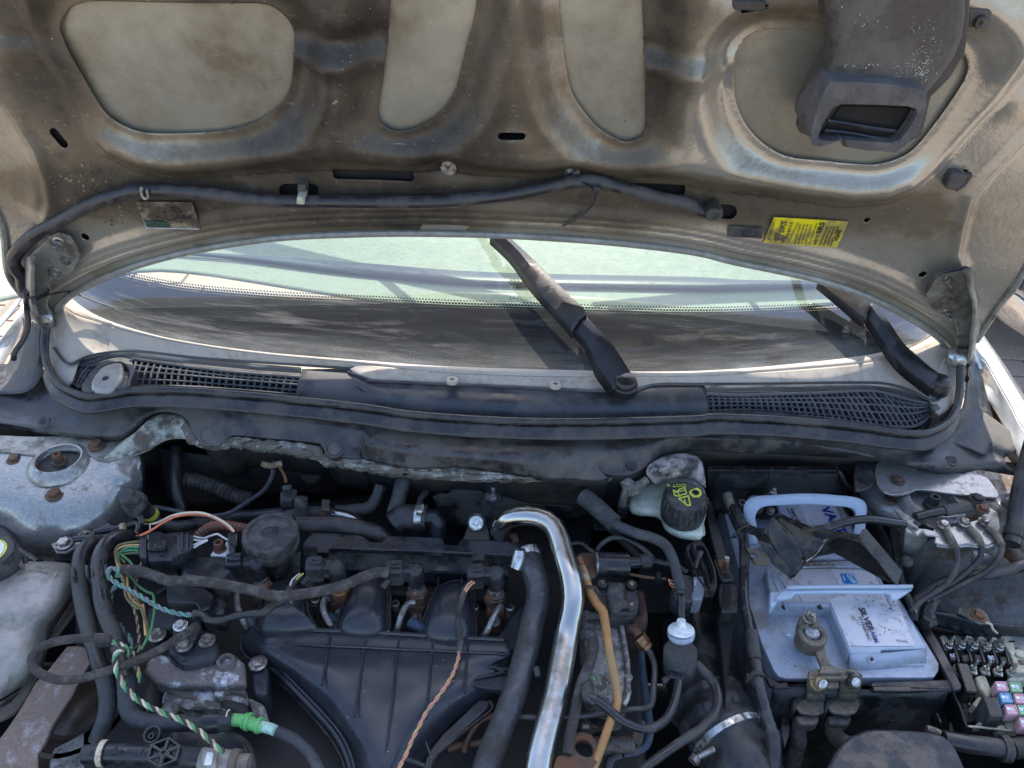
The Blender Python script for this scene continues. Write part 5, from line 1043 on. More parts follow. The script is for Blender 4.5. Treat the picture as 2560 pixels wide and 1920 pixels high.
# fabric covered harness
fl = thing('fabric_harness', 'fuzzy cloth wrapped harness running across to the third injector', 'wiring harness', P1('ec', 300, 1290, 920))
T('cloth_wrap', fl, 'ea', '1040,1085,916 1150,1095,922 1300,1140,926 1420,1180,928 1600,1180,930 1780,1195,932 1950,1225,934 2120,1260,936 ec: 100,1275,937 250,1300,938 400,1305,938 560,1285,938 750,1250,938 900,1205,936 1050,1140,934 1150,1110,932 1230,1110,928', 88, 'fabric_tape', n=16, ribs=(.009, .03))
flp = thing('fabric_wire_loop', 'brown cloth wrapped wire looped out over the coolant tank edge', 'wire', P1('eb', 600, 700, 900))
T('cloth_wrap', flp, 'eb', '935,352,918 800,348,922 620,358,925 450,388,926 330,440,925 270,520,922 285,600,920 370,665,918 480,700,918 600,702,918 760,670,918 950,612,916 1150,540,914 1300,470,912 1450,385,908 1560,310,905 1650,250,902', 74, 'fabric_tape', n=16, ribs=(.012, .02))
S('tape_end', flp, 'eb', '790,300 935,318 930,375 785,378 775,350', 12, 'fabric_tape', 928, .003)
def tw(label, c, s_, w, mats, z, name='twisted_wires', **k):
    t = thing(name, label, 'wires', W(c, s_, z)[0], 'twisted wire pairs'); twist('strand', t, c, s_, w, mats, z, **k); return t
tw('teal and grey twisted pair crossing from the connector to the taped loom', 'ea', '985,1150,925 985,1095,930 940,1070,932 908,1100,932 925,1160,930 1000,1210,928 1110,1270,926 1230,1340,924 1330,1400,922 1441,1441,920 eb: 1440,115,920 1540,155,918 1640,155,918', 54, ('wire_teal', 'wire_grey'), 920)
tw('teal and black twisted pair dropping behind the right coolant hose', 'ea', '985,1200,905 940,1270,900 925,1340,896 935,1430,892 eb: 940,120,888 990,230,886 1060,320,884 1130,430,880', 55, ('wire_teal', 'wire_black', 'wire_grey'), 895)
tw('thin brown and cream twisted pair hanging beside the black hose', 'ea', '1200,1000,900 1150,1130,898 1130,1300,892 eb: 1110,60,888 1140,160,884 1160,280,880 1165,400,874 1160,470,870', 34, ('wire_brown', 'wire_cream'), 890)
tw('green, cream and black twisted wires running down to the bottom plug', 'eb', '925,380,922 980,395,922 1050,430,922 1105,480,918 1095,520,912 1050,450,925 1000,455,926 965,510,924 965,580,920 985,650,918 1040,750,914 1130,850,910 1240,920,908 1380,985,906 1520,1040,904 1640,1110,902 1740,1190,900 1810,1260,897 1880,1310,892', 58, ('wire_green', 'wire_cream', 'wire_black'), 910)
tw('green and ochre twisted wires dropping behind the fabric loop', 'eb', '1090,430,900 1130,560,895 1160,640,890 1180,720,884', 50, ('wire_green', 'wire_ochre', 'wire_black'), 890)
# taped loom to injector two
tp = thing('taped_loom', 'loom wrapped in shiny wrinkled black tape below the second injector', 'wiring harness', P1('ed', 100, 150, 915))
m = tubec('eb', '1625,150,918 1690,150,920 1750,200,921 1850,205,922 1950,175,922 2080,150,922 2200,140,922 ed: 60,150,921 180,110,921 280,80,920 360,42,918', 66, n=9, ribs=(.016, .11)); m.build('tape_wrap', 'black_metal', tp)
m = tubec('ec', '300,1395,918 360,1310,922 410,1250,926 460,1190,928 520,1130,928', 44, n=9, ribs=(.011, .1)); m.build('tape_wrap', 'black_metal', tp)
T('wire', tp, 'ec', '420,1220,930 440,1170,931 500,1120,930', 16, 'wire_white', n=6); T('wire', tp, 'ec', '470,1170,932 500,1140,932 530,1120,930', 14, 'yellow_band', n=6)
# steel bar and engine mount
sb = thing('engine_mount', 'flat brown steel brace over a round dark engine mount', 'engine mount', P1('eb', 500, 900, 800))
S('brace', sb, 'eb', '560,420 640,415 790,440 785,530 740,590 660,720 610,830 540,930 450,1070 410,1160 370,1240 318,1310 322,1520 -80,1520 -60,1260 60,1110 180,930 300,720 420,600 480,520', 4, 'brown_steel', 862, .0012)
m = MB(); m.loft([W('eb', '790,440 785,530 660,720 540,930 450,1070 370,1240 318,1310 322,1520', 861), W('eb', '800,470 800,550 680,740 560,950 470,1100 390,1260 335,1325 335,1540', 845)], n=30, m=2); m.build('brace_edge', 'brown_steel', sb, solid=.002)
p = P1('eb', 600, 900, 812); r = wm('eb', 420, p)
m = MB(); m.lathe(p-Z*.05, Z, [(r*1.04, 0), (r*1.04, .03), (r, .038), (r*.9, .038), (r*.82, .030), (r*.6, .028), (r*.55, .040), (r*.3, .044), (0, .044)], 48); m.build('mount_disc', 'rusty_steel' if False else 'mount_brown', sb) if 'mount_brown' in MATS else None
M('mount_brown', (.05, .036, .028), .35, d=(.11, .08, .06), da=.35, ds=12, b=.1); m.build('mount_disc', 'mount_brown', sb)
S('cast_foot', sb, 'eb', '440,1270 560,1210 700,1130 800,1050 850,1010 840,1180 760,1260 740,1441 760,1560 400,1560 410,1380', 30, 'aluminium', 800, .006)
# thermostat pipe along the bottom
bp = thing('coolant_pipe', 'black plastic coolant pipe along the bottom with cream tape and grey end', 'pipe', P1('eb', 1200, 1330, 850))
T('pipe', bp, 'eb', '800,1315 1000,1318 1250,1325 1500,1350 1700,1370', 178, 'black_plastic', 868, n=24)
for s_, w1, mt, nm in (('700,1330 760,1322 830,1318', 150, 'black_plastic', 'inlet_end'), ('830,1318 900,1318', 205, 'black_plastic', 'collar'), ('846,1318 892,1318', 212, 'wire_cream', 'cream_tape'), ('1690,1372 1950,1395', 195, 'tank_grey', 'grey_coupling'), ('1940,1392 2000,1398', 215, 'tank_grey', 'coupling_ring'), ('2000,1398 2090,1402', 150, 'white_plastic' if False else 'tank_rim', 'pipe_tip')): T(nm, bp, 'eb', s_, w1, mt, 868, n=26)
S('label_frame', bp, 'eb', '1730,1265 1825,1275 1810,1440 1680,1430 1690,1290', 8, 'tank_grey', 886, .003); S('paper_label', bp, 'eb', '1735,1305 1790,1308 1768,1415 1705,1410', 2, 'paper_white', 888, .0005)
for s_ in ('945,1330 960,1270 978,1272 965,1325', '1175,1330 1205,1275'): m = MB(); m.tube(W('eb', s_, 884), .001, n=5); m.build('slot_mark', 'ink_black', bp)
hw = thing('hexagon_wheel', 'black hexagonal spoked plastic wheel on the bottom pipe', 'bleed wheel', P1('eb', 1370, 1320, 890))
hx = W('eb', '1415,1178 1512,1250 1478,1375 1330,1435 1225,1370 1262,1240', 902); hi = [p.lerp(sum(hx, Vector())/6, .13) for p in hx]
m = MB(); m.slab(hx, (0, 0, -.008), holes=[hi]); m.build('rim', 'black_plastic', hw)
cc = sum(hx, Vector())/6
for p in hi: m = MB(); m.tube([cc-Z*.002, p-Z*.002], .0022, n=6); m.build('spoke', 'black_plastic', hw)
m = MB(); m.lathe(cc-Z*.014, Z, [(.006, 0), (.005, .013), (0, .014)], 14); m.build('hub', 'black_plastic', hw)
rg = thing('bleed_nipple', 'small black ring and nipple above the hexagonal wheel', 'nipple', P1('eb', 1285, 1165, 890))
p = P1('eb', 1285, 1165, 896); m = MB(); r = wm('eb', 70, p); m.lathe(p, (0, -.3, 1), [(r*.8, 0), (r, 0), (r, .004), (r*.8, .004), (r*.8, 0)], 22); m.build('ring', 'black_plastic', rg)
m = MB(); m.lathe(p-Z*.01, (0, -.2, 1), [(r*.4, 0), (r*.35, .014), (r*.2, .014), (r*.2, .010), (0, .01)], 16); m.build('nipple', 'black_plastic', rg); m = MB(); m.box(p-Z*.006, r*1.8, .003, .003, (1, .4, 0)); m.build('web', 'black_plastic', rg)
# green quick connector and rib hose
gq = thing('green_coupling', 'bright green plastic fuel coupling with ridges and pale end', 'coupling', P1('eb', 2000, 1070, 870))
T('black_sleeve', gq, 'eb', '1560,1058 1640,1058 1730,1052', 120, 'black_plastic', 872, n=20); T('black_collar', gq, 'eb', '1720,1052 1850,1048', 190, 'black_plastic', 872, n=24); T('clip_body', gq, 'eb', '1850,1045 1950,1045', 180, 'black_plastic', 874, n=8)
T('cream_mark', gq, 'eb', '1895,1010 1905,970 1925,950', 14, 'wire_cream', 898, n=6)
T('green_pipe', gq, 'eb', '1935,1035 2050,1048 2150,1085 2200,1100 ed: 60,1050 130,1075 185,1090', 105, 'green_plastic', 874, n=20)
for s_ in ('1838,1050 1850,1050,870,195', '2075,1050 2095,1056', ): T('green_ring', gq, 'eb', s_, 150, 'green_plastic', 874, n=24)
T('green_ring', gq, 'ed', '35,1044 55,1050', 130, 'green_plastic', 874, n=24); T('green_ring', gq, 'ed', '150,1080 172,1087', 135, 'green_plastic', 874, n=24); T('pale_end', gq, 'ed', '180,1090 240,1105 290,1125', 90, 'pale_green', 874, n=20)
rh = thing('braided_hose', 'black braided hose leaving the green coupling downwards', 'hose', P1('ed', 500, 1250, 850))
T('hose', rh, 'ed', '285,1125 360,1155 470,1210 560,1290 620,1370 680,1500', 95, 'braid', 868, n=18)
# cast housing (thermostat side of the head)
ch = thing('cylinder_head_end', 'oxidised cast alloy head end with white corrosion left of the manifold', 'casting', P1('eb', 1700, 680, 820))
S('upper_casting', ch, 'eb', '1235,520 1290,490 1370,478 1440,520 1500,565 1600,570 1800,545 1950,470 2050,560 2060,740 1900,745 1420,742 1310,720 1210,640 1205,610', 12, 'cast_brown', 868, .004)
S('lower_casting', ch, 'eb', '1290,650 1500,690 2050,700 2080,900 1900,870 1780,860 1500,830 1390,760 1300,740', 40, 'cast_brown', 852, .006)
p = P1('eb', 1890, 545, 872); r = wm('eb', 80, p); m = MB(); m.lathe(p-Z*.012, Z, [(r*1.2, 0), (r, .010), (r*.9, .013), (r*.6, .013), (r*.5, .006), (0, .004)], 24); m.build('boss', 'cast_brown', ch)
T('water_tube', ch, 'eb', '1400,850 1550,870 1800,880 2000,900', 150, 'cast_brown', 838, n=20)
a, b = P1('eb', 1435, 900, 850), P1('eb', 1420, 960, 838); m = MB(); r = wm('eb', 65, a); m.lathe(b, (-.1, -1, .5), [(0, -.01), (r, -.01), (r*1.05, 0), (r*.9, .010), (r*.65, .010), (r*.6, 0), (0, 0)], 24); m.build('open_port', 'aluminium', ch)
S('white_corroded_lug', ch, 'eb', '1790,755 2050,760 2060,820 1950,800 1880,810 1850,850 1780,830', 14, 'aluminium', 858, .004)
S('lower_lug', ch, 'eb', '1830,850 1960,830 2080,900 2090,980 2050,1060 1960,960 1850,930', 14, 'deep_metal', 850, .005)
S('front_post', ch, 'eb', '2070,830 2212,900 2250,1020 2180,1050 2120,980', 30, 'aluminium', 852, .005)
T('drop_hose', ch, 'eb', '1330,760 1290,860 1290,1010', 170, 'black_rubber', 832, n=18)
# lower gearbox clutter
S('belt_cover', None, 'eb', '1400,1080 1960,1110 2080,1220 2150,1441 2150,1560 1350,1560 1380,1300', 12, 'black_plastic', 838, .006, label='dusty black timing cover below the green coupling', cat='cover')
T('cover_rim', None, 'eb', '1920,1160,846 2020,1190,846 2100,1290,844 2130,1441,842 2130,1560,840', 40, 'black_rubber', label='curved black rim of the timing cover beside its gap', cat='rim')
# ================================================================ MIDDLE
def Lf(name, par, mat, rows, n=50, m=4, solid=.002, **k):
    b_ = MB(); b_.loft(rows, n=n, m=m); return b_.build(name, mat, par, solid=solid, **k)
mn = thing('intake_manifold', 'broad black plastic intake manifold cover with thin ribs and three humps', 'intake manifold', P1('ed', 1200, 700, 800))
Lf('cover_skin', mn, 'manifold_plastic', [W('ed', '170,190,860 330,200,866 560,290,866 1100,315,866 1600,345,866 2000,368,866 2212,378,866 ef: 150,380,862 230,330,850', 866), W('ed', '30,340,854 300,330,868 600,330,868 1100,350,868 1600,380,868 2212,410,868 ef: 200,420,864 300,330,850', 868), W('ed', '15,440,846 250,440,866 600,430,866 1100,450,866 1600,475,866 2212,495,866 ef: 180,500,862 300,480,846', 866), W('ed', '120,535,842 300,520,862 600,560,866 1100,600,866 1600,600,866 1900,610,864 2150,620,858 2190,640,848', 866), W('ed', '330,620,838 520,680,858 800,720,864 1200,740,864 1600,760,864 1850,770,862 2000,800,854 2080,850,840', 864), W('ed', '560,840,836 720,880,852 900,920,860 1200,950,862 1500,950,860 1700,960,852 1850,990,838', 860), W('ed', '760,1080,832 880,1110,848 1020,1150,856 1200,1180,858 1380,1180,854 1500,1190,846 1620,1210,832', 856), W('ed', '900,1260,830 980,1290,844 1080,1330,852 1200,1350,854 1330,1350,850 1420,1350,842 1520,1370,828', 852), W('ed', '950,1450,828 1010,1460,840 1100,1480,848 1200,1480,850 1300,1480,846 1380,1480,838 1460,1490,826', 848), W('ed', '960,1700,820 1010,1700,830 1100,1700,838 1200,1700,840 1300,1700,836 1380,1700,830 1440,1700,820', 838)], n=80, m=6)
def rib(c, s_, z, r=.0014, mt='manifold_plastic', par=None, nm='rib'): m = MB(); m.tube([q+Z*.0030 for q in W(c, s_, z)], r, n=6); m.build(nm, mt, par or mn)
rib('ed', '370,408 550,418 730,430 1050,443 1320,457 1600,468 1900,482 2212,492 ef: 150,497 235,500', 867); rib('ed', '420,285 600,296 1100,316 1600,346 2212,378', 868, .0022)
for s_ in ('775,305 742,430 725,560 690,765', '1072,315 1045,443 1000,760 960,1025', '1345,330 1322,457 1285,820 1232,1270', '1625,345 1610,468 1590,720 1560,1040', '1922,372 1905,482 1898,640 1885,825'):
    q = [float(v) for v in s_.split()[-1].split(',')]; rib('ed', s_, 867 if q[1] < 900 else 866)
rib('ed', '30,340 12,420 35,495 95,545 200,505 260,520', 852, .0018)
# left edge flange: two stepped rails
for off, z, wd in ((0, 838, 62), (34, 846, 26)):
    T('edge_rail', mn, 'ed', ' '.join('%d,%d' % (x+off*.75, y-off*.6) for x, y in ((210, 560), (330, 650), (500, 820), (680, 1010), (800, 1150), (880, 1290), (930, 1441), (940, 1560))), wd, 'manifold_plastic', z, n=8)
T('edge_groove', mn, 'ed', '180,600 300,690 470,860 640,1050 760,1200 840,1340 890,1470', 30, 'black_metal', 832, n=6)
S('right_channel', mn, 'ed', '2000,865 2095,872 2100,925 1960,1050 1790,1190 1650,1310 1600,1441 1540,1441 1560,1360 1590,1290 1700,1150 1850,1010', 10, 'manifold_plastic', 852, .002)
T('channel_lip', mn, 'ed', '2090,880 2110,950 1950,1080 1700,1270 1610,1370 1590,1450', 30, 'black_metal', 856, n=6); S('gusset', mn, 'ed', '1545,1200 1565,1210 1600,1300 1585,1330', 6, 'manifold_plastic', 852, .001)
rib('ed', '1330,1370 1430,1390 1560,1441', 846, .002)
# right hand gussets under the hose
for s_ in ('1980,695 2100,670 2212,655 ef: 230,650 60,680', ): rib('ed', s_, 864, .0016)
S('gusset', mn, 'ef', '0,600 250,590 255,620 230,700 205,790 0,765 -80,740 -20,700 200,660 210,640 120,605', 8, 'manifold_plastic', 864, .0015)
# mounting bolt at the left corner
S('bolt_post', mn, 'ed', '90,570 210,560 240,600 230,800 210,830 130,830 100,760', 40, 'manifold_plastic', 858, .004); bolt(mn, 'ed', 152, 565, 862, 52, .8, 'bolt_steel')
# runners
for s_, fl in (('190,330 200,100 230,-40 300,-110 420,-110 530,-60 545,60 555,160 600,240 640,310', '165,300 180,60 210,-60 290,-135 430,-135 550,-80 565,60 575,150 640,260 680,330'), ('850,330 880,120 930,10 960,-60 1080,-140 1180,-110 1225,-20 1225,110 1185,330', '825,320 855,100 900,0 940,-90 1070,-170 1200,-140 1258,-30 1255,110 1210,340'), ('1560,370 1600,120 1640,40 1680,-20 1800,-90 1890,-70 1935,10 1935,120 1910,380', '1535,360 1575,100 1615,10 1660,-60 1790,-120 1910,-95 1962,-10 1960,120 1940,400')):
    b_ = MB(); b_.slab(cat(W('ed', fl, 868), 50, closed=True), (0, 0, -.006)); b_.build('runner_flange', 'manifold_plastic', mn, bevel=.0015); b_ = MB(); b_.tube([q_+Z*.001 for q_ in cat(W('ed', fl, 868), 60, closed=True)], .0016, n=6); b_.build('runner_bead', 'manifold_plastic', mn)
    # hump: inset rings rising to a crest
    o_ = cat(W('ed', s_, 868), 48, closed=True); c_ = sum(o_, Vector())/48; rings = []
    for k in range(9):
        a = k/8*math.pi/2; f = .12+.88*math.cos(a)
        rings.append([c_.lerp(p, f)+Z*(.020*math.sin(a)) for p in o_])
    b_ = MB(); vs = [p for r_ in rings for p in r_]; fs = [(i*48+j, i*48+(j+1) % 48, (i+1)*48+(j+1) % 48, (i+1)*48+j) for i in range(8) for j in range(48)]+[tuple(range(8*48, 9*48))]; b_.add(vs, fs); b_.build('runner_hump', 'manifold_plastic', mn)
o_ = cat(W('ef', '-20,380 100,365 200,280 260,180 330,90 420,60 480,200 400,380 200,460', 860), 40, closed=True); b_ = MB(); b_.slab(o_, (0, 0, -.012)); b_.build('runner_flange', 'manifold_plastic', mn, bevel=.004)
# dark engine block below everything
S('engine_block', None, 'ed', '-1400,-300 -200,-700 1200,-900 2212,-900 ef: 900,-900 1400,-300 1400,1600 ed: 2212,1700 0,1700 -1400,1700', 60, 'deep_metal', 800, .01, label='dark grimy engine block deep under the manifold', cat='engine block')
# screws between the runners
for c, x, y, z in (('ec', 560, 1215, 868), ('ec', 1210, 1250, 868), ('ec', 930, 1335, 862), ('ec', 1605, 1365, 862), ('ec', 620, 1355, 862)): bolt(mn, c, x, y, z, 38, .8, 'black_metal')
for c, x, y in (('ed', 1300, 60), ('ed', 1965, 90), ('ee', 250, 1400), ('ed', 630, 30)):
    p = P1(c, x, y, 866); r = wm(c, 38, p); m = MB(); m.lathe(p-Z*.03, Z, [(r, 0), (r, .03), (r*.7, .031), (r*.6, .022), (0, .022)], 18); m.build('socket_screw', 'bolt_steel', mn)
# cam cover tray
tr = thing('cam_cover', 'long black plastic cam cover tray with two clips behind the injectors', 'cover', P1('ec', 1200, 1000, 850))
S('lid', tr, 'ec', '520,890 545,840 612,775 975,785 1040,810 1090,850 1185,852 1235,798 1560,812 1700,820 1715,872 1820,880 1850,828 2212,845 ee: 380,862 400,940 240,968 ec: 2212,962 2045,955 2040,990 1950,985 1945,948 1200,918 748,903 745,940 640,935 636,895', 8, 'black_plastic', 902, .0015)
Lf('front_wall', tr, 'black_plastic', [W('ec', '515,895,899 700,905,899 1200,922,899 1700,938,899 2212,968,899 ee: 240,975,899', 899), W('ec', '510,980 700,990 1200,1005 1700,1020 2212,1045 ee: 235,1060', 886), W('ec', '508,1045 700,1060 1200,1080 1700,1095 2212,1120 ee: 230,1130', 876), W('ec', '500,1062 700,1075 1200,1098 1700,1112 2212,1140 ee: 225,1150', 876), W('ec', '498,1075 700,1090 1200,1110 1700,1125 2212,1155 ee: 225,1165', 872), W('ec', '495,1180 700,1190 1200,1215 1700,1230 2212,1260 ee: 220,1270', 852)], n=50, m=3)
Lf('left_step', tr, 'black_plastic', [W('ec', '335,950,892 420,935,892 515,935,892', 892), W('ec', '322,1050,876 420,1055,876 505,1058,876', 876), W('ec', '320,1065,877 420,1072,877 505,1075,877', 877), W('ec', '320,1180,858 420,1190,858 500,1195,858', 858)], n=12, m=3)
for x, y in ((692, 905), (1998, 965)): S('clip', tr, 'ec', '%d,%d %d,%d %d,%d %d,%d' % (x-52, y-5, x+52, y-2, x+50, y+38, x-50, y+35), 10, 'black_metal', 904, .001)
for x in (340, 970, 1315, 1665, 1860): b_ = MB(); b_.tube(W('ec', '%d,%d %d,%d' % (x, 1095+x*.035, x-2, 1170+x*.04), 872), .0016, n=5); b_.build('web', 'black_plastic', tr)
b_ = MB(); b_.slab(W('ec', '270,1185 330,1160 600,1210 1300,1240 2212,1290 2212,1350 1300,1290 600,1250 300,1240', 864), (0, 0, -.02)); b_.build('lower_flange', 'dark_void', tr, bevel=.003)
# round cap
rp = thing('flat_round_cap', 'large flat round black cap at the left end of the cam cover', 'cap', P1('ec', 250, 780, 900))
p = P1('ec', 250, 765, 938); r = wm('ec', 232, p); m = MB()
m.lathe(p-Z*.020, Z, [(r*.8, -.01), (r*.96, 0), (r*.98, .004), (r*.94, .006), (r*.94, .008), (r, .010), (r, .015), (r*.97, .019), (r*.8, .020), (r*.78, .0185), (r*.32, .019), (r*.30, .016), (r*.2, .015), (0, .015)], 48); m.build('lid', 'cap_black', rp)
m = MB(); m.lathe(p-Z*.075, Z, [(r*.5, 0), (r*.55, .06)], 28); m.build('neck', 'box_black', rp)
# injectors
def injector(label, x, y, wires, first):
    t = thing('fuel_injector', label, 'injector', P1('ec', x, y, 840), 'fuel injectors')
    p = P1('ec', x, y, 918); r = wm('ec', 76, p)
    b_ = MB(); b_.lathe(p-Z*.024, Z, [(r*.85, 0), (r*.98, .004), (r, .018), (r*.9, .024), (r*.6, .027), (0, .028)], 28); b_.build('cap', 'black_plastic', t)
    b_ = MB(); b_.lathe(p-Z*.036, Z, [(r*.75, 0), (r*.75, .014)], 24); b_.build('collar', 'zinc', t)
    b_ = MB(); b_.lathe(p-Z*.036, Z, [(r*1.0, -.001), (r*1.02, .002), (r*.8, .003)], 24); b_.hexbolt(p-Z*.050, r*1.25, .014, Z, 0, rot=.2); b_.build('nut', 'rusty_steel' if x > 1000 else 'copper_rust', t)
    b_ = MB(); b_.box(p-Z*.072+Vector((0, -.002, 0)), r*2.1, r*1.8, .044, (1, .05, 0), (0, 1, 0)); b_.build('body', 'rusty_steel' if x > 1000 else 'rust', t, bevel=.004)
    u = Vector((-1, -.10, 0)).normalized()
    q = p+u*r*2.05-Z*.006
    b_ = MB(); b_.box(p+u*r*1.0-Z*.006, r*1.4, r*1.3, .018, u, Vector((0, 1, 0))); b_.build('neck', 'black_plastic', t, bevel=.003)
    b_ = MB(); b_.box(q+u*.002, r*1.9, r*1.75, .026, u, Vector((0, 1, .1))); b_.build('plug', 'black_plastic', t, bevel=.003)
    b_ = MB(); b_.box(q+Z*.0135, r*1.2, r*1.0, .004, u, Vector((0, 1, 0))); o = b_.build('latch', 'black_plastic', t, bevel=.001)
    b_ = MB(); b_.box(q+Z*.0158, r*.7, r*.35, .001, u, Vector((0, 1, 0))); b_.build('latch_slot', 'ink_black', o)
    b_ = MB(); b_.tube([q+u*r*.8-Z*.004+Vector((0, -.006, 0)), q+u*r*1.45-Z*.008+Vector((0, -.012, 0))], r*.36, n=12); b_.build('wire_grommet', 'black_rubber', t)
    f_ = p+Vector((r*(.0 if first else -.1), -r*1.15, -.066))
    ax = Vector((.25, -.75, .5)).normalized()
    b_ = MB(); b_.lathe(f_, ax, [(r*.55, -.008), (r*.62, 0), (r*.62, .006), (r*.5, .009), (r*.26, .009)], 20); b_.build('union_nut', 'zinc', t)
    return t, p, r, f_+ax*.008
M('copper_rust', (.30, .15, .075), .55, metal=.6, d=(.10, .045, .025), da=.45, ds=90, b=.3)
I1 = injector('leftmost fuel injector, beside the valve block', 132, 1015, 0, True); I2 = injector('second fuel injector from the left, with taped wires on its plug', 800, 1045, 0, True)
I3 = injector('third fuel injector, at the end of the cloth wrapped harness', 1470, 1075, 0, False); I4 = injector('rightmost fuel injector, with peach wires on its plug', 2145, 1105, 0, False)
pipes = [('pale crusty fuel pipe from the leftmost injector', 'eb', '1990,-40,868 1985,60,872 2010,150,872 2050,230,864 2090,290,850', 50, 'aluminium'), ('steel fuel pipe from the second injector', 'ed', '745,20,872 705,30,878 695,90,880 715,160,878 755,230,872 800,290,858', 52, 'pipe_steel'),
         ('steel fuel pipe from the third injector', 'ed', '1460,55,880 1410,62,882 1370,120,882 1335,210,876 1310,320,860', 52, 'pipe_steel'), ('steel fuel pipe from the rightmost injector', 'ed', '2190,85,880 2150,130,882 2110,210,880 2070,290,872 2020,370,858', 55, 'pipe_steel')]
M('pipe_steel', (.28, .28, .28), .36, metal=.8, d=(.12, .1, .09), da=.35, ds=50)
for (lb, c, s_, w1, mt) in pipes:
    T('fuel_pipe', None, c, s_, w1, mt, n=14, label=lb, cat='pipe', group='injector fuel pipes')
for lb, s_ in (('blue braided hose stub left of the second runner', '740,170,862 790,215,860 850,280,858'), ('blue braided hose stub left of the third runner', '1420,215,868 1500,260,866 1580,310,862'), ('blue braided hose stub at the far left runner', '60,190,860 110,225,858 180,260,854')): T('hose_stub', None, 'ed', s_, 95, 'braid_blue', n=14, label=lb, cat='hose', group='leak off hose stubs')
# peach twisted pair from injector four
pw = thing('peach_wires', 'long pink and ochre twisted pair hanging from the rightmost injector across the manifold', 'wires', P1('ed', 1800, 450, 880))
T('black_tape', pw, 'ec', '1900,1240,925 1870,1300,922 1840,1400,918 ed: 1835,70,912 1830,170,902 1835,280,894 1845,380,886 1835,460,880', 50, 'fabric_tape', n=10, ribs=(.008, .05))
T('wire', pw, 'ec', '1880,1260,928 1910,1210,930 1945,1180,930', 15, 'wire_pink', n=6); T('wire', pw, 'ec', '1890,1270,927 1930,1220,929 1965,1190,929', 15, 'wire_ochre', n=6)
twist('strand', pw, 'ed', '1835,450,880 1830,520,879 1790,640,879 1720,760,878 1640,870,876 1570,960,874 1500,1090,871 1440,1210,868 1390,1330,864 1330,1441,860 1270,1560,855', 44, ('wire_pink', 'wire_ochre'), 875, pitch=.019)
# ---------------- rear of the bay
rr_ = thing('firewall_sheet', 'dark blue grey pressed panel with a round dimple deep behind the engine', 'panel', P1('ec', 500, 350, 800))
Lf('panel', rr_, 'deep_metal', [W('ea', '1300,60,890 1700,120,890 ec: 0,150,890 700,200,890 1100,280,885', 890), W('ea', '1350,250,850 1700,330,850 ec: 0,300,850 500,330,850 900,320,850', 850), W('ea', '1400,500,800 1700,540,800 ec: 0,500,800 400,440,800 800,470,800', 800)], n=30, m=4)
p = P1('ec', 590, 270, 868); r = wm('ec', 95, p); m = MB(); m.lathe(p, (0, -.8, .6), [(r*1.1, 0), (r, .003), (r*.9, .001), (0, .001)], 28); m.build('dimple', 'deep_metal', rr_)
T('thick_lead', None, 'ea', '1480,60,900 1465,200,890 1470,350,880 1490,480,868 1530,580,855', 90, 'black_rubber', n=14, label='thick taped black lead dropping at the rear left of the bay', cat='cable')
T('insulation_roll', None, 'ea', '1560,330,870 1680,350,868 1820,400,862 1950,460,855 2100,500,850', 120, 'fabric_tape', n=14, ribs=(.006, .12), label='ragged brown insulation roll behind the cream wire', cat='insulation')
T('conduit', None, 'ec', '280,180,905 270,300,900 200,420,896 90,500,894 0,560,892 ea: 1900,620,890 1700,640,888 1500,600,885 1300,560,880', 38, 'braid', n=10, ribs=(.004, .08), label='thin ribbed conduit curving across the rear left corner', cat='conduit')
T('clip_strap', None, 'ec', '190,200 260,215 350,195', 55, 'hose_sleeve', 906, n=8, label='brown clip strap holding the thin conduit', cat='clip')
T('heater_pipe', None, 'ea', '1330,700,872 1500,720,870 1700,690,868 1900,650,870 2212,620,875 ec: 150,610,876 360,610,878', 92, 'black_rubber', n=18, label='black heater pipe running level behind the round cap', cat='pipe')
T('black_pipe', None, 'ec', '480,705,905 700,700,905 900,715,903 1050,745,900 1180,800,892 1240,880,880', 135, 'black_rubber', n=20, label='thick black breather pipe just behind the cam cover', cat='pipe')
tb = thing('thermostat_stub', 'grey pipe stub with sensor plug and spring clamp behind the round cap', 'pipe stub', P1('ec', 500, 600, 880))
T('pipe', tb, 'ec', '350,650,888 500,615,892 620,610,892 770,625,890', 110, 'cap_black', n=20); T('stub', tb, 'ec', '515,640,895 510,560,905 510,490,915', 115, 'cap_black', n=20); T('spring_clamp', tb, 'ec', '695,610 740,615', 135, 'rusty_steel', 892, n=20)
S('clamp_ear', tb, 'ec', '685,495 755,497 752,590 680,590', 4, 'black_metal', 912, .001); T('silver_elbow', tb, 'ec', '770,620,890 850,630,890 930,655,887 1000,700,880', 95, 'chrome', n=20)
T('sensor_body', tb, 'ec', '400,610,885 395,540,895 395,470,908', 105, 'zinc' if False else 'black_plastic', n=16); T('steel_ring', tb, 'ec', '398,545 396,520', 118, 'zinc', 896, n=20); S('sensor_plug', tb, 'ec', '335,415 480,400 460,470 440,510 335,500', 14, 'black_plastic', 912, .003); T('sensor_top', tb, 'ec', '395,420,918 390,380,922', 85, 'black_plastic', n=12); T('lead', tb, 'ec', '385,350,922 370,290,920 335,230,915', 26, 'wire_brown', n=6)
T('heater_hose', None, 'ec', '800,600,880 950,590,880 1080,570,882 1150,480,890 1180,380,900', 110, 'black_rubber', n=18, label='black heater hose curving up into the dark bulkhead gap', cat='hose')
el_ = thing('elbow_hose', 'large black elbow hose with a bright worm clamp behind the cam cover', 'hose', P1('ec', 1450, 650, 870))
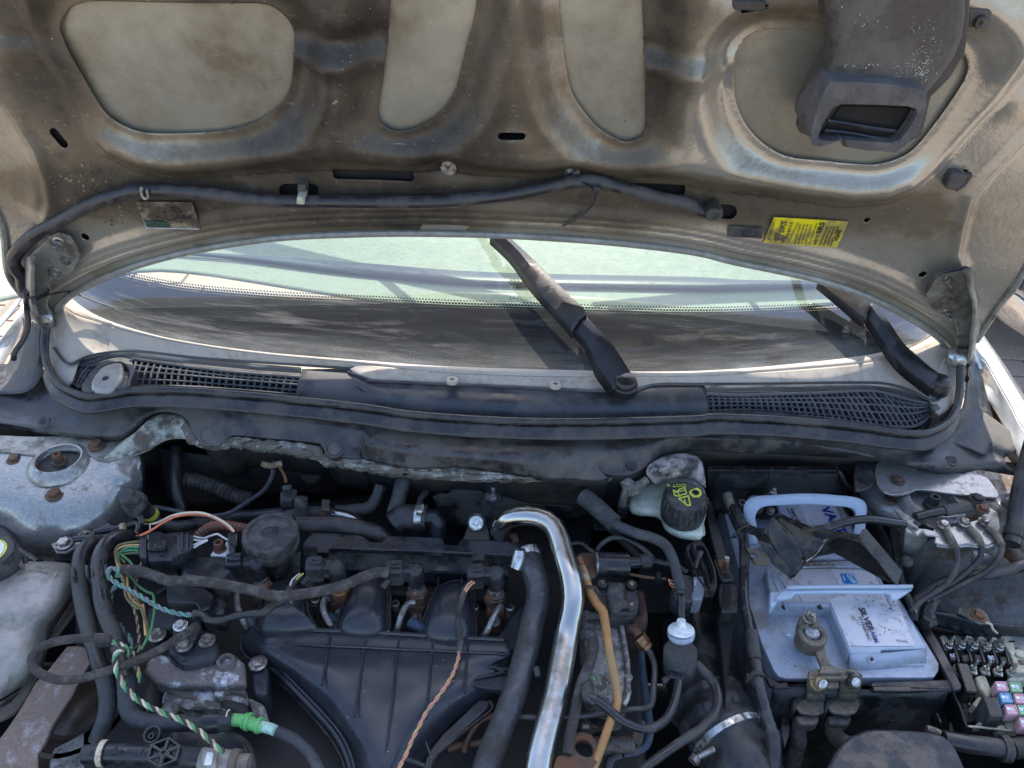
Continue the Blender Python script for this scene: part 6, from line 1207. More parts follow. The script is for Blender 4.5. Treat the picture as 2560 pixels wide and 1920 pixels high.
T('riser', el_, 'ec', '1370,330,915 1345,420,908 1320,520,900 1290,620,892', 130, 'black_rubber', n=20); T('body', el_, 'ec', '1290,700,892 1330,660,896 1400,645,898 1480,645,898 1560,650,898', 215, 'black_rubber', n=24); T('elbow', el_, 'ec', '1550,650,898 1620,650,898 1650,690,894 1650,760,884 1645,820,874', 150, 'black_plastic', n=22)
T('flange', el_, 'ec', '1645,790 1645,812', 175, 'black_plastic', 878, n=24); T('worm_clamp', el_, 'ec', '1470,645 1528,648', 228, 'zinc', 898, n=28)
S('clamp_screw', el_, 'ec', '1480,520 1520,505 1545,540 1530,600 1475,600', 8, 'zinc', 924, .002); T('clamp_tail', el_, 'ec', '1500,540,925 1520,480,924 1560,440,920', 50, 'deep_metal', n=8)
bk_ = thing('lifting_bracket', 'small black triangular bracket with a bright bolt behind the cam cover', 'bracket', P1('ec', 1980, 750, 870))
S('plate', bk_, 'ec', '1870,820 1950,620 1980,598 2020,605 2085,760 2090,830', 4, 'black_metal', 904, .001); T('bolt_shank', bk_, 'ec', '1985,625,915 1982,690,908', 75, 'hose_sleeve', n=16)
p = P1('ec', 1980, 690, 914); m = MB(); m.lathe(p, (0, -.8, .6), [(.010, -.006), (.0105, 0), (.008, .004), (.004, .0045), (.003, .002), (0, .002)], 20); m.build('bolt_head', 'zinc', bk_)
wb = thing('scuttle_sump', 'rounded olive brown sump under the middle of the bulkhead', 'sump', P1('ee', 300, 400, 880))
M('olive_paint', (.09, .085, .06), .4, metal=.2, d=(.2, .14, .06), da=.36, ds=16, spk=.1, b=.15)
Lf('bowl', wb, 'olive_paint', [W('ec', '1400,300,905 1800,320,905 2212,335,905 ee: 400,345,905 800,345,905 1010,335,905', 905), W('ec', '1420,330,895 1800,350,895 2212,370,895 ee: 400,400,893 750,430,892 980,370,895', 895), W('ec', '1500,370,888 1850,400,888 2212,410,888 ee: 400,450,880 700,480,878 900,420,888', 888), W('ec', '1600,390,870 1850,420,870 2212,430,870 ee: 400,470,860 700,490,858 880,440,872', 866)], n=40, m=4)
hs_ = thing('heat_shield', 'thin black pressed heat shield with a wavy edge and a stud', 'heat shield', P1('ee', 200, 500, 860))
Lf('shield', hs_, 'black_metal', [W('ec', '1610,480,890 1660,440,892 1750,445,892 1790,410,895 2050,415,895 2120,395,896 2212,415,895 ee: 200,430,893 400,460,890 550,500,888 700,520,886 800,515,886 850,500,886', 892), W('ec', '1640,540,880 1740,520,880 1850,520,880 2100,520,880 ee: 0,520,880 300,540,880 550,560,880 780,560,880 860,520,880', 880), W('ec', '1650,700,850 1850,720,850 2100,760,850 ee: 0,760,850 300,700,850 550,640,850 780,640,850 880,620,850', 850)], n=60, m=4)
bolt(hs_, 'ee', 108, 470, 893, 40, .6, 'zinc', flange=1.7, stud=.012)
# chrome pipe
T('chrome_pipe', None, 'ee', '215,880,880,150 165,800,900,160 180,710,918,165 270,650,932,165 400,635,938,165 530,660,938,170 620,730,936,175 670,850,932,178 705,980,928,182 750,1120,924,188 775,1260,918,192 775,1400,912,194 ef: 765,60,906,196 735,280,898,200 700,480,892,206 665,680,886,212 630,860,880,216 585,1020,875,222 535,1200,870,232 500,1350,866,240 470,1560,860,250', 170, 'chrome', n=32, label='shiny bent chrome turbo pipe running down the middle of the bay', cat='pipe')
T('rust_collar', None, 'ee', '110,830,888 190,850,880 300,850,876', 130, 'rusty_steel', n=14, label='rusty collar at the top end of the chrome pipe', cat='collar')
hh = thing('breather_hose', 'thick grey black hose curving down between manifold and chrome pipe', 'hose', P1('ef', 300, 700, 850))
T('hose', hh, 'ee', '415,950,902,175 430,1040,904,200 460,1130,902,205 485,1240,898,205 485,1360,892,205 ef: 475,20,888,205 450,180,884,205 415,350,880,208 375,520,876,210 330,690,872,212 275,860,868,215 220,1010,862,220 150,1180,855,225 80,1350,848,230 20,1560,840,235', 200, 'dark_steel_pipe', n=28)
b_ = MB(); P_ = W('ee', '405,935,905 420,985,903', 905); d = (P_[0]-P_[1]).normalized(); r = wm('ee', 95, P_[0]); b_.lathe(P_[1], d, [(r, 0), (r*1.03, .001), (r*1.03, .009), (r, .010)], 32); b_.build('worm_clamp', 'zinc', hh)
b_ = MB(); b_.tube(W('ee', '300,1075,905 330,985,914 335,915,922', 905), [.0075, .0085, .006], n=12); b_.build('clamp_screw', 'zinc', hh)
T('seat_ring', hh, 'ef', '470,600,884 490,680,882', 60, 'black_plastic', n=10)
# fuel return line in orange
oh = thing('orange_fuel_hose', 'translucent orange fuel hose bending down right of the chrome pipe', 'hose', P1('ef', 1050, 400, 870))
T('rusty_spigot', oh, 'ee', '830,990,912 850,1060,910', 62, 'copper_rust', n=16); T('sleeve', oh, 'ee', '850,1065,912 870,1110,911 900,1190,910', 66, 'hose_sleeve', n=16)
T('hose', oh, 'ee', '890,1170,910,68 915,1250,908,70 945,1320,906,75 1000,1400,905,75 ef: 1005,60,904,90 1030,130,903,82 1060,300,900,74 1090,500,896,74 1130,700,890,76 1145,820,886,80 1140,930,882,78 1090,1060,878,78 1040,1200,872,76 990,1340,866,76 930,1480,860,80', 75, 'orange_hose', n=18)
T('clip', oh, 'ee', '880,1225 960,1235 990,1270', 26, 'black_metal', 915, n=6)
fs_ = thing('felt_strap', 'dark felt covered strap hooking beside the chrome pipe', 'strap', P1('ef', 880, 600, 870))
T('strap', fs_, 'ef', '850,330,890 900,325,894 945,370,895 945,470,893 905,600,890 850,730,888 815,880,884 785,1030,880 750,1180,874 735,1320,868', 92, 'fabric_tape', n=14)
# alloy housing and pump
ah = thing('pump_housing', 'chalky cast alloy pump housing behind the orange hose', 'housing', P1('ef', 1080, 500, 800))
S('casting', ah, 'ef', '860,120 1000,150 1100,170 1180,165 1190,230 1200,330 1225,450 1245,600 1260,680 1250,830 1225,900 1180,930 1100,890 960,850 900,740 880,560 870,360', 50, 'aluminium', 872, .006)
T('edge_flange', ah, 'ef', '1170,180 1195,300 1215,420 1235,550 1240,700 1238,840 1200,920', 45, 'aluminium', 876, n=10); T('pipe_lug', ah, 'ef', '880,170 930,165 1000,165 1080,175 1180,185', 60, 'aluminium', 878, n=14)
for x, y in ((1242, 680), (1235, 800), (900, 150)): bolt(ah, 'ef', x, y, 876, 26, 1.0, 'aluminium')
S('green_tag', ah, 'ef', '915,655 965,690 968,715 912,680', 2, 'green_plastic', 880, .0005)
pc = thing('pump_cover', 'black pump cover with embossed marks and three star bolts', 'cover', P1('ee', 1150, 1320, 860))
S('cover', pc, 'ee', '960,1200 1000,1175 1250,1190 1310,1230 1325,1290 ef: 1335,30 1330,80 1320,140 1230,150 1090,135 1075,100 980,60 955,-40', 30, 'cap_black', 898, .006)
S('raised_centre', pc, 'ee', '1080,1180 1190,1185 1215,1230 1220,1330 1290,1370 ef: 1250,85 1190,92 1170,130 1100,125 1080,60 1060,-20 1070,-110', 6, 'cap_black', 905, .003)
for c, x, y in (('ee', 1022, 1212), ('ee', 1268, 1222), ('ef', 1270, 88)):
    p = P1(c, x, y, 901); r = wm(c, 38, p); m = MB(); m.lathe(p, Z, [(r*1.2, -.002), (r*1.2, .003), (r, .004), (r*.7, .004)], 20); o = m.build('bolt', 'black_metal', pc)
    m = MB(); m.hexbolt(p, r*.62, .005, Z, 0); m.build('star_head', 'bolt_steel', o)
for s_ in ('1245,1310 1285,1310', '1245,1280 1250,1330 1280,1330 1283,1280', '1265,1275 1266,1335', '1020,1265 1045,1275 1040,1300 1015,1295'): m = MB(); m.tube(W('ee', s_, 906 if s_[:2] == '12' else 900), .0008, n=5); m.build('embossed_mark', 'cap_black', pc)
S('rust_block', pc, 'ee', '1310,1230 1380,1260 1410,1441 ef: 1410,230 1370,275 1290,300 1220,290 1215,180 1330,140', 40, 'rust', 880, .008)
S('solenoid_block', pc, 'ee', '800,950 860,930 960,935 985,1000 980,1120 960,1160 900,1150 840,1080', 40, 'rusty_steel', 902, .004)
cy = thing('solenoid', 'short black cylinder solenoid lying behind the pump cover', 'solenoid', P1('ee', 1100, 1040, 880))
T('can', cy, 'ee', '985,1040 1245,1048', 205, 'black_plastic', 902, n=32); T('chipped_ring', cy, 'ee', '965,1040 992,1040', 200, 'aluminium', 902, n=28); T('plug', cy, 'ee', '1250,1030 1360,1020 1440,1005', 105, 'black_plastic', 904, n=12); T('plug_collar', cy, 'ee', '1340,1022 1420,1010', 125, 'black_plastic', 904, n=8); T('corrugated_lead', cy, 'ee', '1440,1010 1530,1030 1650,1060 1740,1110', 50, 'black_rubber', 900, n=10, ribs=(.004, .1))
T('rod', cy, 'ee', '1250,1125 1400,1150 1560,1165', 28, 'rusty_steel', 896, n=10)
cu_ = thing('compression_union', 'brass compression nut with a dull steel pipe bending under the hoses', 'fuel pipe', P1('ef', 1370, 400, 860))
T('shank', cu_, 'ef', '1290,280 1340,340', 80, 'rusty_steel', 884, n=14)
a, b = P1('ef', 1330, 345, 886), P1('ef', 1400, 430, 880); d = (b-a).normalized(); r = wm('ef', 62, a); m = MB(); m.hexbolt(a, r, (b-a).length*.8, d, 0); m.lathe(a.lerp(b, .8), d, [(r*.85, 0), (r*.8, .004), (r*.5, .005)], 20); m.build('brass_nut', 'copper_nut', cu_)
T('steel_pipe', cu_, 'ef', '1395,425,880 1440,510,878 1465,600,877 1455,760,875 1445,880,873 1410,935,872 1300,948,871 1190,960,870 1050,985,869 820,1005,867 600,1020,862 400,1015,860 300,1010,858', 52, 'dark_steel_pipe', n=14)
T('rusty_pipe', None, 'ed', '2150,1000,850 2040,1030,846 1960,1110,842 1900,1220,836 1880,1300,828', 55, 'rusty_steel', n=12, label='rusty steel pipe curving down right of the manifold', cat='pipe'); T('rusty_pipe', None, 'ed', '1740,1280,826 1860,1240,828 2000,1230,830 2100,1190,834', 60, 'rusty_steel', n=12, label='short rusty pipe crossing behind the curved one', cat='pipe')
# braided loom, one-way valve, foam damper
bl_ = thing('braided_loom', 'thick braided loom with foam sleeve sweeping round to the blue filter', 'wiring harness', P1('ee', 1400, 800, 900))
T('foam_sleeve', bl_, 'ee', '860,470,925 950,540,924 1040,620,922 1125,700,920', 150, 'foam', n=20)
T('braid', bl_, 'ee', '1100,690,921 1180,730,921 1300,780,921 1430,815,922 1540,870,924 1600,960,924 1640,1080,922 1665,1190,920 1685,1270,918', 88, 'braid', n=18); T('hose_tail', bl_, 'ee', '1680,1260,918 1690,1350,914 1688,1441,908 ef: 1690,100,904 1692,210,900', 66, 'gloss_cable', n=16)
m = MB(); m.tube(W('ee', '1635,1275,922 1680,1265,926 1720,1290,922', 920), .002, n=6); m.build('cable_tie', 'black_plastic', bl_)
T('thin_conduit', None, 'ee', '980,930,905 1020,870,908 1100,825,910 1200,825,910 1300,870,910 1390,930,910 1450,990,910', 42, 'black_rubber', n=10, ribs=(.0036, .12), label='thin black corrugated conduit arching over the solenoid', cat='conduit')
T('thin_conduit', None, 'ee', '760,870,900 850,870,902 920,920,902 990,960,900', 42, 'black_rubber', n=10, ribs=(.0036, .12), label='short corrugated conduit behind the rusty solenoid block', cat='conduit')
def lathe_between(par, nm, mt, c, s_, prof, n=28):
    a, b = W(c, s_); d = (b-a); L_ = d.length; m = MB(); m.lathe(a, d, [(wm(c, r, a), t*L_) for r, t in prof], n); return m.build(nm, mt, par)
fv = thing('one_way_valve', 'blue and white plastic one way valve in the vacuum hose', 'valve', P1('ef', 1690, 300, 870))
lathe_between(fv, 'blue_half', 'filter_blue', 'ef', '1685,385,885 1685,290,900', [(40, -.25), (40, .0), (70, .08), (108, .5), (114, .75), (110, 1.0)]); lathe_between(fv, 'white_half', 'white_plastic', 'ef', '1685,290,900 1687,210,910', [(112, 0), (108, .15), (70, .35), (38, .5), (36, 1.1)])
T('steel_neck', fv, 'ef', '1685,370,886 1690,440,880', 74, 'dark_steel_pipe', n=16)
fd = thing('foam_damper', 'grey foam cylinder with a small black clip on the vacuum hose', 'damper', P1('ef', 1675, 560, 860))
lathe_between(fd, 'foam_body', 'foam', 'ef', '1672,625,868 1678,450,896', [(0, 0), (128, 0), (138, .06), (138, .94), (130, 1.0), (40, 1.02)], 36); S('clip', fd, 'ef', '1520,680 1590,655 1600,620 1700,605 1712,680 1700,700 1600,680 1545,738', 6, 'black_plastic', 885, .001)
T('vacuum_hose', None, 'ef', '1665,610,880 1655,760,880 1625,900,878 1560,1030,876 1450,1105,876 1330,1105,878 1200,1050,882 1080,950,886 1000,890,890 920,840,893', 76, 'gloss_cable', n=18, label='black vacuum hose looping under from the foam damper', cat='hose', group='vacuum hoses')
T('elbow_connector', None, 'ef', '960,880,893 900,840,895 900,760,892', 115, 'gloss_cable', n=18, label='black elbow connector on the pump housing', cat='elbow')
T('vacuum_hose', None, 'ef', '1810,570,880 1880,640,880 1960,740,880 1990,860,880 1960,990,880 1850,1110,880 1700,1210,880 1500,1350,878 1300,1500,874', 78, 'black_rubber', n=18, label='long black rubber hose sweeping down to the bottom edge', cat='hose', group='vacuum hoses')
T('braided_line', None, 'ef', '1345,480,850 1360,620,850 1385,800,848 1410,980,846 1425,1120,844 1400,1240,842 1320,1300,842 1200,1320,842', 66, 'braid_blue', n=14, label='dark blue braided line dropping beside the steel pipe', cat='hose'); T('cut_hose', None, 'ef', '1190,1330,846 1100,1370,842 1060,1500,836', 88, 'black_rubber', n=14, label='black hose end below the dark blue braided line', cat='hose')
eb_ = thing('lifting_eye', 'rusty steel lifting eye at the bottom beside the chrome pipe', 'lifting eye', P1('ef', 870, 1270, 830))
o_ = cat(W('ef', '760,1180 820,1140 900,1140 970,1200 1005,1290 990,1380 940,1441 900,1560 600,1560 620,1420 650,1340 720,1320 730,1250', 868), 40, closed=True); i_ = cat(W('ef', '795,1240 830,1200 890,1205 935,1250 945,1320 910,1345 850,1330 805,1290', 868), 24, closed=True)
m = MB(); m.slab(o_, (0, 0, -.008), holes=[i_]); m.build('eye_plate', 'rusty_steel', eb_, bevel=.001)
p = P1('ef', 1130, 1260, 850); m = MB(); m.tube([p-Vector((.02, 0, 0)), p+Vector((.018, .002, 0))], .008, n=14, ribs=(.002, .06)); m.build('threaded_stud', 'bolt_steel', eb_)
S('lower_plate', None, 'ef', '820,930 1000,1000 1100,1020 1060,1120 900,1180 860,1120 850,1000', 10, 'black_metal', 840, .003, label='black lower bracket plate under the felt strap', cat='bracket'); T('socket_bolt', None, 'ef', '850,1095 910,1095', 60, 'bolt_steel', 850, n=14, label='steel socket bolt below the felt strap', cat='bolt')
S('drain_disc', None, 'ef', '1270,1150 1330,1060 1370,1020 1390,1060 1370,1180 1350,1240 1290,1220', 6, 'brown_steel', 832, .002, label='worn round metal cap behind the dark blue line', cat='cap')
# ================================================================ RIGHT SIDE OF THE BAY
rv = thing('brake_fluid_reservoir', 'milky brake fluid reservoir with a black cap bearing yellow symbols', 'fluid reservoir', P1('ee', 1600, 560, 850))
m = MB(); m.slab(cat(W('ee', '1252,500 1290,430 1350,390 1450,340 1560,310 1700,300 1800,330 1860,400 1890,500 1885,620 1868,690 1880,770 1860,795 1780,795 1680,778 1590,735 1545,690 1520,625 1460,600 1330,590 1265,560', 905), 60, closed=True), (0, 0, -.012)); m.build('tank', 'reservoir', rv, bevel=.007)
m = MB(); o_ = cat(W('ee', '1242,500 1285,420 1350,380 1560,300 1800,320 1870,390 1900,500 1895,620 1878,690 1890,775 1865,805 1780,805 1670,788 1580,745 1535,700 1510,635 1450,610 1330,600 1256,570', 895), 60, closed=True); m.slab(o_, (0, 0, -.003)); m.build('moulding_seam', 'reservoir', rv, bevel=.001)
p = P1('ee', 1728, 460, 940); r = wm('ee', 168, p); m = MB()
m.lathe(p-Z*.034, Z, [(r*1.08, 0), (r*1.1, .003), (r*1.08, .022), (r*1.0, .030), (r*.97, .033), (r*.9, .034), (0, .034)], 44); bcp = m.build('cap', 'cap_black', rv)
for k in range(22):
    a = 2*math.pi*k/22; q = p+Vector((math.cos(a), math.sin(a), 0))*r*1.085-Z*.014
    m = MB(); m.box(q, .0035, .0022, .020, (math.sin(a), -math.cos(a), 0), (math.cos(a), math.sin(a), 0)); m.build('grip_rib', 'cap_black', bcp)
def mark(c, s_, z, rr, closed=True, par=None, mt='cap_yellow', nm='symbol'):
    P_ = W(c, s_, z); m = MB(); n_ = len(P_)
    for i in range(n_ if closed else n_-1): m.tube([P_[i], P_[(i+1) % n_]], rr, n=4)
    return m.build(nm, mt, par or bcp)
mark('ee', '1665,490 1745,468 1762,545 1738,548', 940.6, .0009); m = MB(); m.tube(W('ee', '1712,500 1722,525', 940.6), .0009, n=5); m.build('symbol', 'cap_yellow', bcp)
m = MB(); m.slab(W('ee', '1772,415 1820,398 1852,420 1858,455 1835,478 1785,478 1755,450 1752,430', 940.5), (0, 0, -.0008)); m.build('symbol', 'cap_yellow', bcp)
for r_ in (28, 16): 
    m = MB(); q = P1('ee', 1806, 440, 940.9); rr = wm('ee', r_, q); m.lathe(q, Z, [(rr*1.1, 0), (rr*1.1, .0005), (rr*.85, .0005), (rr*.85, 0)], 20); m.build('symbol_ring', 'ink_black', bcp)
mark('ee', '1618,420 1655,432 1672,410 1715,398 1730,450 1690,458 1672,470 1632,465', 940.6, .0008); mark('ee', '1655,432 1672,470', 940.6, .0008, False); mark('ee', '1632,440 1715,418', 940.6, .0006, False)
text('DOT 4', bcp, P1('ee', 1720, 370, 940.4), (-1, -.05, 0), (0, -1, 0), .0075, 'cap_yellow')
# battery tray box
bb = thing('battery_box', 'deep black plastic battery box open at the top', 'battery box', P1('eg', 800, 900, 750))
Lf('back_wall', bb, 'box_black', [W('eg', '-90,190 300,195 850,195', 925), W('eg', '-90,235 300,232 858,228', 922), W('eg', '-90,300 300,300 900,300', 905), W('eg', '-60,520 300,520 950,520', 855)], n=20, m=3, solid=.003)
S('back_lip', bb, 'eg', '-90,188 850,188 852,222 -90,220', 6, 'box_black', 928, .001)
for a, b in ((80, 230), (540, 720)): S('lip_slot', bb, 'eg', '%d,208 %d,206 %d,218 %d,220' % (a, b, b, a), 1, 'ink_black', 929.2, 0)
T('wall_slot', bb, 'eg', '375,200,930 365,260,920 345,330,906', 16, 'ink_black', n=6)
Lf('right_wall', bb, 'box_black', [W('eg', '858,228,924 935,330,908 1000,345,900 1110,520,880 1250,800,866 1340,1060,858 eh: 1450,180,852 1600,430,848 1690,600,846', 880), W('eg', '840,300,850 920,420,840 1010,600,830 1100,800,820 1200,1060,815 eh: 1300,200,810 1480,450,806 1600,640,800', 830), W('eg', '800,400,800 900,560,790 1000,800,780 1100,1060,770 eh: 1250,250,765 1450,520,762 1560,680,760', 780)], n=50, m=3, solid=.003)
T('right_rim', bb, 'eg', '860,222,926 930,330,910 990,345,906', 26, 'box_black', n=8); S('right_rim', bb, 'eg', '935,325 1000,322 1000,360 1110,540 1185,552 1180,570 1100,560 980,380', 5, 'box_black', 903, .001)
S('side_rail', bb, 'eg', '1240,628 1285,640 1320,860 1350,1050 1450,1235 1430,1290 1330,1080 1270,860', 6, 'box_black', 880, .0015); S('side_rail', bb, 'eh', '1330,-20 1385,-30 1470,130 1600,340 1760,650 1755,680 1700,690 1680,640 1560,420 1430,160', 6, 'box_black', 852, .0015)
S('front_rim', bb, 'eh', '300,520 340,560 400,610 420,612 495,625 498,655 1080,665 1110,625 1690,605 1760,655 1745,682 1390,692 1120,690 1090,662 500,668 420,668 360,650', 5, 'box_black', 850, .0012)
for s_ in ('395,640 490,625 498,662 400,668', '1105,655 1395,655 1385,694 1120,690'): S('rim_tab', bb, 'eh', s_, 3, 'box_black', 853, .001)
Lf('front_wall', bb, 'box_black', [W('eh', '385,655,848 700,660,848 1100,670,848 1650,680,848', 848), W('eh', '375,720,835 700,730,835 1100,740,835 1630,745,835', 835), W('eh', '370,980,790 700,1000,790 1100,1010,790 1520,1000,790', 790), W('eh', '380,1250,740 700,1270,740 1100,1280,740 1450,1260,740', 740)], n=20, m=3, solid=.003)
S('wall_notch', bb, 'eh', '1230,875 1295,880 1300,905 1240,912', 1, 'ink_black', 812, 0)
T('left_edge', bb, 'eh', '215,80,848 250,250,846 310,500,844 380,645,842', 22, 'box_black', n=8)
b_ = MB(); b_.slab(W('eg', '-60,560 600,500 1200,1000 eh: 1600,680 500,680 200,300', 755), (0, 0, -.01)); b_.build('box_floor', 'dark_void', bb)
# left outside frame of the box with stud
lf_ = thing('battery_clamp_frame', 'grey black plastic rail with a rusty stud left of the battery', 'rail', P1('ee', 2000, 900, 850))
S('rail', lf_, 'ee', '1905,480 1935,500 2060,940 2060,975 1980,985 1900,640', 8, 'box_black', 890, .0015); S('block', lf_, 'ee', '1960,950 2050,945 2070,1010 2130,1130 2135,1175 2030,1180 1985,1110 1955,1020', 16, 'box_black', 886, .002)
S('pocket', lf_, 'ee', '1985,985 2045,975 2060,1040 2095,1105 2030,1110 2000,1050', 2, 'rusty_steel', 887.5, .0005)
T('stud', lf_, 'ee', '2060,1085,885 2065,1020,900 2068,990,908', 44, 'rusty_steel', n=14, ribs=(.0015, .04)); T('stud_tip', lf_, 'ee', '2067,1010,905 2069,985,910', 38, 'zinc', n=14)
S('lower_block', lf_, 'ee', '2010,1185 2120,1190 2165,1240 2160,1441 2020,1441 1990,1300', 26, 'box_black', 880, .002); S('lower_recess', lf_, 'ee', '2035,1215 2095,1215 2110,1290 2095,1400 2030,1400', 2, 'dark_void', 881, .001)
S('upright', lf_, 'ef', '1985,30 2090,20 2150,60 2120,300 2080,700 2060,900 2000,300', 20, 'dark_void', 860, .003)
# gear cable housing, connector block
gc = thing('ribbed_grommet', 'tall ribbed black oval grommet beside the battery box', 'grommet', P1('ee', 1850, 1050, 850))
for k, (s_, z) in enumerate((('1730,900 1770,860 1820,850 1870,900 1930,1030 1970,1160 1960,1240 1900,1260 1850,1200 1790,1080', 905), ('1780,860 1830,835 1880,870 1960,1050 1985,1180 1970,1260 1930,1250 1900,1130 1840,980', 912))):
    m = MB(); P_ = cat(W('ee', s_, z), 40, closed=True); c_ = sum(P_, Vector())/40; m.slab(P_, (0, 0, -.012), holes=[[c_.lerp(p, .78) for p in P_]]); m.build('rib_ring', 'black_rubber', gc, bevel=.003)
m = MB(); m.slab(cat(W('ee', '1740,920 1800,880 1880,960 1940,1120 1930,1230 1880,1210 1800,1080', 898), 30, closed=True), (0, 0, -.02)); m.build('core', 'black_rubber', gc, bevel=.004)
T('inner_tube', gc, 'ee', '1800,1080,906 1840,960,910 1850,930,912', 50, 'black_rubber', n=12)
M('grey_plug_plastic', (.16, .18, .22), .4, d=(.1, .1, .11), da=.3)
gb = thing('grey_plug', 'black plug with a blue grey end piece and cut cream wires', 'connector', P1('ee', 1800, 1230, 870))
S('plug_body', gb, 'ee', '1630,1130 1700,1115 1790,1130 1800,1330 1780,1355 1720,1360 1640,1330 1605,1250', 26, 'black_plastic', 902, .003); S('grey_end', gb, 'ee', '1785,1140 1870,1135 1888,1200 1885,1260 1860,1335 1775,1335 1770,1300 1790,1240', 24, 'grey_plug_plastic', 904, .002); S('slot', gb, 'ee', '1795,1170 1815,1168 1812,1215 1797,1215', 1, 'label_grey', 905, 0)
for s_ in ('1580,1170,912 1600,1200,912 1640,1215,910', '1585,1190,913 1600,1220,912 1630,1235,910', '1575,1165,913 1610,1180,912 1640,1195,910'): T('cut_wire', gb, 'ee', s_, 11, 'wire_cream' if s_[3] == '0' else 'wire_orange', n=6)
T('cable_clip', None, 'ee', '1490,1120 1495,1190', 60, 'black_plastic', 897, n=6, label='small square black clip on the thin rod behind the loom', cat='clip')
# ---------------- battery
bt = thing('car_battery', 'pale blue car battery with white and grey labels and two carrying handles', 'battery', P1('eg', 700, 1000, 690))
m = MB(); m.slab(W('eg', '12,450 60,432 400,425 700,400 860,400 900,440 1010,760 1120,1010 eh: 1330,60 1590,490 1588,540 1560,585 1480,592 1100,592 700,598 480,598 430,585 395,545 300,330 215,60 eg: 210,1200 100,800', 850), (0, 0, -.15)); m.build('case', 'battery_blue', bt, bevel=.004)
m = MB(); m.slab(W('eg', '372,358 552,356 580,380 848,382 885,440 1005,740 1038,825 1022,858 960,862 640,866 560,850 540,760 430,520', 869), (0, 0, -.02)); m.build('rear_lid', 'battery_blue', bt, bevel=.003)
m = MB(); m.slab(W('eg', '330,930 420,905 620,885 1040,868 1110,905 1165,990 1240,1130 eh: 1320,30 1508,380 1170,386 1176,413 945,414 800,72 390,66 eg: 372,1160', 869), (0, 0, -.02)); m.build('front_lid', 'battery_blue', bt, bevel=.003)
0 and S('terminal_wall', bt, 'eh', '385,45 800,62 830,120 815,135 790,80 420,75 425,190 400,205', 6, 'battery_blue', 871, .002)
S('front_step', bt, 'eh', '1150,490 1488,485 1492,500 1150,505', 8, 'battery_blue', 853, .001)
S('vent_ring', bt, 'eh', '1060,455 1075,440 1110,435 1140,445 1150,465 1140,485 1110,495 1075,485', 1.2, 'battery_blue', 858, .0004)
Lf('vent_face', bt, 'battery_blue', [W('eh', '948,416 1175,414 1505,384', 868), W('eh', '930,535 1150,530 1490,492', 850)], n=14, m=2, solid=.001)
p = P1('eh', 1100, 458, 863); m = MB(); m.lathe(p, (0, -1, .8), [(.0042, 0), (.0042, .0012), (.0022, .0012), (.002, 0)], 18); m.build('vent_ring', 'battery_blue', bt); m = MB(); m.lathe(p, (0, -1, .8), [(0, .001), (.0022, .001), (.0022, 0)], 14); m.build('vent_hole', 'ink_black', bt)
m = MB(); P_ = cat(W('eg', '385,985 420,950 520,930 900,922 1060,935 1110,955 1150,1010 1200,1110 1260,1252', 870), 40); m.tube(P_, .0014, n=6); m.tube(W('eg', '385,985 420,1080 470,1200 490,1252', 870), .0014, n=6); m.build('lid_bead', 'battery_blue', bt)
for x in (470, 728): 
    m = MB(); q = P1('eh', x, 78, 871.6); m.lathe(q-Z*.0015, Z, [(.0032, 0), (0, .0004)], 14); m.tube(W('eh', '%d,62 %d,70' % (x+1, x+2), 869.6), .0007, n=4); m.build('lid_slot', 'ink_black', bt)
for k in range(5):
    m = MB(); q = W('eh', '%d,595 %d,610' % (1085+k*65, 1085+k*65), 842); m.box(q[0], .0015, .004, .012); m.build('side_fin', 'battery_blue', bt)
mark('eh', '478,282 532,288', 850.5, .0012, False, bt, 'ink_pale', 'plus_mark'); mark('eh', '500,262 512,308', 850.5, .0012, False, bt, 'ink_pale', 'plus_mark')
# labels
m = MB(); m.slab(W('eg', '430,392 530,388 640,600 735,830 690,832 560,600', 869.8), (0, 0, -.0006)); m.build('grey_label', 'label_grey', bt)
m = MB(); m.slab(W('eg', '530,388 782,390 850,500 935,690 1010,812 1000,826 735,830 640,600', 869.9), (0, 0, -.0006)); wlb = m.build('white_label', 'label_white', bt)
m = MB(); m.slab(W('eg', '430,1000 470,965 560,942 805,940 860,1050 882,1098 492,1098', 869.8), (0, 0, -.0006)); m.build('grey_label', 'label_grey', bt)
m = MB(); m.slab(W('eg', '805,938 1020,950 1100,965 1140,1000 1170,1060 eh: 1270,0 1420,358 1400,362 940,362 880,230 800,30 eg: 900,1110', 869.9), (0, 0, -.0006)); wl2 = m.build('white_label', 'label_white', bt)
m = MB(); m.slab(W('eh', '470,-30 790,-30 940,362 945,362 800,45 480,42', 869.8), (0, 0, -.0006)); m.build('grey_label', 'label_grey', bt)
def ltext(s, c, x, y, x2, y2, px_h, mat, par, z=870.6, bold=0):
    a, b = W(c, '%g,%g %g,%g' % (x, y, x2, y2), z); u = b-a; un = u.normalized(); v = Z.cross(un)
    o = text(s, par, a, un, v, wm(c, px_h, a)*1.35, mat, bold)
    co = np.array([q.co for q in o.data.vertices])+np.array(o['w']); t_ = (co-np.array(a)) @ np.array(un); k_ = u.length/max(t_.max(), 1e-6)
    co = co+np.outer(t_*(k_-1), np.array(un))-np.array(o['w']); o.data.vertices.foreach_set('co', co.astype(np.float32).ravel()); return o
ltext('VARTA', 'eg', 728, 492, 905, 745, 75, 'ink_blue', wlb, bold=.0005); ltext('12V 70Ah', 'eg', 508, 495, 590, 665, 20, 'ink_dark', bt, bold=.0002); ltext('570 901 076', 'eg', 482, 498, 565, 655, 14, 'ink_dark', bt); ltext('A', 'eg', 440, 405, 462, 440, 34, 'ink_dark', bt)
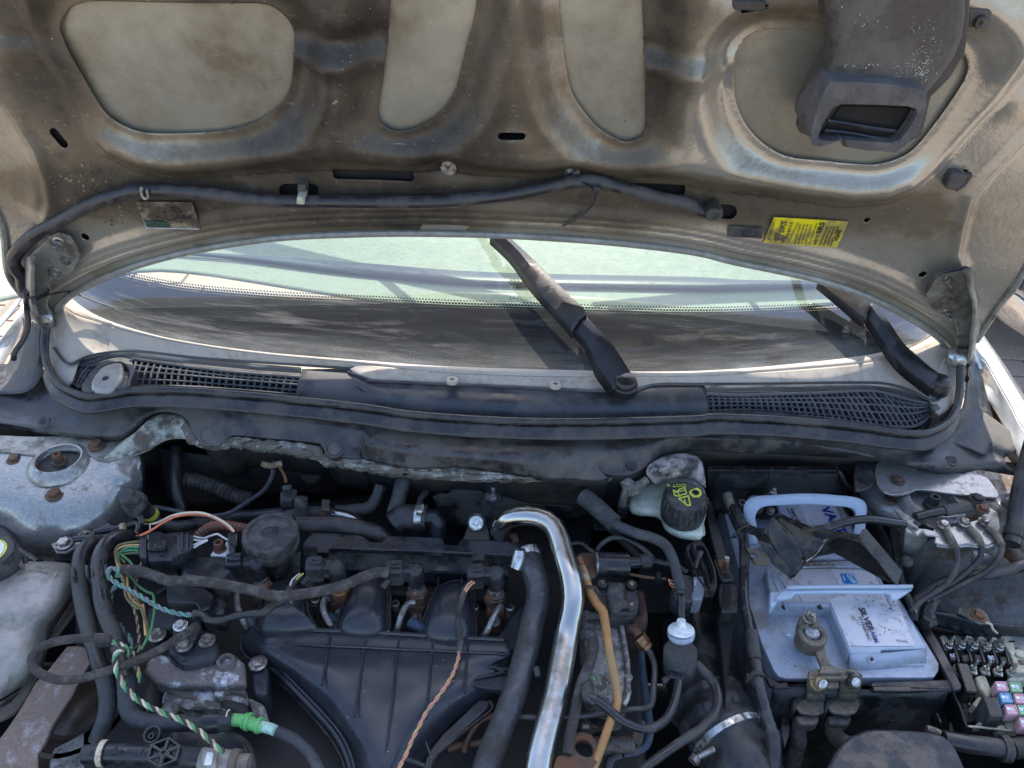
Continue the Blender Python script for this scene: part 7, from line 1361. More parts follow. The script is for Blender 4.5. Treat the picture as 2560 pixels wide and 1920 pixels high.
m = MB(); m.slab(W('eg', '675,408 735,405 755,425 690,428', 870.4), (0, 0, -.0005)); m.build('logo_blue', 'ink_blue', wlb); m = MB(); m.slab(W('eg', '700,426 738,405 756,426', 870.9), (0, 0, -.0005)); m.build('logo_yellow', 'ink_yellow', wlb)
ltext('SILVER', 'eh', 1008, 85, 1084, 256, 44, 'ink_dark', wl2, bold=.00025); ltext('AGM', 'eh', 1092, 256, 1128, 336, 30, 'ink_blue', wl2, bold=.0002); ltext('DYNAMIC', 'eh', 1006, 150, 1080, 325, 24, 'ink_dark', wl2, bold=0); ltext('81B5 834 827', 'eh', 1285, 325, 1372, 340, 12, 'wire_grey', wl2)
m = MB(); m.slab(cat(W('eg', '878,972 920,971 962,972 972,985 1000,1035 998,1042 950,1044 908,1042 898,1030 878,985', 870.6), 30, closed=True), (0, 0, -.0006)); eco = m.build('blue_sticker', 'eco_blue', wl2)
for k in range(3): m = MB(); m.tube(W('eg', '%d,975 %d,1000 %d,1040' % (925+k*14, 935+k*14, 975+k*9), 871), .0006, n=4); m.build('sticker_arc', 'ink_pale', eco)
ltext('POWER', 'eg', 888, 985, 903, 1025, 12, 'paper_white', eco, 870.9)
for k, (x, y) in enumerate(((445, 1020), (475, 1018), (530, 1020), (560, 1025), (635, 1020), (655, 1022), (510, 1105), (560, 1108))):
    ltext('Warning explosive gas keep clear' if k % 2 else 'Vorsicht Augenschutz tragen', 'eg', x, y, x+36, y+72, 6, 'wire_grey', bt)
# dirt lying on the lid
random.seed(21); m = MB()
for cx_, cy_, sx_, sy_, n_, c in ((720, 895, 70, 14, 90, 'eg'), (1290, 70, 50, 50, 22, 'eh'), (1200, 200, 50, 60, 12, 'eh'), (1080, 1130, 60, 50, 12, 'eg'), (510, 430, 80, 60, 10, 'eh'), (900, 930, 120, 12, 10, 'eg')):
    for _ in range(n_):
        x, y = random.gauss(cx_, sx_), random.gauss(cy_, sy_); a = random.uniform(0, 3.1); l = random.uniform(4, 20); ww_ = random.uniform(1.5, 4)
        z_ = 850.6 if (cx_, cy_) == (510, 430) else 871
        dx, dy = math.cos(a), math.sin(a)*.7
        m.slab(W(c, '%f,%f %f,%f %f,%f %f,%f' % (x, y, x+dx*l-dy*ww_, y+dy*l+dx*ww_, x+dx*l, y+dy*l, x+dy*ww_, y-dx*ww_), z_), (0, 0, -.0006))
m.build('dry_dirt', 'dirt_brown', bt, kind='stuff')
def handle(par_label, outer, inner, z, th):
    t = thing('carrying_handle', par_label, 'handle', W('eg', outer, z)[0], 'battery handles')
    m = MB(); m.slab(W('eg', outer, z), (0, 0, -th), holes=[]); return m, t
h1 = MB(); A = cat(W('eg', '205,775,880 203,620,890 203,462,905 400,435,912 620,424,914 850,436,912 1024,462,905 1024,600,892 1022,700,882', 900), 60); B = cat(W('eg', '242,770,880 245,640,890 262,530,902 350,482,908 620,464,911 850,474,908 960,510,902 982,600,892 985,690,882', 900), 60)
h1.loft([A, [a.lerp(b, .5)+Z*.002 for a, b in zip(A, B)], B], n=60, m=2); h1.build('rear_handle', 'battery_handle', bt, solid=.007, bevel=.001)
for s_ in ('208,700 262,700 266,760 235,778 208,770', ): S('handle_hinge', bt, 'eg', s_, 12, 'battery_handle', 882, .003)
h2 = MB(); h2.slab(W('eg', '485,1072 940,1068 1390,1066 1403,1080 1330,1130 1290,1156 1245,1152 1232,1120 1220,1108 800,1104 545,1112 530,1140 480,1152 420,1155 405,1140', 892), (0, 0, -.005)); h2.build('front_handle', 'battery_handle', bt, bevel=.0015)
Lf('front_handle_face', bt, 'battery_handle', [W('eg', '485,1074 940,1070 1392,1068', 893), W('eg', '478,1092 940,1086 1398,1086', 893)], n=10, m=1, solid=.004)
S('handle_hinge', bt, 'eg', '365,1105 430,1098 480,1075 500,1090 470,1130 430,1150 405,1190 380,1215 362,1200', 14, 'battery_handle', 886, .003)
S('front_wall_block', bt, 'eh', '360,-30 400,-40 405,60 375,75 362,40', 12, 'battery_handle', 880, .003)
# positive clamp
pcl = thing('positive_clamp', 'tarnished positive terminal clamp with two cable lugs at the battery front', 'battery clamp', P1('eh', 700, 350, 850))
oc = circ('eh', 675, 268, 106, 881, 32); ic = circ('eh', 672, 262, 64, 881, 28); m = MB(); m.slab(oc, (0, 0, -.020), holes=[ic])
M('tarnish', (.17, .145, .115), .5, metal=.45, d=(.085, .07, .055), da=.4, ds=60, b=.3, bs=300, spk=.1); M('lead_post', (.45, .45, .48), .4, metal=.7, d=(.2, .2, .22), da=.45, ds=110, b=.8, bs=400)
m.build('clamp_ring', 'tarnish', pcl, bevel=.002)
p = P1('eh', 672, 262, 879); r = wm('eh', 62, p); m = MB(); m.lathe(p-Z*.03, Z, [(r*1.02, 0), (r*.98, .028), (r*.8, .0305), (0, .031)], 28); m.build('terminal_post', 'lead_post', pcl)
S('clamp_jaw', pcl, 'eh', '578,150 605,128 650,140 648,210 590,235 572,200', 18, 'tarnish', 884, .002); S('clamp_jaw', pcl, 'eh', '665,150 715,155 730,200 720,225 672,215', 18, 'tarnish', 884, .002)
m = MB(); q = P1('eh', 655, 140, 892); m.hexbolt(q-Z*.004, wm('eh', 40, q), .008, (0, -.35, 1), 1.2, .006); m.build('clamp_nut', 'bolt_steel', pcl)
S('strap', pcl, 'eh', '690,358 755,345 775,420 800,490 860,522 900,530 890,560 720,560 735,500 700,430', 5, 'tarnish', 872, .0015)
S('cross_bar', pcl, 'eh', '645,545 690,530 980,528 1018,555 1010,600 640,600', 6, 'tarnish', 868, .0015)
b2 = [('left', 710, 0), ('right', 945, 235)]
Lf('lug_drop', pcl, 'tarnish', [W('eh', '638,560,866 700,560,868 778,565,866', 866), W('eh', '625,690,846 700,695,848 765,695,846', 846)], n=8, m=2, solid=.004); Lf('lug_drop', pcl, 'tarnish', [W('eh', '875,562,866 950,562,868 1018,560,866', 866), W('eh', '865,690,846 930,695,848 1000,690,846', 846)], n=8, m=2, solid=.004)
S('middle_bridge', pcl, 'eh', '785,565 870,560 865,665 780,668', 4, 'tarnish', 862, .001)
for x, y, mt in ((715, 640, 'rusty_gold'), (950, 625, 'black_metal')):
    if 'rusty_gold' not in MATS: M('rusty_gold', (.4, .3, .17), .5, metal=.6, d=(.2, .12, .06), da=.4, ds=90, b=.4)
    m = MB(); q = P1('eh', x-5, y-15, 862); m.hexbolt(q, wm('eh', 50, q), .009, (0.1, -.7, .7), 1.25); m.build('lug_nut', mt, pcl); m = MB(); q2 = q+Vector((.1, -.7, .7)).normalized()*.006; m.lathe(q2, (0.1, -.7, .7), [(.0048, 0), (.0048, .006), (.003, .007), (0, .0065)], 14); m.build('stud', 'zinc', pcl)
for dx in (0, 235):
    q = lambda s_: ' '.join('%g,%g' % (float(t.split(',')[0])+dx, float(t.split(',')[1])) for t in s_.split())
    Lf('lug_strip', pcl, 'tarnish', [W('eh', q('630,650 690,655 755,650'), 850), W('eh', q('625,745 690,750 750,745'), 838)], n=8, m=2, solid=.003)
    S('lug_plate', pcl, 'eh', q('560,740 620,725 735,730 775,735 785,790 760,845 700,865 590,850 540,800'), 5, 'tarnish', 836, .002)
    S('lug_side', pcl, 'eh', q('525,760 570,710 625,705 620,740 560,790 545,850 520,830'), 14, 'deep_metal', 838, .003)
    S('crimp_block', pcl, 'eh', q('545,860 720,855 725,900 700,935 580,935 560,900'), 14, 'brown_steel' if dx == 0 else 'cap_black', 828, .003)
T('fused_lead', pcl, 'eh', '590,900,820 575,980,812 570,1080,800 540,1180,785 520,1400,760', 110, 'fabric_tape', n=16, ribs=(.02, .05)); T('fused_lead', pcl, 'eh', '830,930,818 830,1000,808 880,1060,800 960,1090,795', 130, 'tarnish', n=18)
S('side_bracket', None, 'eh', '480,790 515,860 510,1000 470,1110 440,1000 450,880', 8, 'black_plastic', 815, .002, label='upright black bracket left of the battery leads', cat='bracket')
# negative clamp at the rear
nc_ = thing('negative_clamp', 'dull negative terminal clamp half hidden behind the rear handle', 'battery clamp', P1('zc', 750, 350, 860))
T('lug_barrel', nc_, 'zc', '405,290,905 430,380,902 470,470,898', 130, 'tarnish', n=18); m = MB(); m.slab(circ('zc', 610, 390, 66, 890, 24), (0, 0, -.008), holes=[circ('zc', 607, 388, 30, 890, 18)]); m.build('lug_eye', 'tarnish', nc_, bevel=.001)
m = MB(); m.slab(circ('zc', 780, 370, 115, 893, 32), (0, 0, -.014), holes=[circ('zc', 775, 375, 72, 893, 26)]); m.build('clamp_ring', 'tarnish', nc_, bevel=.0015); S('jaw', nc_, 'zc', '870,285 950,280 960,350 890,360', 10, 'tarnish', 893, .001)
m = MB(); q = P1('zc', 985, 305, 896); m.hexbolt(q, wm('zc', 52, q), .008, Z, 1.2, .005); m.build('clamp_nut', 'zinc', nc_); m = MB(); q = P1('zc', 960, 510, 880); m.hexbolt(q, wm('zc', 48, q), .007, (0, -.5, 1), 1.1); m.build('clamp_bolt', 'bolt_steel', nc_)
m = MB(); q = P1('zc', 775, 380, 886); m.lathe(q-Z*.02, Z, [(wm('zc', 70, q), 0), (wm('zc', 66, q), .02), (0, .021)], 20); m.build('post', 'rusty_steel', nc_); S('well', nc_, 'zc', '780,480 880,450 1060,480 1070,560 900,590 770,580', 4, 'dark_void', 868, .001)
# cables over the battery
T('earth_cable', None, 'zc', '490,450,902 540,560,902 590,640,900 660,720,902 760,765,908 870,790,916 960,800,920', 120, 'gloss_cable', n=18, label='black cable crossing the rear handle into the bent bracket', cat='cable', group='battery cables')
T('long_cable', None, 'zc', '470,510,894 520,640,892 580,760,890 615,880,888 625,1050,886 625,1250,884 620,1450,882 620,1650,880 eh: 190,120,878 210,230,876 235,330,874', 130, 'gloss_cable', n=18, label='long black cable running forward along the battery left side', cat='cable', group='battery cables')
cl2 = thing('sleeved_cable', 'taped black cable end with two bands left of the battery front', 'cable', P1('eh', 300, 700, 850))
T('taped_part', cl2, 'eh', '230,260,876 245,380,874 255,480,872 270,590,870', 92, 'black_rubber', n=16); T('band', cl2, 'eh', '250,455,873 253,475,873', 108, 'black_metal', n=18); T('band', cl2, 'eh', '262,580,871 268,605,871', 122, 'black_metal', n=18)
T('sleeve', cl2, 'eh', '270,600,870 300,730,866 335,860,860 370,970,852 390,1020,848', 92, 'gloss_cable', n=16); T('end_boot', cl2, 'eh', '375,980,850 390,1040,846 395,1200,835 400,1400,820', 112, 'black_rubber', n=16); m = MB(); m.box(P1('eh', 222, 600, 868), .010, .006, .010); m.build('strap_head', 'black_metal', cl2, bevel=.001)
zt3 = thing('cable_tie', 'black cable tie binding the two battery cables together', 'cable tie', P1('zc', 560, 790, 905), 'cable ties')
m = MB(); m.tube(W('zc', '530,820,897 540,770,901 600,720,907 690,695,909 725,710,906', 900), .0012, n=6); m.build('strap', 'black_metal', zt3); m = MB(); m.slab(W('zc', '475,790 520,780 535,825 480,835 460,830', 900), (0, 0, -.004)); m.build('lock_head', 'black_metal', zt3, bevel=.001)
# bent bracket over the battery
M('bracket_grey', (.09, .08, .068), .4, metal=.3, d=(.04, .036, .03), da=.4, ds=30)
M('satin_black', (.017, .016, .016), .26, metal=.2, d=(.09, .075, .055), da=.34, ds=26, spk=.1, b=.12)
bkt = thing('bent_bracket', 'loose bent black steel bracket lying across the battery top', 'bracket', P1('zc', 1200, 900, 900))
Lf('dark_face', bkt, 'satin_black', [W('zc', '855,765,925 920,670,928 992,580,932', 925), W('zc', '1010,980,905 1120,800,918 1190,740,925', 905), W('zc', '1150,1190,893 1270,1050,905 1330,960,910', 893), W('zc', '1268,1370,886 1350,1260,892 1415,1162,896', 886)], n=14, m=5, solid=.002)
Lf('left_flange', bkt, 'satin_black', [W('zc', '770,795,915 810,785,920 858,765,925', 915), W('zc', '850,960,905 920,950,906 990,950,906', 905), W('zc', '970,1165,895 1050,1140,896 1120,1130,896', 895), W('zc', '1225,1385,884 1240,1375,885 1265,1368,886', 884)], n=10, m=5, solid=.002)
Lf('sloping_face', bkt, 'satin_black', [W('zc', '992,580,932 1060,556,938 1130,570,939', 932), W('zc', '1150,800,918 1300,700,926 1420,740,926', 918), W('zc', '1300,1000,905 1480,880,912 1650,875,914', 905), W('zc', '1415,1162,896 1500,1130,898 1610,1020,906', 896)], n=14, m=5, solid=.002)
def SL_(nm, mt, c, q): m = MB(); m.slab(W(c, q), (0, 0, -.002)); return m.build(nm, mt, bkt)
SL_('rear_wing', 'satin_black', 'eg', '430,548,940 470,548,940 560,590,936 640,640,934 740,656,932 860,662,932 1015,688,930 1012,735,925 900,704,922 800,708,920 745,722,918 640,665,926 540,600,932')
SL_('arched_edge', 'satin_black', 'eg', '640,872,903 700,828,905 745,765,908 790,714,912 900,702,914 1015,735,914 1060,780,912 1140,870,908 1240,1000,900 1290,1064,894 1180,960,894 1080,868,896 960,800,898 880,775,898 800,768,898 760,800,898 700,850,898')
SL_('grey_face', 'bracket_grey', 'eg', '1012,690,928 1035,650,931 1062,645,932 1110,700,928 1200,806,918 1326,958,904 1292,1058,897 1240,998,903 1140,866,911 1060,776,915 1016,733,917')
SL_('end_drop', 'satin_black', 'eg', '1240,1000,902 1292,1058,897 1326,960,903 1322,985,896 1300,1075,888 1270,1062,890 1225,1010,896')
m = MB(); m.tube(W('eg', '625,885,904 700,830,906 745,767,909 790,715,913 850,700,915 900,703,915', 905), .0009, n=5); m.build('worn_edge', 'bolt_steel', bkt)
m = MB(); m.slab(W('zc', '640,985 660,985 790,990 835,960 960,1130 968,1165 925,1208 770,1200 740,1170 670,1060', 902), (0, 0, -.002), holes=[cat(W('zc', '695,1060 740,1050 800,1085 795,1115 750,1105 700,1080', 902), 16, closed=True)]); m.build('eyelet_tab', 'tarnish', bkt); 
m = MB(); m.tube(W('zc', '640,985 790,990 835,962 960,1135 965,1165 925,1210 770,1202', 903), .0008, n=5, rnd=False); m.build('tab_edge', 'satin_black', bkt)
gs = thing('battery_earth_cable', 'thick black cable entering the steel bracket on the right tower', 'cable', P1('eg', 1100, 600, 900))
T('cable', gs, 'eg', '690,655,925 780,640,930 900,600,936 1030,578,938 1140,582,936 1250,600,932 1345,612,928', 62, 'gloss_cable', n=18)
T('terminal_cable', None, 'eg', '1420,560,930 1520,535,932 1640,515,934', 66, 'black_rubber', n=16, label='short black cable with a thick sleeve ahead of the right strut', cat='cable'); T('sleeve', None, 'eg', '1630,515,934 1720,500,936 1812,487,938', 84, 'black_rubber', n=16, label='thick rubber sleeve ending at the front bolt of the bracket', cat='sleeve')
# ---------------- right tower
_tw = 1
tr2 = thing('strut_tower', 'right strut tower of dull grey metal partly behind the cable bracket', 'strut tower', P1('eg', 1500, 500, 900), 'strut towers')
m = MB(); m.loft([W('eg', '1000,240,905 1150,150,920 1500,150,926 1900,230,926 2300,300,926', 920), W('eg', '1000,380,890 1150,340,908 1500,340,918 1850,380,920 2300,450,920', 912), W('eg', '1050,480,880 1200,520,900 1500,520,914 1800,520,916 2300,600,916', 908), W('eg', '1200,620,850 1350,680,880 1600,680,895 1900,680,895 2300,760,890', 885), W('eg', '1280,800,810 1400,860,840 1650,880,855 1950,880,855 2300,950,850', 850), W('eg', '1330,1000,780 1430,1080,800 1700,1120,810 2000,1120,805 2300,1180,800', 805), W('eg', '1380,1250,750 1450,1350,760 1700,1400,770 2000,1400,765 2300,1420,760', 765)], n=110, m=12); pit(m, P1('eg', 1545, 465, 918), wm('eg', 165, P1('eg', 1545, 465, 918)), .03); m.build('tower_skin', 'tower_dark', tr2, solid=.003)
m = MB(); m.slab(cat(W('eg', '1150,160 1300,165 1600,230 1900,255 1990,330 2030,410 1950,415 1800,400 1650,385 1450,360 1380,385 1280,400 1200,380 1140,300', 928), 50, closed=True), (0, 0, -.003)); m.build('flange_plate', 'tower_metal', tr2, bevel=.0008)
p = P1('eg', 1545, 465, 918); r = wm('eg', 165, p); m = MB(); m.lathe(p, Z, [(r*1.4, -.004), (r*1.3, .003), (r*1.1, .006), (r, .006), (r*.95, -.008), (r*.5, -.012), (0, -.012)], 40); m.build('bearing_ring', 'tower_dark', tr2)
m = MB(); m.lathe(P1('eg', 1530, 490, 912), Z, [(r*.36, -.006), (r*.34, .006), (r*.24, .008), (r*.22, .018), (r*.12, .018), (r*.12, .01), (0, .01)], 18); m.build('strut_nut', 'deep_metal', tr2)
for x, y, z, rr in ((1290, 295, 929, 36), (1870, 430, 930, 40)): bolt(tr2, 'eg', x, y, z, rr, .8, 'rust' if x == 1290 else 'deep_metal')
p = P1('eg', 1238, 435, 912); m = MB(); m.lathe(p, Z, [(.008, 0), (.006, .0015), (.0045, .001), (0, .0005)], 16); m.build('plug_hole', 'rust', tr2)
p = P1('eg', 1358, 882, 858); m = MB(); m.lathe(p, (-.5, -.6, .6), [(.0075, 0), (.007, .003), (.004, .0045), (0, .0045)], 18); m.build('spot_plug', 'tower_dark', tr2)
S('black_flap', None, 'eg', '990,150 1150,150 1142,250 1135,300 1100,340 1040,365 985,370 975,260', 4, 'black_rubber', 925, .004, label='black rubber flap between battery box and right tower', cat='flap')
gbk = thing('earth_bracket', 'folded grey steel bracket with four bolts and black earth leads', 'bracket', P1('eg', 1700, 650, 900))
m = MB(); m.slab(W('eg', '1345,600 1430,575 1440,640 1500,645 1545,660 1575,620 1640,640 1700,625 1800,600 1880,575 1960,490 2020,520 2040,640 2020,720 1960,760 1850,760 1800,750 1740,765 1600,760 1560,740 1570,700 1500,690 1470,660 1440,700', 926), (0, 0, -.003)); m.build('top_plate', 'tower_metal', gbk, bevel=.001)
S('spike', gbk, 'eg', '1272,508 1310,505 1440,590 1445,640 1350,600', 3, 'hinge_paint', 930, .0008)
m = MB(); m.lathe(P1('eg', 1435, 604, 930.4), Z, [(.0042, 0), (0, .0003)], 14); m.build('hole', 'ink_black', gbk)
Lf('front_flange', gbk, 'tower_metal', [W('eg', '1350,605,926 1445,645,926 1500,665,925', 926), W('eg', '1330,800,890 1440,820,888 1470,700,905', 890)], n=12, m=3, solid=.003)
Lf('side_flange', gbk, 'tower_metal', [W('eg', '1575,755,924 1700,765,924 1800,755,924 1900,765,924 1980,755,924 2035,700,924', 924), W('eg', '1570,770,920 1690,780,920 1800,765,920 1880,790,915 1960,830,905 2010,860,900', 915)], n=20, m=3, solid=.003)
Lf('right_flange', gbk, 'tower_metal', [W('eg', '1840,790,915 1920,800,912 2010,790,910', 912), W('eg', '1815,950,880 1900,960,878 2000,960,876', 880)], n=12, m=3, solid=.003)
for x, y, z in ((1625, 615, 930), (1777, 600, 930), (1925, 590, 930), (1912, 500, 932)): bolt(gbk, 'eg', x, y+5, z, 32, 1.0, 'bolt_steel' if x != 1912 else 'rusty_steel')
bolt(gbk, 'eg', 2075, 475, 930, 36, .9)
for k, s_ in enumerate(('1640,655,930 1680,720,930 1715,790,926 1725,880,918 1690,990,910 1620,1070,900 1540,1120,892 1440,1190,882 1400,1252,876', '1810,640,930 1870,700,930 1900,770,924 1890,860,916 1820,940,908 1720,1020,900 1620,1080,892 1500,1170,884', '1950,635,930 2010,690,930 2050,770,926 2020,870,918 1930,960,908 1800,1030,900 1660,1100,892 1540,1160,886')):
    T('earth_lead', gbk, 'eg', s_, 42, 'black_rubber', n=12)
    q = s_.split(); T('lead_sleeve', gbk, 'eg', ' '.join(q[:3]), 56, 'tarnish', n=12)
T('main_loom', None, 'eg', '2300,870,905 2180,920,903 2050,960,900 1920,980,898 1800,990,896 1700,1010,892 1600,1050,888 1500,1120,880 1430,1200,872 1400,1300,864', 80, 'black_rubber', n=16, ribs=(.03, .05), label='taped main loom sweeping below the earth leads', cat='wiring harness')
T('loom_tail', None, 'eg', '1600,1090,885 1540,1150,878 1500,1252,870 1530,1340,860', 110, 'satin_black', n=16, ribs=(.012, .06), label='bulky taped loom tail beside the battery box corner', cat='wiring harness')
gst = thing('gas_strut', 'thick black rubber covered strut leaning at the right edge', 'strut', P1('eg', 2150, 600, 900)); T('tube', gst, 'eg', '2300,-60,1000 2230,180,975 2170,430,950 2140,650,930 2120,760,922', 118, 'black_rubber', n=22); T('collar', gst, 'eg', '2140,640,932 2130,700,927', 132, 'black_metal', n=22)
T('small_hook', None, 'eg', '2075,460,935 2060,420,940 2080,400,942 2130,400,940 2140,440,936', 30, 'tower_dark', n=10, label='small bent steel hook behind the strut', cat='hook')
T('rusty_pipe', None, 'eg', '2050,760,900 2120,820,890 2200,900,880', 110, 'rusty_steel', n=14, label='rusty pipe foot below the leaning strut', cat='pipe')
ir = thing('inner_rail', 'black inner rail with a bolted tab between battery box and fuse box', 'rail', P1('eh', 1800, 150, 840))
Lf('rail', ir, 'black_plastic', [W('eh', '1440,85,862 1600,105,862 1800,150,862 1990,190,862 2300,220,862', 862), W('eh', '1450,105,860 1600,128,860 1800,170,860 1990,200,860 2300,240,860', 860), W('eh', '1500,190,840 1650,225,840 1850,270,840 1990,275,840 2300,300,840', 840)], n=24, m=3, solid=.003)
S('tab', ir, 'eh', '1735,75 1900,90 1935,120 1975,190 1900,200 1760,130 1730,110', 3, 'hinge_paint', 868, .001); bolt(ir, 'eh', 1880, 150, 869, 36, 1, 'rusty_steel'); T('cut_strap', ir, 'eh', '1935,195,872 1970,205,873 1985,240,870 2015,270,866', 18, 'cream_plastic', n=6)
# ---------------- fuse box
fb = thing('fuse_box', 'open fuse box with cream plastic holders and steel link studs', 'fuse box', P1('zd', 700, 700, 780))
S('tray', fb, 'zd', '60,120 900,120 1300,100 1300,1260 450,1190 240,760 60,240', 30, 'dark_void', 810, .004)
T('tray_wall', fb, 'zd', '270,760,838 320,850,836 380,990,834 440,1165,832 470,1185,832', 26, 'black_plastic', n=8); T('tray_wall', fb, 'zd', '460,1180,832 560,1185,832 690,1200,832 800,1210,830 930,1225,830 1200,1240,830', 26, 'cream_plastic', n=8)
for i, (x, y, x2, y2) in enumerate(((240, 235, 290, 375), (390, 232, 438, 385), (535, 240, 585, 390), (685, 250, 732, 400), (830, 260, 880, 410))):
    S('link_bar', fb, 'zd', '%d,%d %d,%d %d,%d %d,%d %d,%d' % (x-105, y-95, x-60, y-112, x-10, y-80, x+45, y+60, x-45, y+62), 3, 'link_steel', 836, .001)
    q = P1('zd', x, y+12, 839); m = MB(); rr = wm('zd', 34, q); m.lathe(q-Z*.002, Z, [(rr*1.3, 0), (rr*1.3, .002), (rr, .003)], 18); m.hexbolt(q, rr, .005, Z, 0); m.build('link_nut', 'link_steel', fb)
    m = MB(); m.lathe(q, Z, [(rr*.5, 0), (rr*.5, .014), (rr*.25, .016), (0, .015)], 14); m.build('link_stud', 'link_steel', fb)
    S('separator', fb, 'zd', '%d,%d %d,%d %d,%d %d,%d' % (x+18, y-88, x+40, y-95, x+138, y+200, x+105, y+205), 10, 'black_plastic', 840, .001)
    S('main_fuse', fb, 'zd', '%d,%d %d,%d %d,%d %d,%d' % (x2-60, y2-42, x2+45, y2-38, x2+70, y2+45, x2-30, y2+42), 16, 'cap_black', 838, .0015)
    if i in (0, 3): text('60' if i == 0 else '80', fb, P1('zd', x2-28, y2+12, 838.3), (1, .02, 0), (0, 1, 0), .0075, 'ink_pale')
for x, y in ((535, 490), (683, 500), (830, 510), (985, 522)):
    q = P1('zd', x-25, y+30, 836); m = MB(); rr = wm('zd', 36, q); m.lathe(q-Z*.003, Z, [(rr*1.3, 0), (rr*1.3, .002), (rr, .003)], 18); m.hexbolt(q, rr, .005, Z, 0); m.lathe(q, Z, [(rr*.5, 0), (rr*.5, .014), (rr*.25, .016), (0, .015)], 14); m.build('link_stud', 'link_steel', fb)
    S('link_foot', fb, 'zd', '%d,%d %d,%d %d,%d %d,%d' % (x-90, y, x+20, y-20, x+45, y+90, x-60, y+80), 3, 'link_steel', 832, .001)
S('cream_holder', fb, 'zd', '835,150 900,58 960,60 962,95 1095,105 1110,130 1300,130 1300,560 1020,560 1000,480 950,330 880,230', 22, 'cream_plastic', 842, .003)
for s_ in ('930,190 1000,190 1005,205 940,210', '1000,265 1035,265 1035,285 1005,285', '1040,410 1106,415 1106,470 1050,460'): S('holder_slot', fb, 'zd', s_, 1, 'ink_black', 842.8, 0)
S('holder_recess', fb, 'zd', '960,130 1300,150 1300,300 1050,300 990,240', 2, 'tank_grey', 842.5, .001); T('holder_rib', fb, 'zd', '1010,330,844 1060,370,844 1300,370,844', 30, 'cream_plastic', n=8)
S('cream_wall', fb, 'zd', '545,600 600,580 670,585 760,810 690,850 580,720', 18, 'cream_plastic', 832, .003); S('cream_wall', fb, 'zd', '910,640 975,575 1120,580 1300,600 1300,650 1100,640 1000,650', 16, 'cream_plastic', 834, .003)
for s_ in ('510,920 590,830 620,850 560,960', '540,1160 610,1110 650,1170', '790,1170 870,1140 905,1200 930,1230 830,1225', '880,1100 1020,1100 1060,1230 940,1230 890,1160'): S('cream_wall', fb, 'zd', s_, 14, 'cream_plastic', 830, .002)
S('steel_floor', fb, 'zd', '370,980 500,950 580,1120 440,1130', 2, 'deep_metal', 815, .001)
rl = thing('relay_cover', 'tall glossy black relay cover standing in the fuse box', 'relay', P1('zd', 450, 600, 830)); S('cover', rl, 'zd', '325,445 345,440 455,452 475,480 575,770 560,790 440,775 400,660', 22, 'satin_black', 850, .002); S('cover_tab', rl, 'zd', '275,495 312,445 335,520 365,620 340,600 300,540', 10, 'satin_black', 846, .002)
for s_ in ('420,850 430,960', '470,820 480,930'): T('blade', rl, 'zd', s_, 12, 'link_steel', 826, n=5)
rb = thing('relay', 'plain square black relay in the corner of the fuse box', 'relay', P1('zd', 700, 950, 800)); S('body', rb, 'zd', '640,838 800,840 872,1055 860,1068 725,1070 715,1050', 30, 'cap_black', 850, .0015)
for col_, x, y, nm in (('fuse_pink', 845, 712, 'pink fuse in the back row, nearest the cream wall'), ('fuse_green', 1008, 722, 'green fuse in the back row beside the pink one'), ('fuse_blue', 895, 845, 'blue fuse, the only one of its colour'), ('fuse_pink', 1060, 855, 'pink fuse beside the blue one'), ('fuse_pink', 955, 980, 'pink fuse in front of the blue one, by the relay'), ('fuse_green', 1100, 985, 'green fuse in the front row at the picture edge'), ('fuse_pink', 1120, 1130, 'frontmost pink fuse at the picture edge')):
    t = thing('plug_fuse', nm, 'fuse', P1('zd', x, y, 830), 'coloured plug in fuses')
    S('body', t, 'zd', '%d,%d %d,%d %d,%d %d,%d' % (x-80, y-58, x+58, y-56, x+96, y+64, x-48, y+60), 14, col_, 848, .002)
    P_ = W('zd', '%d,%d %d,%d %d,%d %d,%d' % (x-66, y-46, x+48, y-44, x+80, y+50, x-38, y+48), 848.4); m = MB()
    for i in range(4): m.tube([P_[i], P_[(i+1) % 4]], .0007, n=5)
    m.build('top_rim', col_, t)
    text('30' if col_ == 'fuse_pink' else ('40' if col_ == 'fuse_green' else '20'), t, P1('zd', x+44, y+26, 848.3), (.15, -.9, 0) if False else (0, 1, 0), (-1, 0, 0), .0040, 'ink_pale')
    m = MB(); m.tube(W('zd', '%d,%d %d,%d %d,%d' % (x-28, y-8, x+5, y-4, x+14, y+32), 848.4), .0006, n=5); m.lathe(P1('zd', x-30, y-2, 848.2), Z, [(.0018, 0), (.0018, .0006), (0, .0007)], 10); m.build('fuse_wire', 'ink_pale', t)
# ---------------- bottom right duct and hoses
du = thing('intake_duct', 'large smooth black air intake duct at the bottom right edge', 'air duct', P1('eh', 1300, 1150, 780))
m = MB(); m.slab(cat(W('eh', '780,1260 820,1160 880,1070 940,1020 1090,962 1250,965 1420,975 1560,992 1640,1020 1700,1080 1740,1150 1780,1250 1820,1450 1300,1550 750,1450', 852), 50, closed=True), (0, 0, -.05)); m.build('duct_top', 'black_plastic', du, bevel=.012)
rh2 = thing('washer_filler_hose', 'rough black hose with a wide collar along the fuse box front', 'hose', P1('zd', 600, 1400, 800)); T('hose', rh2, 'zd', '180,1330,838 350,1360,838 500,1390,838 700,1410,837 880,1435,836 1000,1440,836 1300,1440,836', 205, 'black_rubber', n=22); T('collar', rh2, 'zd', '830,1430 925,1440', 300, 'cap_black', 834, n=26); T('grey_end', rh2, 'zd', '960,1440 1060,1430 1300,1430', 225, 'deep_metal', 837, n=24)
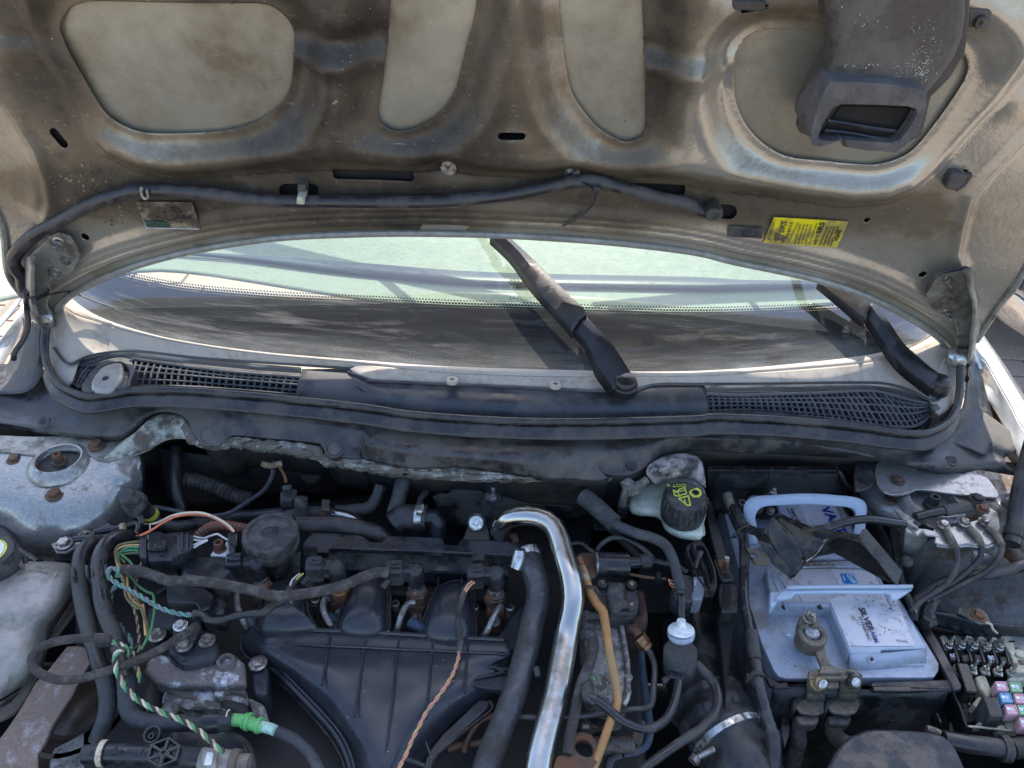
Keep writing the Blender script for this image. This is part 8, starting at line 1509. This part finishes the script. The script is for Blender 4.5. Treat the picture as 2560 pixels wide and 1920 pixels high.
T('small_pipe', None, 'zd', '-20,1210 60,1230 140,1270', 95, 'tarnish', 836, n=16, label='stubby pipe end with a ring beside the duct', cat='pipe'); S('box_bracket', None, 'zd', '90,990 110,1000 160,1110 150,1150 90,1040', 8, 'black_plastic', 820, .002, label='thin black bracket below the battery box corner', cat='bracket')
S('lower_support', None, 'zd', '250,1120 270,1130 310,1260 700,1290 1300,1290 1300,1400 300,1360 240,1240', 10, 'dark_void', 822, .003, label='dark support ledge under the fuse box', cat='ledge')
ai = thing('air_intake_hose', 'wide black corrugated air intake hose with a bright worm clamp', 'hose', P1('ef', 2000, 1200, 760))
T('upper_duct', ai, 'ef', '1780,330,800 1800,560,805 1850,760,808 1920,940,810', 560, 'black_plastic', n=40); T('ribbed_part', ai, 'ef', '1900,900,808 1990,1050,810 2080,1200,810', 640, 'black_rubber', n=40, ribs=(.018, .035)); T('lower_duct', ai, 'ef', '2070,1190,810 2180,1380,808 2300,1600,800', 590, 'black_rubber', n=40, ribs=(.03, .02))
T('worm_clamp', ai, 'ef', '2068,1185 2100,1235', 668, 'zinc', 810, n=48); T('clamp_screw', ai, 'ef', '1790,1370,835 1860,1330,838 1960,1280,840', 60, 'bolt_steel', n=14, ribs=(.003, .1)); T('screw_head', ai, 'ef', '1780,1390,835 1810,1350,836', 90, 'bolt_steel', n=8)
T('yellow_stub', None, 'ef', '1850,320 1870,400', 55, 'olive_paint', 805, n=10, label='small dull yellow stub deep behind the foam damper', cat='stub')
T('rear_loom', None, 'ee', '900,560,850 1050,700,850 1200,850,845 1350,1000,840', 70, 'deep_metal', n=10, label='dark cable deep in the gap behind the foam sleeve', cat='cable')
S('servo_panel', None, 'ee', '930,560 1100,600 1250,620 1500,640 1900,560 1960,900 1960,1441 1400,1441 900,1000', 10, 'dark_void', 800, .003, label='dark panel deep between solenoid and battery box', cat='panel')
S('grey_plate', None, 'ee', '935,600 1040,640 1060,750 950,745', 3, 'deep_metal', 850, .001, label='small grey plate glimpsed behind the foam sleeve', cat='plate')
for o in bpy.data.objects:
    if 'w' in o.keys(): del o['w']
